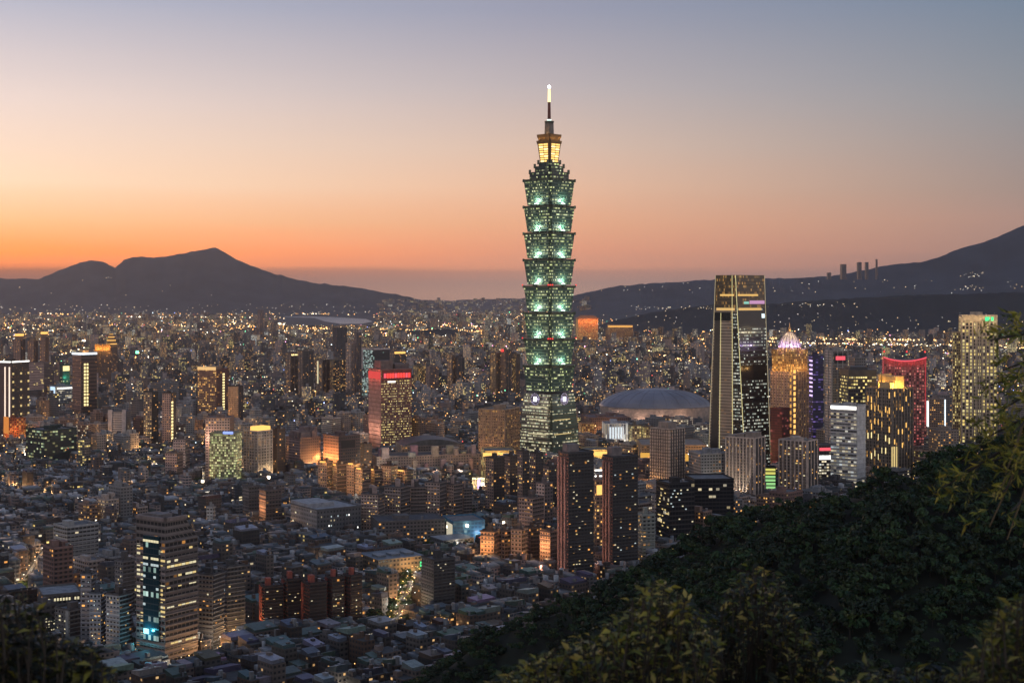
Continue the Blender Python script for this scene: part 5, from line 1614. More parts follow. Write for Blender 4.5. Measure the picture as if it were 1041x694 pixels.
for k, (a, b, yt, yb, cc, tn, tl_, li, ll_, lab) in enumerate((
        (290.5, 303, 359, 409, .4, DBROWN, (.24, .18, .15), .12, .2, 'dark tower with a yellow lit top edge, first of the far row'), (303, 319, 357, 411, .3, (.08, .07, .07), (.2, .16, .14), .1, .15, 'dark tower of the far row with scattered warm windows'),
        (320.5, 335, 366, 407, .5, DBROWN, (.30, .23, .19), .1, .3, 'block of the far row with a pale lit vertical line'), (335.5, 352, 366, 407, .2, (.12, .10, .09), (.3, .24, .18), .35, .3, 'block of the far row with framed yellow windows'),
        (351.5, 360.5, 349, 408, .6, (.2, .16, .15), (.46, .34, .29), .08, .12, 'tall slim pale tower, tallest of the far row'), (360, 367.5, 338, 407, .3, (.14, .12, .12), (.3, .23, .21), .08, .1, 'tall slim grey tower leaning against the pale slim one'),
        (338.5, 352.5, 333.5, 375, .3, (.06, .06, .068), (.07, .07, .08), .02, .02, 'plain dark far off slab near the river'), (454.5, 463, 361, 404, .6, DBROWN, (.34, .24, .18), .1, .3, 'slim tower with a pale lit edge, first of a far pair'),
        (463, 472, 364, 404, .3, (.09, .08, .08), (.2, .16, .14), .1, .1, 'slim dark tower, second of a far pair'), (498.5, 508, 359, 406, .6, DBROWN, (.34, .23, .14), .1, .4, 'warm tower with glowing left edge near the skyscraper, first of three'),
        (508.5, 519.5, 356, 406, .5, (.1, .08, .07), (.30, .20, .14), .12, .2, 'brown tower with a red lamp on top near the skyscraper, middle of three'), (520.5, 528.5, 360, 405, .5, DBROWN, (.3, .22, .14), .1, .5, 'tower with yellow edge windows right beside the skyscraper'),
        (262, 268, 315, 345, .4, (.16, .13, .13), (.24, .18, .17), .05, .1, 'thin far tower near the bend of the river'), (395, 413, 359, 395, .3, (.09, .08, .08), (.2, .17, .15), .2, .2, 'dark block with an orange lit roof sign behind the red banded tower'),
        (420.5, 433, 372, 400, .3, (.2, .15, .08), (.3, .22, .14), .5, .5, 'small block with glowing yellow bays behind the red banded tower'), (433, 446, 373, 402, .3, (.28, .2, .18), (.36, .26, .22), .1, .1, 'small pinkish block beside the one with glowing yellow bays'))):
    T = tower('apartment_tower' if yb - yt > 38 else 'office_block', lab, 'apartment' if yb - yt > 38 else 'office', a, b, yt, yb, cc, tint=tn, lit=li, tl=tl_, ll=ll_, vis=yb - 18, hut=1 if yb > 380 else 0, fh=3.4, cw=3.2, ribs=(3, 3), ribt=tuple(v * .8 for v in tl_))
    if k in (0, 2):
        panel(T, 'R' if k == 0 else 'L', T['xc'] + .5 if k == 0 else T['xl'] + 2, T['xr'] - .5 if k == 0 else T['xl'] + 3.2, yt + 1, yt + 2.4 if k == 0 else yt + 24, E_YEL if k == 0 else E_WIN2, 'light_line')
    if k == 13:
        panel(T, 'R', 401, 412, 357.5, 359.5, E_GOLD, 'roof_sign', 1)
    if k == 10:
        panel(T, 'L', 509.5, 512, 355, 357.5, E_RED, 'roof_lamp', 1)
T = tower('office_tower', 'office tower framed in pale lines with a bay of teal lit windows', 'tower', 368, 396, 356, 412, .4, mat=facade('teal_office', .85, .6, TEAL, .8, run=.3), tint=(.03, .03, .035), lit=.08, tl=(.10, .12, .12), ll=.6, vis=375, hut=0)
panel(T, 'L', 368, 369.2, 355.5, 376, plain('pale_line', (.6, .5, .46), .6), 'frame_line', 1)
panel(T, 'L', 368, 379, 354, 355.6, plain('pale_line', (.6, .5, .46), .6), 'frame_line', 1)
panel(T, 'R', 379.5, 396, 354, 355.6, plain('pale_line', (.6, .5, .46), .6), 'frame_line', 1)

# ---- low halls
T = tower('market_hall', 'long market hall with a weathered blue grey sheet roof', 'hall', 364, 432, 569, 587, .30, ratio=1.1, tint=(.30, .24, .16), lit=.10, vis=583, hut=0, roof=M_SHEET, rtint=(.15, .18, .21), parapet=False)
for k in range(3):
    roofbox(T, .1 + .3 * k, .28 + .3 * k, .25, .55, 1.6, M_SHEET, 'roof_vent', (.2, .23, .26))
lamp(fp(T, 'R', .8, 6, 7), 2500, (1, .75, .4), T['root'], 1)
panel(T, 'R', 427, 429, 575, 583, E_GREEN, 'green_sign')
T = tower('school_building', 'long dark flat roofed school block behind the lamp lit yard', 'school', 377, 452, 531, 553, .10, ratio=1.6, tint=(.16, .15, .15), lit=.10, vis=543, hut=1, rtint=(.10, .10, .11))
T = tower('school_building', 'school block with a blue lit wall and a white lit stair', 'school', 450, 493, 531, 554, .25, ratio=.8, mat=facade('blue_school', .7, .6, TEAL, .5, glass=(.04, .12, .2)), tint=(.08, .22, .34), lit=.12, vis=547, hut=0, rtint=(.22, .2, .2))  # the wall's blue lighting is put into its base colour
panel(T, 'L', 454.5, 460, 533.5, 547, emis('cream_light', (1, .9, .66), .55), 'lit_stair', .5)
for xx in (.2, .8):
    lamp(fp(T, 'R', xx, 10, 6), 3500, (.75, .85, 1), T['root'], 1)
T = tower('sports_hall', 'low hall with a curved pale grey roof beside the school', 'hall', 437, 482, 549, 561, .3, ratio=1.2, tint=(.2, .2, .2), lit=.03, vis=557, hut=0, roof=M_SHEET, rtint=(.27, .28, .30), parapet=False)
T = tower('apartment_block', 'block with one edge washed orange, among grey low houses', 'apartment', 263.5, 286, 499, 540, .3, tint=(.15, .12, .11), lit=.08, tl=(.38, .24, .17), ll=.06, vis=532, hut=2, slabs=9, slabt=(.2, .15, .13))
lamp(fp(T, 'L', .5, T['z1'] * .6, 8), 6000, (1, .55, .25), T['root'], 1)
T = tower('apartment_block', 'dim grey block with few lights beside the orange edged one', 'apartment', 247, 264, 495, 532, .35, tint=(.13, .12, .12), lit=.05, tl=(.2, .18, .17), ll=.05, vis=522, hut=1, slabs=9)
T = tower('apartment_block', 'small white block with three dark bands over the low roofs', 'apartment', 210, 219, 516, 540, .7, tint=(.3, .29, .28), lit=.05, tl=(.46, .44, .42), ll=.05, vis=532, hut=1, slabs=6, slabt=(.5, .48, .46))
# ------------------------------------------------------------------ streets
ROADS = [(P(398, 650, YG(650)), P(422, 583, YG(583)), 3.6), (P(20, 612, YG(612)), P(52, 560, YG(560)), 6.0), (P(455, 562, YG(562)), P(560, 556, YG(556)), 6.0), (P(175, 694, YG(694)), P(262, 640, YG(640)), 5.0)]
M_ROAD = plain('road_asphalt', (.045, .045, .047), .85, 0, .2, .3)
M_KERB = plain('kerb_stone', (.22, .21, .2), .85)
for a, b, w in ROADS:
    e = (b - a)
    e.z = 0
    L = e.length
    u = e.normalized()
    n = Vector((-u.y, u.x, 0))
    o = Vector((a.x, a.y, .006))
    mb = MB()
    mb.face([o - n * w, o + u * L - n * w, o + u * L + n * w, o + n * w], M_ROAD)
    for k in range(int(L / 9)):
        q = o + u * (k * 9 + 2) + Vector((0, 0, .006))
        mb.face([q - n * .12, q + u * 4 - n * .12, q + u * 4 + n * .12, q + n * .12], M_WHITE)
    tag(mb.build('road'), kind='structure')
    mb = MB()
    for s in (-1, 1):
        mb.box(o + n * s * (w + .01) - Vector((0, 0, .004)), u * L, n * s * 2.6, (0, 0, .14), M_KERB)
    tag(mb.build('pavement'), kind='structure')

# ------------------------------------------------------------------ the rest of the city
GA = R(43)
GE, GN = np.array([math.cos(GA), math.sin(GA)]), np.array([-math.sin(GA), math.cos(GA)])
WALLS = np.array([(.20, .18, .17), (.27, .24, .22), (.36, .31, .28), (.16, .14, .13), (.34, .24, .19), (.25, .16, .12), (.42, .33, .28), (.14, .105, .09), (.30, .27, .26), (.38, .28, .24)])
ROOFS = np.array([(.10, .115, .13), (.15, .16, .17), (.20, .205, .21), (.06, .07, .078), (.12, .085, .07), (.08, .11, .095), (.36, .36, .37), (.10, .10, .10), (.05, .05, .052), (.27, .27, .275)])
CLEAR = [(P(482, 497, YG(497)), 55), (P(205, 492, YG(494)), 30), (P(268, 484, YG(488)), 40), (P(440, 560, YG(560)), 40), (P(480, 525, YG(530)), 45), (P(540, 585, YG(585)), 30), (P(395, 632, YG(640)), 28), (P(410, 470, YG(488)), 20), (P(430, 551, YG(556)), 45),
         (P(600, 440, YG(452)), 40), (P(690, 510, YG(520)), 30), (P(385, 535, YG(545)), 30)]


def free_mask(cx_, cy_, rad):
    """False where a building would stand in a tower, on a road, in a yard or on the hill"""
    ok = hill_z(cx_, cy_) < .3
    for h in HEROES:
        dx, dy = cx_ - h['c'].x, cy_ - h['c'].y
        u = np.abs(dx * h['e1'].x + dy * h['e1'].y)
        v = np.abs(dx * h['e2'].x + dy * h['e2'].y)
        ok &= ~((u < h['a'] + rad) & (v < h['b'] + rad))
    for a, b, w in ROADS:
        d = np.array([b.x - a.x, b.y - a.y])
        tt = np.clip(((cx_ - a.x) * d[0] + (cy_ - a.y) * d[1]) / (d @ d), 0, 1)
        ok &= np.hypot(cx_ - a.x - tt * d[0], cy_ - a.y - tt * d[1]) > w + 2.6 + rad * .8
    for c, r in CLEAR:
        ok &= np.hypot(cx_ - c.x, cy_ - c.y) > r
    return ok


def keep_low(cx_, cy_, rad, h):
    """no taller than what keeps the landmarks behind in view"""
    lim = np.full(cx_.shape, 1e9)
    near = cy_ - rad * .7
    px, pr = CX + F * cx_ / cy_, F * rad / cy_
    for q in HEROES:
        m = (q['Y'] > near) & (px + pr > q['xl'] - 1) & (px - pr < q['xr'] + 1)
        z = H - (q['yv'] - HY) * near / F
        lim = np.where(m, np.minimum(lim, z), lim)
    return np.minimum(h, lim), lim


rec = []          # cx, cy, ang, w, d, h, kind (0 low, 1 mid), seed
BX, BY, ST = 68.0, 33.0, 6.0
corners = []
for i in range(-50, 75):
    for j in range(-15, 110):
        c = GE * (i * (BX + ST)) + GN * (j * (BY + ST * .8))
        if c[1] < 760 or c[1] > 2420:
            continue
        px = CX + F * c[0] / c[1]
        if px < -90 or px > 1130:
            continue
        py = HY + F * H / c[1]
        corners.append(c + GE * (BX / 2 + ST / 2) + GN * (BY / 2 + ST * .4))
        v = value_noise(np.array([c[0]]), np.array([c[1]]), 170, 3)[0] + rnd.uniform(-.22, .22)
        pm = .03 if py > 545 else .10 if py > 500 else .32 if py > 470 else .62
        if px > 480:
            pm = .30 if py > 540 else .6
        if v > 1.02 - pm * .9:
            k = rnd.choice((2, 2, 3, 4))
            for q in range(k):
                w = BX / k * rnd.uniform(.62, .86)
                rec.append((*(c + GE * BX * ((q + .5) / k - .5) + GN * rnd.uniform(-5, 5)), GA + rnd.uniform(-.03, .03), w, BY * rnd.uniform(.5, .8), rnd.choice((18, 22, 24, 28, 32, 36, 42, 50)) * rnd.uniform(.85, 1.1), 1))
        else:
            base = rnd.choice((10, 12, 13, 14, 16))
            for s in (-1, 1):
                x = -BX / 2
                while x < BX / 2 - 4:
                    w = min(rnd.choice((5, 6, 7, 8, 9, 11, 14, 18)), BX / 2 - x)
                    dd = BY / 2 * rnd.uniform(.78, .95)
                    hh = base + rnd.choice((-3.2, 0, 0, 0, 3.1, 3.1, -6)) + rnd.uniform(-.4, .4)
                    if rnd.random() < .06:
                        hh += rnd.uniform(6, 16)
                    if rnd.random() > .05:
                        rec.append((*(c + GE * (x + w / 2) + GN * s * (BY / 4 + .3)), GA + rnd.uniform(-.02, .02), w - .25, dd, max(5, hh), 0))
                    x += w
rec = np.array(rec)
rad = np.maximum(rec[:, 3], rec[:, 4]) * .5
ok = free_mask(rec[:, 0], rec[:, 1], rad * .8)
rec, rad = rec[ok], rad[ok]
hn, lim = keep_low(rec[:, 0], rec[:, 1], rad, rec[:, 5])
ok = hn > 5.0
rec[:, 5] = hn
rec, rad = rec[ok], rad[ok]
HEROES.append(dict(c=Vector((0, 1e6, 0)), e1=Vector((1, 0, 0)), e2=Vector((0, 1, 0)), a=1, b=1, xl=286, xr=381, yt=320, yv=330.5, Y=11000))
px, pyt = CX + F * rec[:, 0] / rec[:, 1], HY + F * (H - rec[:, 5]) / rec[:, 1]
pyb = HY + F * H / rec[:, 1]
pw = F * (rec[:, 3] * math.cos(GA) + rec[:, 4] * math.sin(GA)) / rec[:, 1]
# what each one shows: how much of it is not covered by nearer ones (front to back, column by column)
cover = np.full(1045, 700.0)
for h in ():
    pass
order = np.argsort(rec[:, 1])
shown = np.zeros(len(rec))
for i in order:
    a, b = int(max(0, px[i] - pw[i] / 2)), int(min(1041, px[i] + pw[i] / 2)) + 1
    if b <= a or px[i] < -5 or px[i] > 1046:
        continue
    seg = cover[a:b]
    top = pyt[i]
    roofdeep = F * H * 16 / rec[i, 1] ** 2
    shown[i] = np.clip(np.minimum(seg, pyb[i]) - (top - roofdeep), 0, None).sum()
    cover[a:b] = np.minimum(seg, top)
    if rec[i, 1] < 1300 and px[i] > 470:
        pass
# the wooded slope hides what lies behind it
hide = (px > 640) & (pyt > 520)
shown[hide] = 0
is_mid = rec[:, 6] > .5
pick = np.zeros(len(rec), bool)
for k, nmax in ((0, 290), (1, 290)):
    idx = np.where(is_mid == bool(k))[0]
    idx = idx[np.argsort(-shown[idx])][:nmax]
    pick[idx[shown[idx] > 3]] = True

LOWG = [('low concrete house with a blue grey sheet metal roof in the dense low quarter', 'low houses with blue grey sheet roofs'), ('low concrete house with a pale grey sheet metal roof in the dense low quarter', 'low houses with pale grey sheet roofs'),
        ('low concrete house with a rusty brown roof in the dense low quarter', 'low houses with rusty brown roofs'), ('low concrete house with a dull green roof in the dense low quarter', 'low houses with dull green roofs'),
        ('low concrete house with a bare flat roof in the dense low quarter', 'low houses with bare flat roofs')]
RT = [(.10, .12, .14), (.32, .32, .33), (.13, .085, .068), (.075, .115, .10), (.12, .12, .12)]
MIDG = [('grey apartment block of middling height among the crowded city blocks', 'grey apartment blocks'), ('beige apartment block of middling height among the crowded city blocks', 'beige apartment blocks'),
        ('dark apartment block of middling height among the crowded city blocks', 'dark apartment blocks'), ('brownish apartment block of middling height among the crowded city blocks', 'brownish apartment blocks')]
MT = [[(.22, .215, .215), (.30, .295, .29), (.26, .26, .265)], [(.38, .31, .27), (.36, .28, .24), (.42, .36, .31)], [(.10, .09, .09), (.08, .075, .08)], [(.26, .17, .13), (.22, .15, .12), (.20, .12, .10)]]


def near_building(r):
    cx_, cy_, ang, w, dd, h, kd = r
    e1 = Vector((math.cos(ang), math.sin(ang), 0))
    e2 = Vector((-e1.y, e1.x, 0))
    o = Vector((cx_, cy_, 0)) - e1 * w / 2 - e2 * dd / 2
    p = [o, o + e1 * w, o + e1 * w + e2 * dd, o + e2 * dd]
    if kd < .5:
        g = rnd.choices(range(5), (40, 22, 9, 9, 20))[0]
        root = thing('house', LOWG[g][0], 'house', (cx_, cy_, 0), LOWG[g][1])
        tn = tuple(WALLS[rnd.randrange(len(WALLS))] * rnd.uniform(.35, .65))
        mb = MB()
        mb.prism(p, p, 0, h, M_LOW, tn, rnd.choice((.02, .05, .08, .14)), 3.2, 3.2, rtint=(.07, .07, .073))
        mb.build('wall', root)
        rt = tuple(v * rnd.uniform(.75, 1.25) for v in RT[g])
        if g < 4:
            f0, f1, s = rnd.uniform(0, .3), rnd.uniform(.8, 1.0), rnd.choice((-.9, .9, .4))
            q = [o + e2 * dd * f0 - e1 * .15, o + e2 * dd * f0 + e1 * (w + .15), o + e2 * dd * f1 + e1 * (w + .15), o + e2 * dd * f1 - e1 * .15]
            za, zb = h + 2.4 - s, h + 2.4 + s
            mb = MB()
            tp = [Vector((*q[0][:2], za)), Vector((*q[1][:2], za)), Vector((*q[2][:2], zb)), Vector((*q[3][:2], zb))]
            mb.face(tp, M_SHEET, rt)
            for k in range(4):
                a, b = q[k], q[(k + 1) % 4]
                mb.face([(*a[:2], h + .004), (*b[:2], h + .004), tp[(k + 1) % 4], tp[k]], M_SHEET, tuple(v * .7 for v in rt))
            mb.build('sheet_roof', root)
        else:
            mb = MB()
            a = o + e1 * w * .1 + e2 * dd * .55 + Vector((0, 0, h + .004))
            mb.box(a, e1 * min(4, w * .5), e2 * 4, (0, 0, 2.8), M_ROOF, tn)
            mb.build('roof_hut', root)
        if rnd.random() < .45:
            a = o + e1 * w * .7 + e2 * dd * .12 + Vector((0, 0, h))
            mb = MB()
            mb.tube(a, a + Vector((0, 0, 2.4)), .8, .8, M_TANK, 8)
            mb.build('water_tank', root)
        for _k in range(rnd.choice((0, 1, 1, 2))):
            mb = MB()
            a = o + e1 * w * rnd.uniform(.05, .6) + e2 * dd * rnd.uniform(.05, .7) + Vector((0, 0, h + .01))
            mb.box(a, e1 * rnd.uniform(1.2, 2.8), e2 * rnd.uniform(1.2, 3.2), (0, 0, rnd.uniform(2.6, 5.0)), M_SHEET, rnd.choice(((.3, .3, .31), (.12, .09, .08), (.2, .2, .2), tn)))
            mb.build('roof_shed', root)
        if rnd.random() < .3:
            mb = MB()
            a = o - e2 * .9 + Vector((0, 0, 3.0)) + e1 * w * .1
            mb.box(a, e1 * w * .8, e2 * .88, (0, 0, .25), M_SHEET, rt)
            mb.build('awning', root)
    else:
        g = rnd.choices(range(4), (34, 34, 14, 18))[0]
        root = thing('apartment_block', MIDG[g][0], 'apartment', (cx_, cy_, 0), MIDG[g][1])
        tn = tuple(v * 1.3 for v in rnd.choice(MT[g]))
        mb = MB()
        li = rnd.choice((.05, .09, .14, .2, .32))
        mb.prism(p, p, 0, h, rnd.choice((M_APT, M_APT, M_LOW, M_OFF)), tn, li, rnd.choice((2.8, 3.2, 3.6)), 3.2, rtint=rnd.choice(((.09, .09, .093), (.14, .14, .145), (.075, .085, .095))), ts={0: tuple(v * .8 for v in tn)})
        nb = int(h / 3.2)
        if rnd.random() < .6:
            for k in range(1, nb + 1):
                for oo, e, L, n in ((o, e1, w, -e2), (o, e2, dd, -e1)):
                    mb.box(oo + n * .003 + e * L * .08 + Vector((0, 0, k * h / nb - .5)), e * L * .84, n * .9, (0, 0, .45), M_ROOF, tuple(v * .85 for v in tn))
        mb.build('wall', root)
        mb = MB()
        for oo, e, L, n in ((o, e1, w, -e2), (o, e2, dd, -e1), (p[3], e1, w, e2), (p[1], e2, dd, e1)):
            mb.box(oo - e * .12 + n * .12 + Vector((0, 0, h + .003)), e * (L + .24), n * -.3, (0, 0, 1.1), M_ROOF, tn)
        mb.build('parapet', root)
        for k in range(rnd.choice((1, 1, 2))):
            mb = MB()
            mb.box(o + e1 * w * (.15 + .45 * k) + e2 * dd * .3 + Vector((0, 0, h + .003)), e1 * min(6, w * .3), e2 * dd * .4, (0, 0, rnd.uniform(3, 6)), M_ROOF, tuple(v * .9 for v in tn))
            mb.build('roof_hut', root)
        mb = MB()
        a = o + e1 * (w * .82) + e2 * dd * .25 + Vector((0, 0, h))
        mb.tube(a, a + Vector((0, 0, 2.5)), 1.1, 1.1, M_TANK, 8)
        mb.build('water_tank', root)


for r in rec[pick]:
    near_building(r)

# everything smaller or farther: one mass
rest = rec[~pick]
B_ = [dict(x=rest[:, 0], y=rest[:, 1], a=rest[:, 2], w=rest[:, 3], d=rest[:, 4], h=rest[:, 5], mid=rest[:, 6])]


def field(y0, y1, cell, seed):
    r = np.random.default_rng(seed)
    X, Y = np.meshgrid(np.arange(-.47 * y1, .47 * y1, cell), np.arange(y0, y1, cell))
    X, Y = X.ravel(), Y.ravel()
    X = X + r.uniform(-.3, .3, X.size) * cell
    Y = Y + r.uniform(-.3, .3, X.size) * cell
    m = np.abs(X) < .46 * Y
    X, Y = X[m], Y[m]
    # avenues run through it
    u, v = X * GE[0] + Y * GE[1], X * GN[0] + Y * GN[1]
    m = (np.mod(u, 430) > cell * 1.0) & (np.mod(v, 380) > cell * 1.0)
    m &= value_noise(X, Y, 500, 41) > .13
    X, Y = X[m], Y[m]
    px, py = CX + F * X / Y, HY + F * H / Y
    m = ~((Y > 7700) & (px > 612)) & ~((Y > 7250) & (Y < 8250) & (px > 382) & (px < 495)) & ~((Y > 10900) & (Y < 16500) & (px > 280) & (px < 384))
    m &= ~((Y > 15600) & (px < 440))
    X, Y, px, py = X[m], Y[m], px[m], py[m]
    n = X.size
    tall = value_noise(X, Y, 700, 77)
    h = np.exp(r.normal(math.log(13.5), .45, n)) * (.75 + .7 * tall)
    big = r.random(n) < (.015 + .06 * (tall > .64)) * np.clip(9000 / Y, .35, 1)
    h = np.where(big, r.uniform(34, 72, n), h)
    h = np.minimum(h, 100)
    w = cell * r.choice([.5, .65, .8, .9, 1.25], n) * r.uniform(.85, 1.1, n)
    w = np.where(big, np.minimum(w, 30) * .8, w)
    dd = cell * r.uniform(.4, .8, n)
    dd = np.where(big, np.minimum(dd, 26) * .8, dd)
    a = GA + (value_noise(X, Y, 900, 12) - .5) * 1.0 + r.normal(0, .05, n)
    return dict(x=X, y=Y, a=a, w=w, d=dd, h=h, mid=np.ones(n))


for q in (field(2420, 4600, 24, 1), field(4600, 8200, 33, 2), field(8200, 16900, 54, 3)):
    rr = np.maximum(q['w'], q['d']) * .5
    ok = free_mask(q['x'], q['y'], rr)
    q = {k: v[ok] for k, v in q.items()}
    hh, lim = keep_low(q['x'], q['y'], rr[ok], q['h'])
    q['h'] = hh
    ok = hh > 4.5
    B_.append({k: v[ok] for k, v in q.items()})
Q = {k: np.concatenate([b[k] for b in B_]) for k in B_[0]}


def box_mass(q, name, r):
    n = q['x'].size
    c, s = np.cos(q['a']), np.sin(q['a'])
    low = q['mid'] < .5
    V, QD, MI, UV, TI, SE = [], [], [], [], [], []
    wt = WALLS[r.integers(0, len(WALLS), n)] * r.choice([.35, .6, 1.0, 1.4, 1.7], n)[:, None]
    wt = np.where(low[:, None], wt * .55, wt) * np.clip(1.15 - q['y'] / 14000, .45, 1)[:, None]  # wall colours darken with distance, painting in the far city's dimness
    rtt = ROOFS[r.integers(0, len(ROOFS), n)] * r.uniform(.7, 1.2, (n, 1))
    lit = r.choice([.03, .06, .10, .18, .30, .5], n, p=[.18, .22, .22, .20, .12, .06])
    lit = lit * np.clip(.75 + q['y'] / 6000, 1, 1.9)
    lit = np.where(low, lit * .6, lit)
    sd = r.random(n)
    off = 0

    def boxes(x, y, cc, ss, w, d, z0, z1, dz, wall, wmi, roof, rmi, litv, seed):
        nonlocal off
        k = x.size
        ux, uy = cc * w / 2, ss * w / 2
        vx, vy = -ss * d / 2, cc * d / 2
        P4 = [(x - ux - vx, y - uy - vy), (x + ux - vx, y + uy - vy), (x + ux + vx, y + uy + vy), (x - ux + vx, y - uy + vy)]
        vb = np.stack([np.stack([a, b, z0], -1) for a, b in P4], 1)
        vt = np.stack([np.stack([a, b, z1 + (dz if i > 1 else -dz)], -1) for i, (a, b) in enumerate(P4)], 1)
        v = np.concatenate([vb, vt], 1)
        base = off + np.arange(k)[:, None] * 8
        f = np.stack([base + np.array(t) for t in ((0, 1, 5, 4), (1, 2, 6, 5), (2, 3, 7, 6), (3, 0, 4, 7), (4, 5, 6, 7))], 1)
        nf = np.maximum(1, np.round((z1 - z0) / 3.2))
        uv = np.zeros((k, 5, 4, 2))
        for i in range(4):
            nc = np.maximum(1, np.round((w if i % 2 == 0 else d) / 3.2))
            uv[:, i, 1, 0] = nc
            uv[:, i, 2, 0] = nc
            uv[:, i, 2, 1] = nf
            uv[:, i, 3, 1] = nf
        ti = np.zeros((k, 5, 4))
        ti[:, :4, :3] = wall[:, None]
        ti[:, :4, 3] = litv[:, None]
        ti[:, 4, :3] = roof
        mi = np.zeros((k, 5), int)
        mi[:, :4] = wmi
        mi[:, 4] = rmi
        se = (seed[:, None] + np.array([0, .21, .43, .67, 0])) % 1
        V.append(v.reshape(-1, 3))
        QD.append(f.reshape(-1, 4))
        UV.append(uv.reshape(-1, 2))
        TI.append(ti.reshape(-1, 4))
        MI.append(mi.ravel())
        SE.append(se.ravel())
        off += k * 8
    z = q.get('z', np.zeros(n))
    kind = r.choice([0, 0, 0, 1, 2], n)
    for kk in range(3):
        m = kind == kk
        boxes(q['x'][m], q['y'][m], c[m], s[m], q['w'][m], q['d'][m], z[m], z[m] + q['h'][m], 0 * z[m], wt[m], kk, rtt[m] * .8, 3, lit[m], sd[m])
    m = low & (r.random(n) < .8)                      # sheet roofs
    f = r.uniform(.55, 1.0, n)
    sh = (1 - f) * q['d'] / 2 * r.choice([-1, 1], n)
    boxes((q['x'] - s * sh)[m], (q['y'] + c * sh)[m], c[m], s[m], q['w'][m] + .3, (q['d'] * f)[m], q['h'][m] + .004, q['h'][m] + 2.3, r.choice([-.8, .8, .3], n)[m], rtt[m] * .7, 4, rtt[m], 4, 0 * z[m], sd[m])
    for _k in range(2):                                # clutter on the low roofs: sheds, tanks, stair heads
        m = low & (r.random(n) < .7)
        fx, fy = r.uniform(-.38, .38, n) * q['w'], r.uniform(-.38, .38, n) * q['d']
        tc = np.where(r.random(n)[:, None] < .5, wt, rtt * 1.6)
        boxes((q['x'] + c * fx - s * fy)[m], (q['y'] + s * fx + c * fy)[m], c[m], s[m], r.uniform(1.2, 3.4, n)[m], r.uniform(1.2, 4, n)[m], q['h'][m] + .01, q['h'][m] + r.uniform(2.6, 5.2, n)[m], 0 * z[m], tc[m], 3, rtt[m] * 1.5, 3, 0 * z[m], sd[m])
    m = (~low) & (q['y'] < 5200) & (r.random(n) < .85)   # lift houses
    fx, fy = r.uniform(-.2, .2, n) * q['w'], r.uniform(-.2, .2, n) * q['d']
    boxes((q['x'] + c * fx - s * fy)[m], (q['y'] + s * fx + c * fy)[m], c[m], s[m], (q['w'] * r.uniform(.2, .5, n))[m], (q['d'] * r.uniform(.25, .5, n))[m], (z + q['h'])[m] + .004, (z + q['h'])[m] + r.uniform(2.5, 6.5, n)[m], 0 * z[m], wt[m] * .95, 3, rtt[m], 3, 0 * z[m], sd[m])
    o = fast_mesh(name, np.concatenate(V), np.concatenate(QD), np.concatenate(MI), [M_APT, M_OFF, M_OFFY, M_ROOF, M_SHEET], np.concatenate(UV), np.concatenate(TI), np.concatenate(SE))
    return tag(o, kind='stuff')




# ------------------------------------------------------------------ lights of the far city
from mathutils.bvhtree import BVHTree
LP, LS, LC = [], [], []
r = np.random.default_rng(21)
PALL = [((1.0, .48, .14), .46), ((1.0, .66, .30), .26), ((1.0, .88, .66), .15), ((.78, .92, 1.0), .05), ((1.0, .14, .10), .035), ((.2, 1.0, .5), .02), ((.35, .45, 1.0), .02), ((1.0, .4, .7), .015)]


def lights(px, py, zlo, zhi, smin, smax, kmin, kmax, pal=None):
    px, py = np.asarray(px, float), np.asarray(py, float)
    n = px.size
    Y = F * H / (py - HY)
    z = r.uniform(zlo, zhi, n)
    Y = F * (H - z) / (py - HY)
    X = (px - CX) * Y / F
    m = hill_z(X, Y) < .5
    m &= ~((px > 290) & (px < 380) & (py > 320.4) & (py < 330.2))
    s = Y / F * r.uniform(smin, smax, n)
    ci = r.choice(len(PALL), n, p=np.array([p for _, p in PALL]) / sum(p for _, p in PALL)) if pal is None else r.choice(pal, n)
    col = np.array([c for c, _ in PALL])[ci]
    k = r.uniform(kmin, kmax, n) ** 1.0 * np.where(r.random(n) < .10, 2.2, 1.0)
    LP.append(np.stack([X, Y, z], -1)[m])
    LS.append(s[m])
    LC.append(np.concatenate([col, k[:, None]], 1)[m])


def sprinkle(n, y0, y1, zlo, zhi, *a, x0=-60, x1=1100, pow_=1.0, pal=None):
    lights(r.uniform(x0, x1, n), y0 + (y1 - y0) * r.random(n) ** pow_, zlo, zhi, *a, pal=pal)


for per, e_, n_ in ((430, GE, GN), (380, GN, GE)):
    for k in range(-40, 60):
        tt = np.arange(-9000, 12000, 36.0)
        X = e_[0] * (k * per + 12) + n_[0] * tt
        Y = e_[1] * (k * per + 12) + n_[1] * tt
        m = (Y > 2450) & (Y < 8000) & (np.abs(X) < .4 * Y)
        if m.any():
            X, Y = X[m], Y[m]
            lights(CX + F * X / Y, HY + F * (H - 10) / Y, 9.99, 10.01, .45, .7, 1.2, 2.6, [0, 0, 1])
sprinkle(2600, 312, 332, 5, 40, .35, .75, .5, 2.2, x1=640)
sprinkle(3400, 328, 352, 5, 40, .35, .8, .5, 2.4)
sprinkle(3000, 348, 400, 5, 34, .35, .85, .5, 2.2)
sprinkle(1700, 398, 465, 4, 30, .4, .95, .5, 2.2)
sprinkle(420, 462, 560, 4, 16, .3, .9, .4, 2.0)
sprinkle(190, 555, 690, 3, 14, .25, .8, .4, 2.0, x1=480)
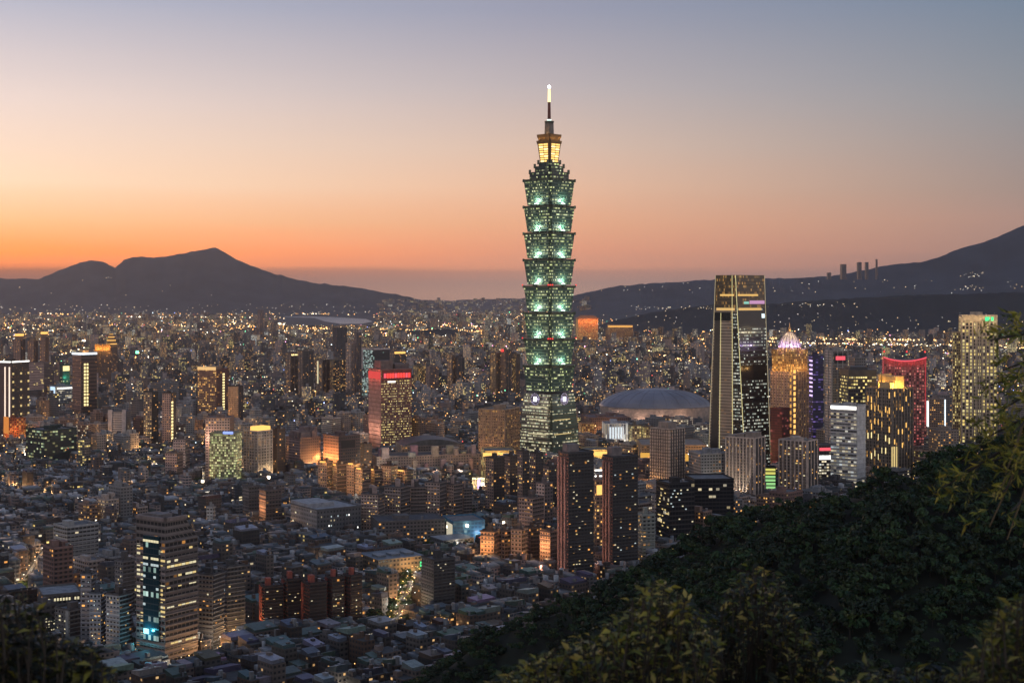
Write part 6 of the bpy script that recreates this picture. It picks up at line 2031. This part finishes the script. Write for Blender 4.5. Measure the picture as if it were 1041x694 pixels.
for x0, y0, x1, y1, n, wob, pal in ((215, 331, 335, 334, 130, 2.2, [0, 0, 1]), (230, 328, 330, 330, 60, 1.2, [0, 1, 2]), (385, 334, 545, 337.5, 110, 1.0, [0, 0, 1]), (480, 331.5, 560, 332.5, 60, .8, [0, 2]), (600, 342.5, 735, 345, 120, 1.0, [0, 0, 1]), (782, 343.5, 975, 346, 190, 1.1, [1, 1, 0]),
                                    (782, 348, 970, 351, 90, 1.2, [1, 2]), (1010, 352, 1080, 356, 60, 1.2, [1, 0]), (100, 321.5, 255, 322.5, 60, .6, [2, 2, 0]), (0, 317, 70, 319, 40, .6, [0, 2]), (410, 312.5, 440, 313, 26, .5, [2, 2, 3]), (270, 317, 330, 319, 40, .8, [2, 0]),
                                    (0, 334, 210, 338, 80, 1.6, [0, 2]), (580, 336, 612, 338, 30, 1, [2, 3]), (630, 327, 715, 333, 60, 2.5, [0, 1]), (500, 341, 530, 352, 40, 1.0, [0]), (120, 345, 60, 360, 30, 1, [0, 2]), (640, 352, 720, 372, 50, 2, [0, 1]), (330, 338, 470, 343, 60, 1.5, [0, 1, 2])):
    tt = r.random(n)
    lights(x0 + (x1 - x0) * tt, y0 + (y1 - y0) * tt + r.normal(0, wob * .5, n), 20, 34, .45, .9, 1.0, 2.8, pal)
lights([139.5], [358], 30, 31, 2.4, 2.6, 1.6, 1.8, [5])
lights([150, 262, 268, 85, 273, 206, 206, 455, 640, 475, 478, 505, 512], [363, 354, 359, 347, 485, 489, 466, 535, 458, 534, 533, 532, 531], 14, 20, 1.8, 2.6, 1.6, 3.0, [2])
lights([262, 266, 271, 500, 70], [351, 351, 351, 352, 378], 14, 20, 1.8, 2.6, 1.0, 1.6, [7])
n = len(LP)
# lamps up on the far hills stand where a look from the city meets the slope
trees_ = [BVHTree.FromObject(o, bpy.context.evaluated_depsgraph_get()) for o in COL.objects if o.name.startswith(('mountain', 'hill.', 'hill')) and o.type == 'MESH' and not o.name.startswith('hillside')]
hl = [(110, 282), (113, 282.4), (108, 282.5), (128, 300), (84, 285), (165, 296), (173, 290), (52, 298), (20, 292), (215, 300)]
for k in range(34):
    hl.append((rnd.uniform(976, 1000), rnd.uniform(290, 295) - (0 if rnd.random() < .6 else 13)))
for k in range(60):
    hl.append((rnd.uniform(600, 1041), rnd.uniform(284, 298)))
for k in range(130):
    hl.append((rnd.uniform(600, 1041), rnd.uniform(318, 342)))
for k in range(50):
    hl.append((rnd.uniform(640, 735), rnd.gauss(313.5, 1.2)))
for k in range(230):
    hl.append((rnd.uniform(395, 585), 303 + 18 * rnd.random() ** .8))
for k in range(160):
    hl.append((rnd.uniform(-20, 420), rnd.uniform(309, 320)))
for k in range(26):
    hl.append((rnd.uniform(780, 880), rnd.gauss(310, 1.0)))
pp, ss, cc_ = [], [], []
for a, b in hl:
    dr = Vector(((a - CX) / F, 1, -(b - HY) / F)).normalized()
    hits = [x_ for x_ in (tr.ray_cast(Vector((0, 0, H)), dr) for tr in trees_) if x_[0] is not None]
    if hits:
        q = min(hits, key=lambda x_: x_[3])[0] + Vector((0, 0, 1.5)) - dr * 3
        pp.append(tuple(q))
        ss.append(q.y / F * rnd.uniform(.3, .6))
        cc_.append((*rnd.choice(((1, .93, .8), (1, .7, .35), (1, .8, .5))), rnd.uniform(.35, 1.3)))
# blocks of the farthest suburbs, on the rising ground behind the plain
sb = dict(x=[], y=[], a=[], w=[], d=[], h=[], mid=[], z=[])
for k in range(240):
    a, b = rnd.uniform(385, 600), 304 + 16 * rnd.random()
    dr = Vector(((a - CX) / F, 1, -(b - HY) / F)).normalized()
    hits = [x_ for x_ in (tr.ray_cast(Vector((0, 0, H)), dr) for tr in trees_) if x_[0] is not None]
    if hits:
        q = min(hits, key=lambda x_: x_[3])[0]
        for kk_, vv_ in zip(sb, (q.x, q.y, GA + rnd.uniform(-.4, .4), rnd.uniform(25, 70), rnd.uniform(20, 40), rnd.choice((14, 18, 22, 30, 45)), 1.0, q.z - 6)):
            sb[kk_].append(vv_)
sb = {k: np.array(v) for k, v in sb.items()}
LP.append(np.array(pp))
LS.append(np.array(ss))
LC.append(np.array(cc_))
LP, LS, LC = np.concatenate(LP), np.concatenate(LS), np.concatenate(LC)
n = len(LP)
cube = np.array([(-1, -1, -1), (1, -1, -1), (1, 1, -1), (-1, 1, -1), (-1, -1, 1), (1, -1, 1), (1, 1, 1), (-1, 1, 1)]) * .5
V = (LP[:, None] + cube[None] * LS[:, None, None]).reshape(-1, 3)
fc = np.array([(0, 1, 5, 4), (1, 2, 6, 5), (2, 3, 7, 6), (3, 0, 4, 7), (4, 5, 6, 7), (3, 2, 1, 0)])
Qd = (np.arange(n)[:, None, None] * 8 + fc[None]).reshape(-1, 4)
tag(fast_mesh('city_lights', V, Qd, np.zeros(len(Qd), int), [tint_emis('city_lamp_glow', 2.0)], np.zeros((len(Qd) * 4, 2)), np.repeat(LC, 6, 0), np.zeros(len(Qd))), kind='stuff')

Q['z'] = np.zeros(Q['x'].size)
Q = {k: np.concatenate([Q[k], sb[k]]) for k in Q}
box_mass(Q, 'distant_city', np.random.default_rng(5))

# ------------------------------------------------------------------ street lamps
SL = {}


def street_lamp(x, y, h, warm, glow, label, group):
    root = thing('street_lamp', label, 'street lamp', (x, y, 0), group)
    key = (warm, h)
    if key not in SL:
        mb = MB()
        mb.tube((0, 0, 0), (0, 0, h), .14, .09, M_DARK, 6)
        mb.tube((0, 0, h), (1.5, 0, h + .35), .08, .06, M_DARK, 6)
        a = mb.build('pole', None, (0, 0, 0))
        mb = MB()
        mb.lathe((1.7, 0, h + .25), [(.15, -.25), (.42, -.12), (.42, .08), (.12, .2)], emis('street_lamp_warm', (1.0, .58, .20), 3.2) if warm else emis('street_lamp_white', (1.0, .96, .88), 3.2), 8)
        b = mb.build('lamp_head', None, (0, 0, 0))
        SL[key] = (a.data, b.data)
        bpy.data.objects.remove(a)
        bpy.data.objects.remove(b)
    for nm, me in zip(('pole', 'lamp_head'), SL[key]):
        o = bpy.data.objects.new(nm, me)
        COL.objects.link(o)
        o.parent = root
    root.rotation_euler = (0, 0, rnd.uniform(0, 6.28))
    if glow:
        o = lamp((x, y, h - .6), glow, (1.0, .55, .22) if warm else (1.0, .90, .72), root, .5)
    return root


cn = np.array(corners)
cn = cn[free_mask(cn[:, 0], cn[:, 1], 3)]
rnd.shuffle(lst := [tuple(c) for c in cn])
k = 0
for c in lst:
    pxc = CX + F * c[0] / c[1]
    if not (-10 < pxc < 760):
        continue
    far = c[1] > 1500
    if k >= 235:
        break
    if not far and rnd.random() < .55:
        continue
    warm = rnd.random() < .72
    street_lamp(c[0], c[1], 9.0 if far else 8.0, warm, (34000 if far else 3000) if rnd.random() < .75 else 0, ('warm orange' if warm else 'white') + ' street lamp on a corner between the crowded city blocks', ('warm orange' if warm else 'white') + ' street lamps between the blocks')
    k += 1
for a, b, w in ROADS:
    e = (b - a)
    e.z = 0
    L = e.length
    n_ = Vector((-e.y, e.x, 0)).normalized()
    m_ = int(L / 20)
    for q in range(m_):
        for s in (-1, 1):
            p = a + e * (q + .5) / m_ + n_ * s * (w - .6)
            street_lamp(p.x, p.y, 8.0, q % 3 > 0, 4200, ('warm orange' if q % 3 > 0 else 'white') + ' street lamp lining one of the open roads', ('warm orange' if q % 3 > 0 else 'white') + ' street lamps lining the open roads')
# ------------------------------------------------------------------ trees
M_LEAF = tinted('tree_foliage', .7, 0, .8)
M_BARK = plain('bark', (.05, .04, .03), .9)
M_NEAR = None
m, t, out = newmat('near_leaf')
at = t.n('ShaderNodeAttribute', attribute_name='tint')
b = t.n('ShaderNodeBsdfPrincipled')
t.put(b.inputs['Base Color'], at.outputs['Color'])
b.inputs['Roughness'].default_value = .45
tr = t.n('ShaderNodeBsdfTranslucent')
t.put(tr.inputs[0], at.outputs['Color'])
mx = t.n('ShaderNodeMixShader')
mx.inputs[0].default_value = .35
t.put(mx.inputs[1], b.outputs[0])
t.put(mx.inputs[2], tr.outputs[0])
t.put(out.inputs[0], mx.outputs[0])
M_NEAR = m


def crown_arrays(seed, n=420, rad=4.6, h=8.5, leaf=.95):
    """an uneven crown: leaf clumps spread over several lobes, thinner between them"""
    r = np.random.default_rng(seed)
    L = r.integers(8, 13)
    lc = np.stack([r.normal(0, rad * .42, L), r.normal(0, rad * .42, L), r.uniform(.32, .9, L) * h], -1)
    lr = r.uniform(.28, .5, L) * rad
    w = lr ** 2 / (lr ** 2).sum()
    li = r.choice(L, n, p=w)
    d = r.normal(0, 1, (n, 3))
    d[:, 2] = np.abs(d[:, 2]) * .9 + d[:, 2] * .35
    d /= np.linalg.norm(d, axis=1, keepdims=True)
    c = lc[li] + d * lr[li][:, None] * r.uniform(.72, 1.08, (n, 1)) * np.array([1, 1, .8])
    nrm = d + r.normal(0, .55, (n, 3))
    nrm /= np.linalg.norm(nrm, axis=1, keepdims=True)
    a = np.cross(nrm, r.normal(0, 1, (n, 3)))
    a /= np.linalg.norm(a, axis=1, keepdims=True)
    b = np.cross(nrm, a)
    s = leaf * r.uniform(.5, 1.15, (n, 1))
    V = np.stack([c - a * s, c - b * s * .55, c + a * s, c + b * s * .55], 1)
    base = np.array([(.015, .040, .011), (.021, .047, .010), (.010, .032, .012), (.030, .045, .008)])[li % 4] * r.uniform(.55, 1.5, (n, 1)) * (.55, 1.25, .8, 1.5, .65, 1.0)[seed % 6]
    return V, np.concatenate([base, np.zeros((n, 1))], 1)


VAR = [crown_arrays(100 + k, rad=4.2 + .35 * (k % 3), h=8 + .8 * (k % 4)) for k in range(6)]
VMESH = []
for k, (V, T_) in enumerate(VAR):
    n = len(V)
    o = fast_mesh('crown', V.reshape(-1, 3), np.arange(n * 4).reshape(-1, 4), np.zeros(n, int), [M_LEAF], None, T_, None)
    me = o.data
    bpy.data.objects.remove(o)
    mb = MB()
    rr = random.Random(k)
    mb.tube((0, 0, -.6), (0, 0, 4.4), .32, .2, M_BARK, 7)
    for q in range(5):
        w = q * 1.3 + rr.random()
        mb.tube((0, 0, 2.4 + .4 * q), (math.cos(w) * 2.4, math.sin(w) * 2.4, 4.6 + .5 * q), .14, .05, M_BARK, 5)
    tk = mb.build('trunk', None, (0, 0, 0))
    VMESH.append((me, tk.data))
    bpy.data.objects.remove(tk)


def tree(x, y, z, s, k, label, group, name='tree'):
    root = thing(name, label, name.replace('_', ' '), (x, y, z), group)
    for nm, me in zip(('crown', 'trunk'), VMESH[k]):
        o = bpy.data.objects.new(nm, me)
        COL.objects.link(o)
        o.parent = root
    root.rotation_euler = (0, 0, rnd.uniform(0, 6.28))
    root.scale = (s, s, s * rnd.uniform(.85, 1.15))


X, Y = np.meshgrid(np.arange(-150, 520, 7.0), np.arange(215, 820, 7.0))
X, Y = X.ravel(), Y.ravel()
X = X + NR.uniform(-3.2, 3.2, X.size)
Y = Y + NR.uniform(-3.2, 3.2, X.size)
Z = hill_z(X, Y)
px, py = proj(X, Y, Z + 9)
m = (Z > 1.0) & (px > 330) & (px < 1130) & (py < 745)
X, Y, Z, px, py = X[m], Y[m], Z[m], px[m], py[m]
S = NR.uniform(.62, 1.18, X.size) * (.85 + .5 * (value_noise(X, Y, 45, 8) - .4))
px, py = proj(X, Y, Z + 9 * S)
cover = np.full(1200, 705.0)
vis = np.zeros(X.size)
for i in np.argsort(Y):
    hw = F * 4.4 * S[i] / Y[i]
    a, b = int(max(0, px[i] - hw)), int(min(1199, px[i] + hw)) + 1
    if px[i] < -5 or px[i] > 1048 or b <= a:
        continue
    vis[i] = np.clip(cover[a:b] - py[i], 0, 2 * hw).sum()
    mid_ = np.arange(a, b)
    cover[a:b] = np.minimum(cover[a:b], py[i] + hw * .45)
top = np.argsort(-vis)[:290]
top = top[vis[top] > 4]
isv = np.zeros(X.size, bool)
isv[top] = True
kk = NR.integers(0, 6, X.size)
for i in top:
    tree(X[i], Y[i], Z[i] - .3, S[i], int(kk[i]), 'dark evergreen tree in the dense wood on the hillside', 'trees of the dense wood on the hillside')
ids = np.where(~isv)[0]
VV, TT = [], []
for i in ids:
    V, T_ = VAR[kk[i]]
    w = NR.uniform(0, 6.28)
    c, s = math.cos(w), math.sin(w)
    rot = np.array([[c, s, 0], [-s, c, 0], [0, 0, 1]]) * S[i]
    VV.append((V.reshape(-1, 3) @ rot + np.array([X[i], Y[i], Z[i] - .3])))
    TT.append(T_)
VV, TT = np.concatenate(VV), np.concatenate(TT)
tag(fast_mesh('forest', VV, np.arange(len(VV)).reshape(-1, 4), np.zeros(len(TT), int), [M_LEAF], None, TT, None), kind='stuff')

# trees down in the city: along the lit road, in yards and parks
for a, b, w in ROADS[:1]:
    e = b - a
    e.z = 0
    n_ = Vector((-e.y, e.x, 0)).normalized()
    for q in range(15):
        for s in (-1, 1):
            p = a + e * (q + rnd.uniform(.2, .8)) / 15 + n_ * s * (w + 2.4)
            tree(p.x, p.y, 0, rnd.uniform(.75, 1.0), rnd.randrange(6), 'street tree glowing yellow green along the lamp lit road', 'street trees along the lamp lit road', 'street_tree')
for x0, y0, n, spx, spm, lab in ((480, 527, 16, 26, 40, 'before the dark tower row'), (268, 486, 14, 16, 30, 'around the bright yard lamp'), (205, 495, 8, 12, 22, 'at the foot of the yellow green glass office'), (455, 560, 12, 24, 24, 'beside the curved roofed hall'), (385, 640, 12, 12, 26, 'at the end of the lamp lit road'),
                                (538, 588, 10, 14, 24, 'below the pair of slab towers'), (40, 600, 10, 14, 26, 'along the lane by the low office'), (595, 452, 10, 14, 40, 'by the podium of the skyscraper'), (378, 548, 8, 10, 24, 'beside the broad civic block'), (175, 690, 8, 20, 14, 'at the foot of the big dark office tower')):
    for k in range(n):
        xx, yy = rnd.gauss(x0, spx * .5), y0
        Yd = YG(yy) + rnd.uniform(-spm, spm)
        Xd = (xx - CX) * Yd / F
        if free_mask(np.array([Xd]), np.array([Yd]), 3)[0] or True:
            if all(not (abs((Xd - h['c'].x) * h['e1'].x + (Yd - h['c'].y) * h['e1'].y) < h['a'] + 3 and abs((Xd - h['c'].x) * h['e2'].x + (Yd - h['c'].y) * h['e2'].y) < h['b'] + 3) for h in HEROES):
                tree(Xd, Yd, 0, rnd.uniform(.7, 1.25), rnd.randrange(6), 'dark leafy tree ' + lab, 'trees ' + lab, 'street_tree')


# ------------------------------------------------------------------ the shrubs and boughs right in front of the camera
def leaf_arrays(C, D, N, L, Wd, cols):
    """folded leaves: C base points, D directions, N normals"""
    side = np.cross(D, N)
    side /= np.linalg.norm(side, axis=1, keepdims=True) + 1e-9
    L, Wd = L[:, None], Wd[:, None]
    b, tip = C, C + D * L - N * L * .18
    mid = C + D * L * .45 + N * Wd * -.25 + N * L * .04
    l, r_ = C + D * L * .45 - side * Wd + N * L * .06, C + D * L * .45 + side * Wd + N * L * .06
    V = np.stack([b, r_, tip, mid, b, mid, tip, l], 1)
    return V, np.repeat(np.concatenate([cols, np.zeros((len(cols), 1))], 1), 2, 0)


def shrub(name, label, cat, outline, depth, dvar, ntwig, base_px, leaf, cols, seed, per=(7, 12), ybot=730, droop=.35, narrow=.19, bias=1.6, tall=None, skip=0.0):
    r = np.random.default_rng(seed)
    ol = np.array(outline, float)
    Yb = depth
    Xb = (base_px - CX) * Yb / F
    zb = float(hill_z(np.array([Xb]), np.array([Yb]))[0])
    root = thing(name, label, cat, (Xb, Yb, zb))
    st = MB()
    stem_top = Vector((Xb, Yb, zb + (tall or 2.5)))
    st.tube((Xb, Yb, zb - .3), stem_top, .09, .06, M_BARK, 7)
    Cs, Ds, Ns, Ls, Ws, Co = [], [], [], [], [], []
    for k in range(ntwig):
        x_ = r.uniform(ol[0, 0], ol[-1, 0])
        yo = np.interp(x_, ol[:, 0], ol[:, 1])
        y_ = yo + (ybot - yo) * r.random() ** bias
        Yt = depth + r.uniform(-dvar, dvar)
        tip = P(x_, y_, Yt)
        fk = r.random()
        root_pt = stem_top.lerp(Vector((Xb, Yb, zb + 1.0)), fk)
        midp = root_pt.lerp(tip, .55) + Vector((r.normal(0, .12), r.normal(0, .12), .12 + r.normal(0, .1)))
        if k % 2 == 0:
            st.tube(root_pt, midp, .022, .014, M_BARK, 5, caps=False)
            st.tube(midp, tip, .014, .006, M_BARK, 4, caps=False)
        else:
            st.tube(tip + Vector((r.normal(0, .06), r.normal(0, .06), -.35)), tip, .009, .005, M_BARK, 4, caps=False)
        n = r.integers(*per)
        ax = np.array((tip - midp).normalized())
        for q in range(n):
            w = r.uniform(0, 6.28)
            d = np.array([math.cos(w), math.sin(w), r.normal(.15, .4)]) + ax * .35
            d[2] -= droop
            d /= np.linalg.norm(d)
            nn = np.array([0, 0, 1.0]) + r.normal(0, .45, 3)
            nn -= d * (nn @ d)
            nn /= np.linalg.norm(nn)
            Cs.append(np.array(tip) - ax * r.uniform(0, .34) + r.normal(0, .02, 3))
            Ds.append(d)
            Ns.append(nn)
            l = leaf * r.uniform(.6, 1.25)
            Ls.append(l)
            Ws.append(l * narrow * r.uniform(.8, 1.25))
            c = np.array(cols[r.integers(0, len(cols))]) * r.uniform(.55, 1.4)
            Co.append(c)
    V, T_ = leaf_arrays(np.array(Cs), np.array(Ds), np.array(Ns), np.array(Ls), np.array(Ws), np.array(Co))
    V = V.reshape(-1, 3) - np.array(root.location)
    n = len(V) // 4
    o = fast_mesh('foliage', V, np.arange(n * 4).reshape(-1, 4), np.zeros(n, int), [M_NEAR], None, T_, None)
    o.parent = root
    st.build('stem', root)
    return root


LAMPLIT_OLIVE = [(.30, .27, .045), (.17, .19, .033), (.07, .095, .02), (.44, .35, .09), (.03, .04, .013), (.02, .028, .010)]  # yellow tones put warm lamplight into the leaf colours
DEEP = [(.016, .022, .008), (.024, .03, .01), (.012, .016, .007), (.22, .20, .03)]  # the last tone paints yellow highlights on a few dark leaves
GREEN = [(.20, .20, .04), (.08, .10, .022), (.30, .26, .06), (.03, .042, .014)]  # brightest tones stand in for leaves caught by warm light
shrub('shrub', 'olive leaved shrub with drooping leaves tinted lamp-lit yellow, broadest of the near ones', 'shrub', [(490, 700), (515, 684), (540, 668), (575, 652), (605, 642), (630, 622), (652, 598), (668, 588), (690, 600), (712, 624), (730, 648)], 13.5, 1.6, 760, 640, .115, LAMPLIT_OLIVE, 1, tall=3.6)
shrub('shrub', 'taller olive shrub with tufted top beside the broadest one', 'shrub', [(690, 652), (715, 634), (735, 606), (752, 584), (768, 572), (786, 580), (802, 604), (822, 640), (845, 676), (862, 700)], 15.5, 1.6, 560, 770, .12, LAMPLIT_OLIVE[1:] + DEEP[:2], 2, tall=4.2)
shrub('shrub', 'nearly black leafy shrub in the lower left corner', 'shrub', [(-30, 598), (0, 604), (18, 598), (36, 612), (58, 640), (78, 650), (100, 658), (116, 682), (135, 700)], 11.0, 1.3, 460, 30, .11, DEEP, 3, tall=3.0, bias=1.2)
shrub('shrub', 'green shrub with upright tufts of light-tinted leaves in the lower right corner', 'shrub', [(960, 700), (982, 672), (1000, 648), (1010, 624), (1022, 612), (1041, 604), (1070, 600)], 11.5, 1.2, 340, 1030, .11, GREEN, 4, tall=3.2, droop=-.1)
shrub('shrub', 'low dark green shrub along the bottom between two taller shrubs', 'shrub', [(850, 700), (872, 684), (885, 668), (905, 682), (930, 672), (955, 680), (985, 690)], 12.5, 1.2, 150, 920, .14, GREEN[1:] + DEEP, 5, tall=2.6)
# the tree whose boughs hang in from the side
FE = [(.34, .32, .04), (.20, .23, .034), (.07, .095, .02), (.46, .38, .06)]  # yellow-green light on the boughs is mixed into these leaf tones


def bough_tree():
    depth = 17.0
    Xb, Yb = (1105 - CX) * depth / F, depth
    zb = float(hill_z(np.array([Xb]), np.array([Yb]))[0])
    root = thing('tree', 'near tree whose feathery boughs and bare hanging twigs reach in over the hillside', 'tree', (Xb, Yb, zb))
    st = MB()
    zt = P(1105, 330, depth).z
    st.tube((Xb, Yb, zb - .4), (Xb + .1, Yb, zt), .22, .1, M_BARK, 9)
    st.build('trunk', root)
    r = np.random.default_rng(77)
    bm = MB()
    Cs, Ds, Ns, Ls, Ws, Co = [], [], [], [], [], []
    sprays = [((1092, 396), (1006, 392), 8, 16), ((1092, 430), (992, 450), 9, 18), ((1095, 440), (958, 496), 13, 18), ((1095, 470), (1004, 470), 9, 20), ((1096, 400), (1016, 418), 8, 18), ((1092, 360), (1006, 346), 6, 9), ((1090, 380), (1020, 376), 9, 20), ((1094, 450), (1012, 508), 9, 20),
              ((1096, 410), (1030, 440), 10, 26), ((1094, 345), (1036, 338), 5, 12), ((1096, 480), (1028, 520), 8, 18)]
    for (a, b, n, sp) in sprays:
        Yt = depth + r.uniform(-2.5, 1.0)
        p0, p1 = P(*a, depth), P(*b, Yt)
        md = p0.lerp(p1, .5) + Vector((0, 0, .18))
        bm.tube(p0, md, .035, .022, M_BARK, 6, caps=False)
        bm.tube(md, p1, .022, .008, M_BARK, 5, caps=False)
        for q in range(int(n * 2.4)):
            f = r.uniform(.1, 1.0)
            c = (p0.lerp(md, f * 2) if f < .5 else md.lerp(p1, f * 2 - 1)) + Vector((r.normal(0, .12), r.normal(0, .25), r.normal(0, sp / 110)))
            nl = r.integers(9, 15)
            ax = np.array([r.normal(-.5, .6), r.normal(0, .5), r.normal(-.2, .4)])
            ax /= np.linalg.norm(ax)
            for z_ in range(nl):
                d = ax * .8 + r.normal(0, .55, 3)
                d /= np.linalg.norm(d)
                nn = r.normal(0, 1, 3)
                nn -= d * (nn @ d)
                nn /= np.linalg.norm(nn)
                Cs.append(np.array(c) + ax * .02 * z_)
                Ds.append(d)
                Ns.append(nn)
                l = r.uniform(.08, .17)
                Ls.append(l)
                Ws.append(l * .10)
                Co.append(np.array(FE[r.integers(0, 4)]) * r.uniform(.5, 1.3))
    for a, b in (((1048, 440), (1006, 535)), ((1056, 452), (1024, 548)), ((1060, 430), (1014, 500)), ((1070, 470), (1040, 556)), ((1040, 430), (1022, 482))):
        p0, p1 = P(*a, depth), P(*b, depth - .6)
        md = p0.lerp(p1, .5) + Vector((.03, 0, .05))
        bm.tube(P(1096, 400, depth), p0, .03, .02, M_BARK, 5, caps=False)
        bm.tube(p0, md, .018, .014, plain('pale_twig', (.16, .11, .05), .8), 5, caps=False)
        bm.tube(md, p1, .014, .006, plain('pale_twig', (.16, .11, .05), .8), 5, caps=False)
    V, T_ = leaf_arrays(np.array(Cs), np.array(Ds), np.array(Ns), np.array(Ls), np.array(Ws), np.array(Co))
    V = V.reshape(-1, 3) - np.array(root.location)
    n = len(V) // 4
    o = fast_mesh('foliage', V, np.arange(n * 4).reshape(-1, 4), np.zeros(n, int), [M_NEAR], None, T_, None)
    o.parent = root
    bm.build('branch', root)


bough_tree()
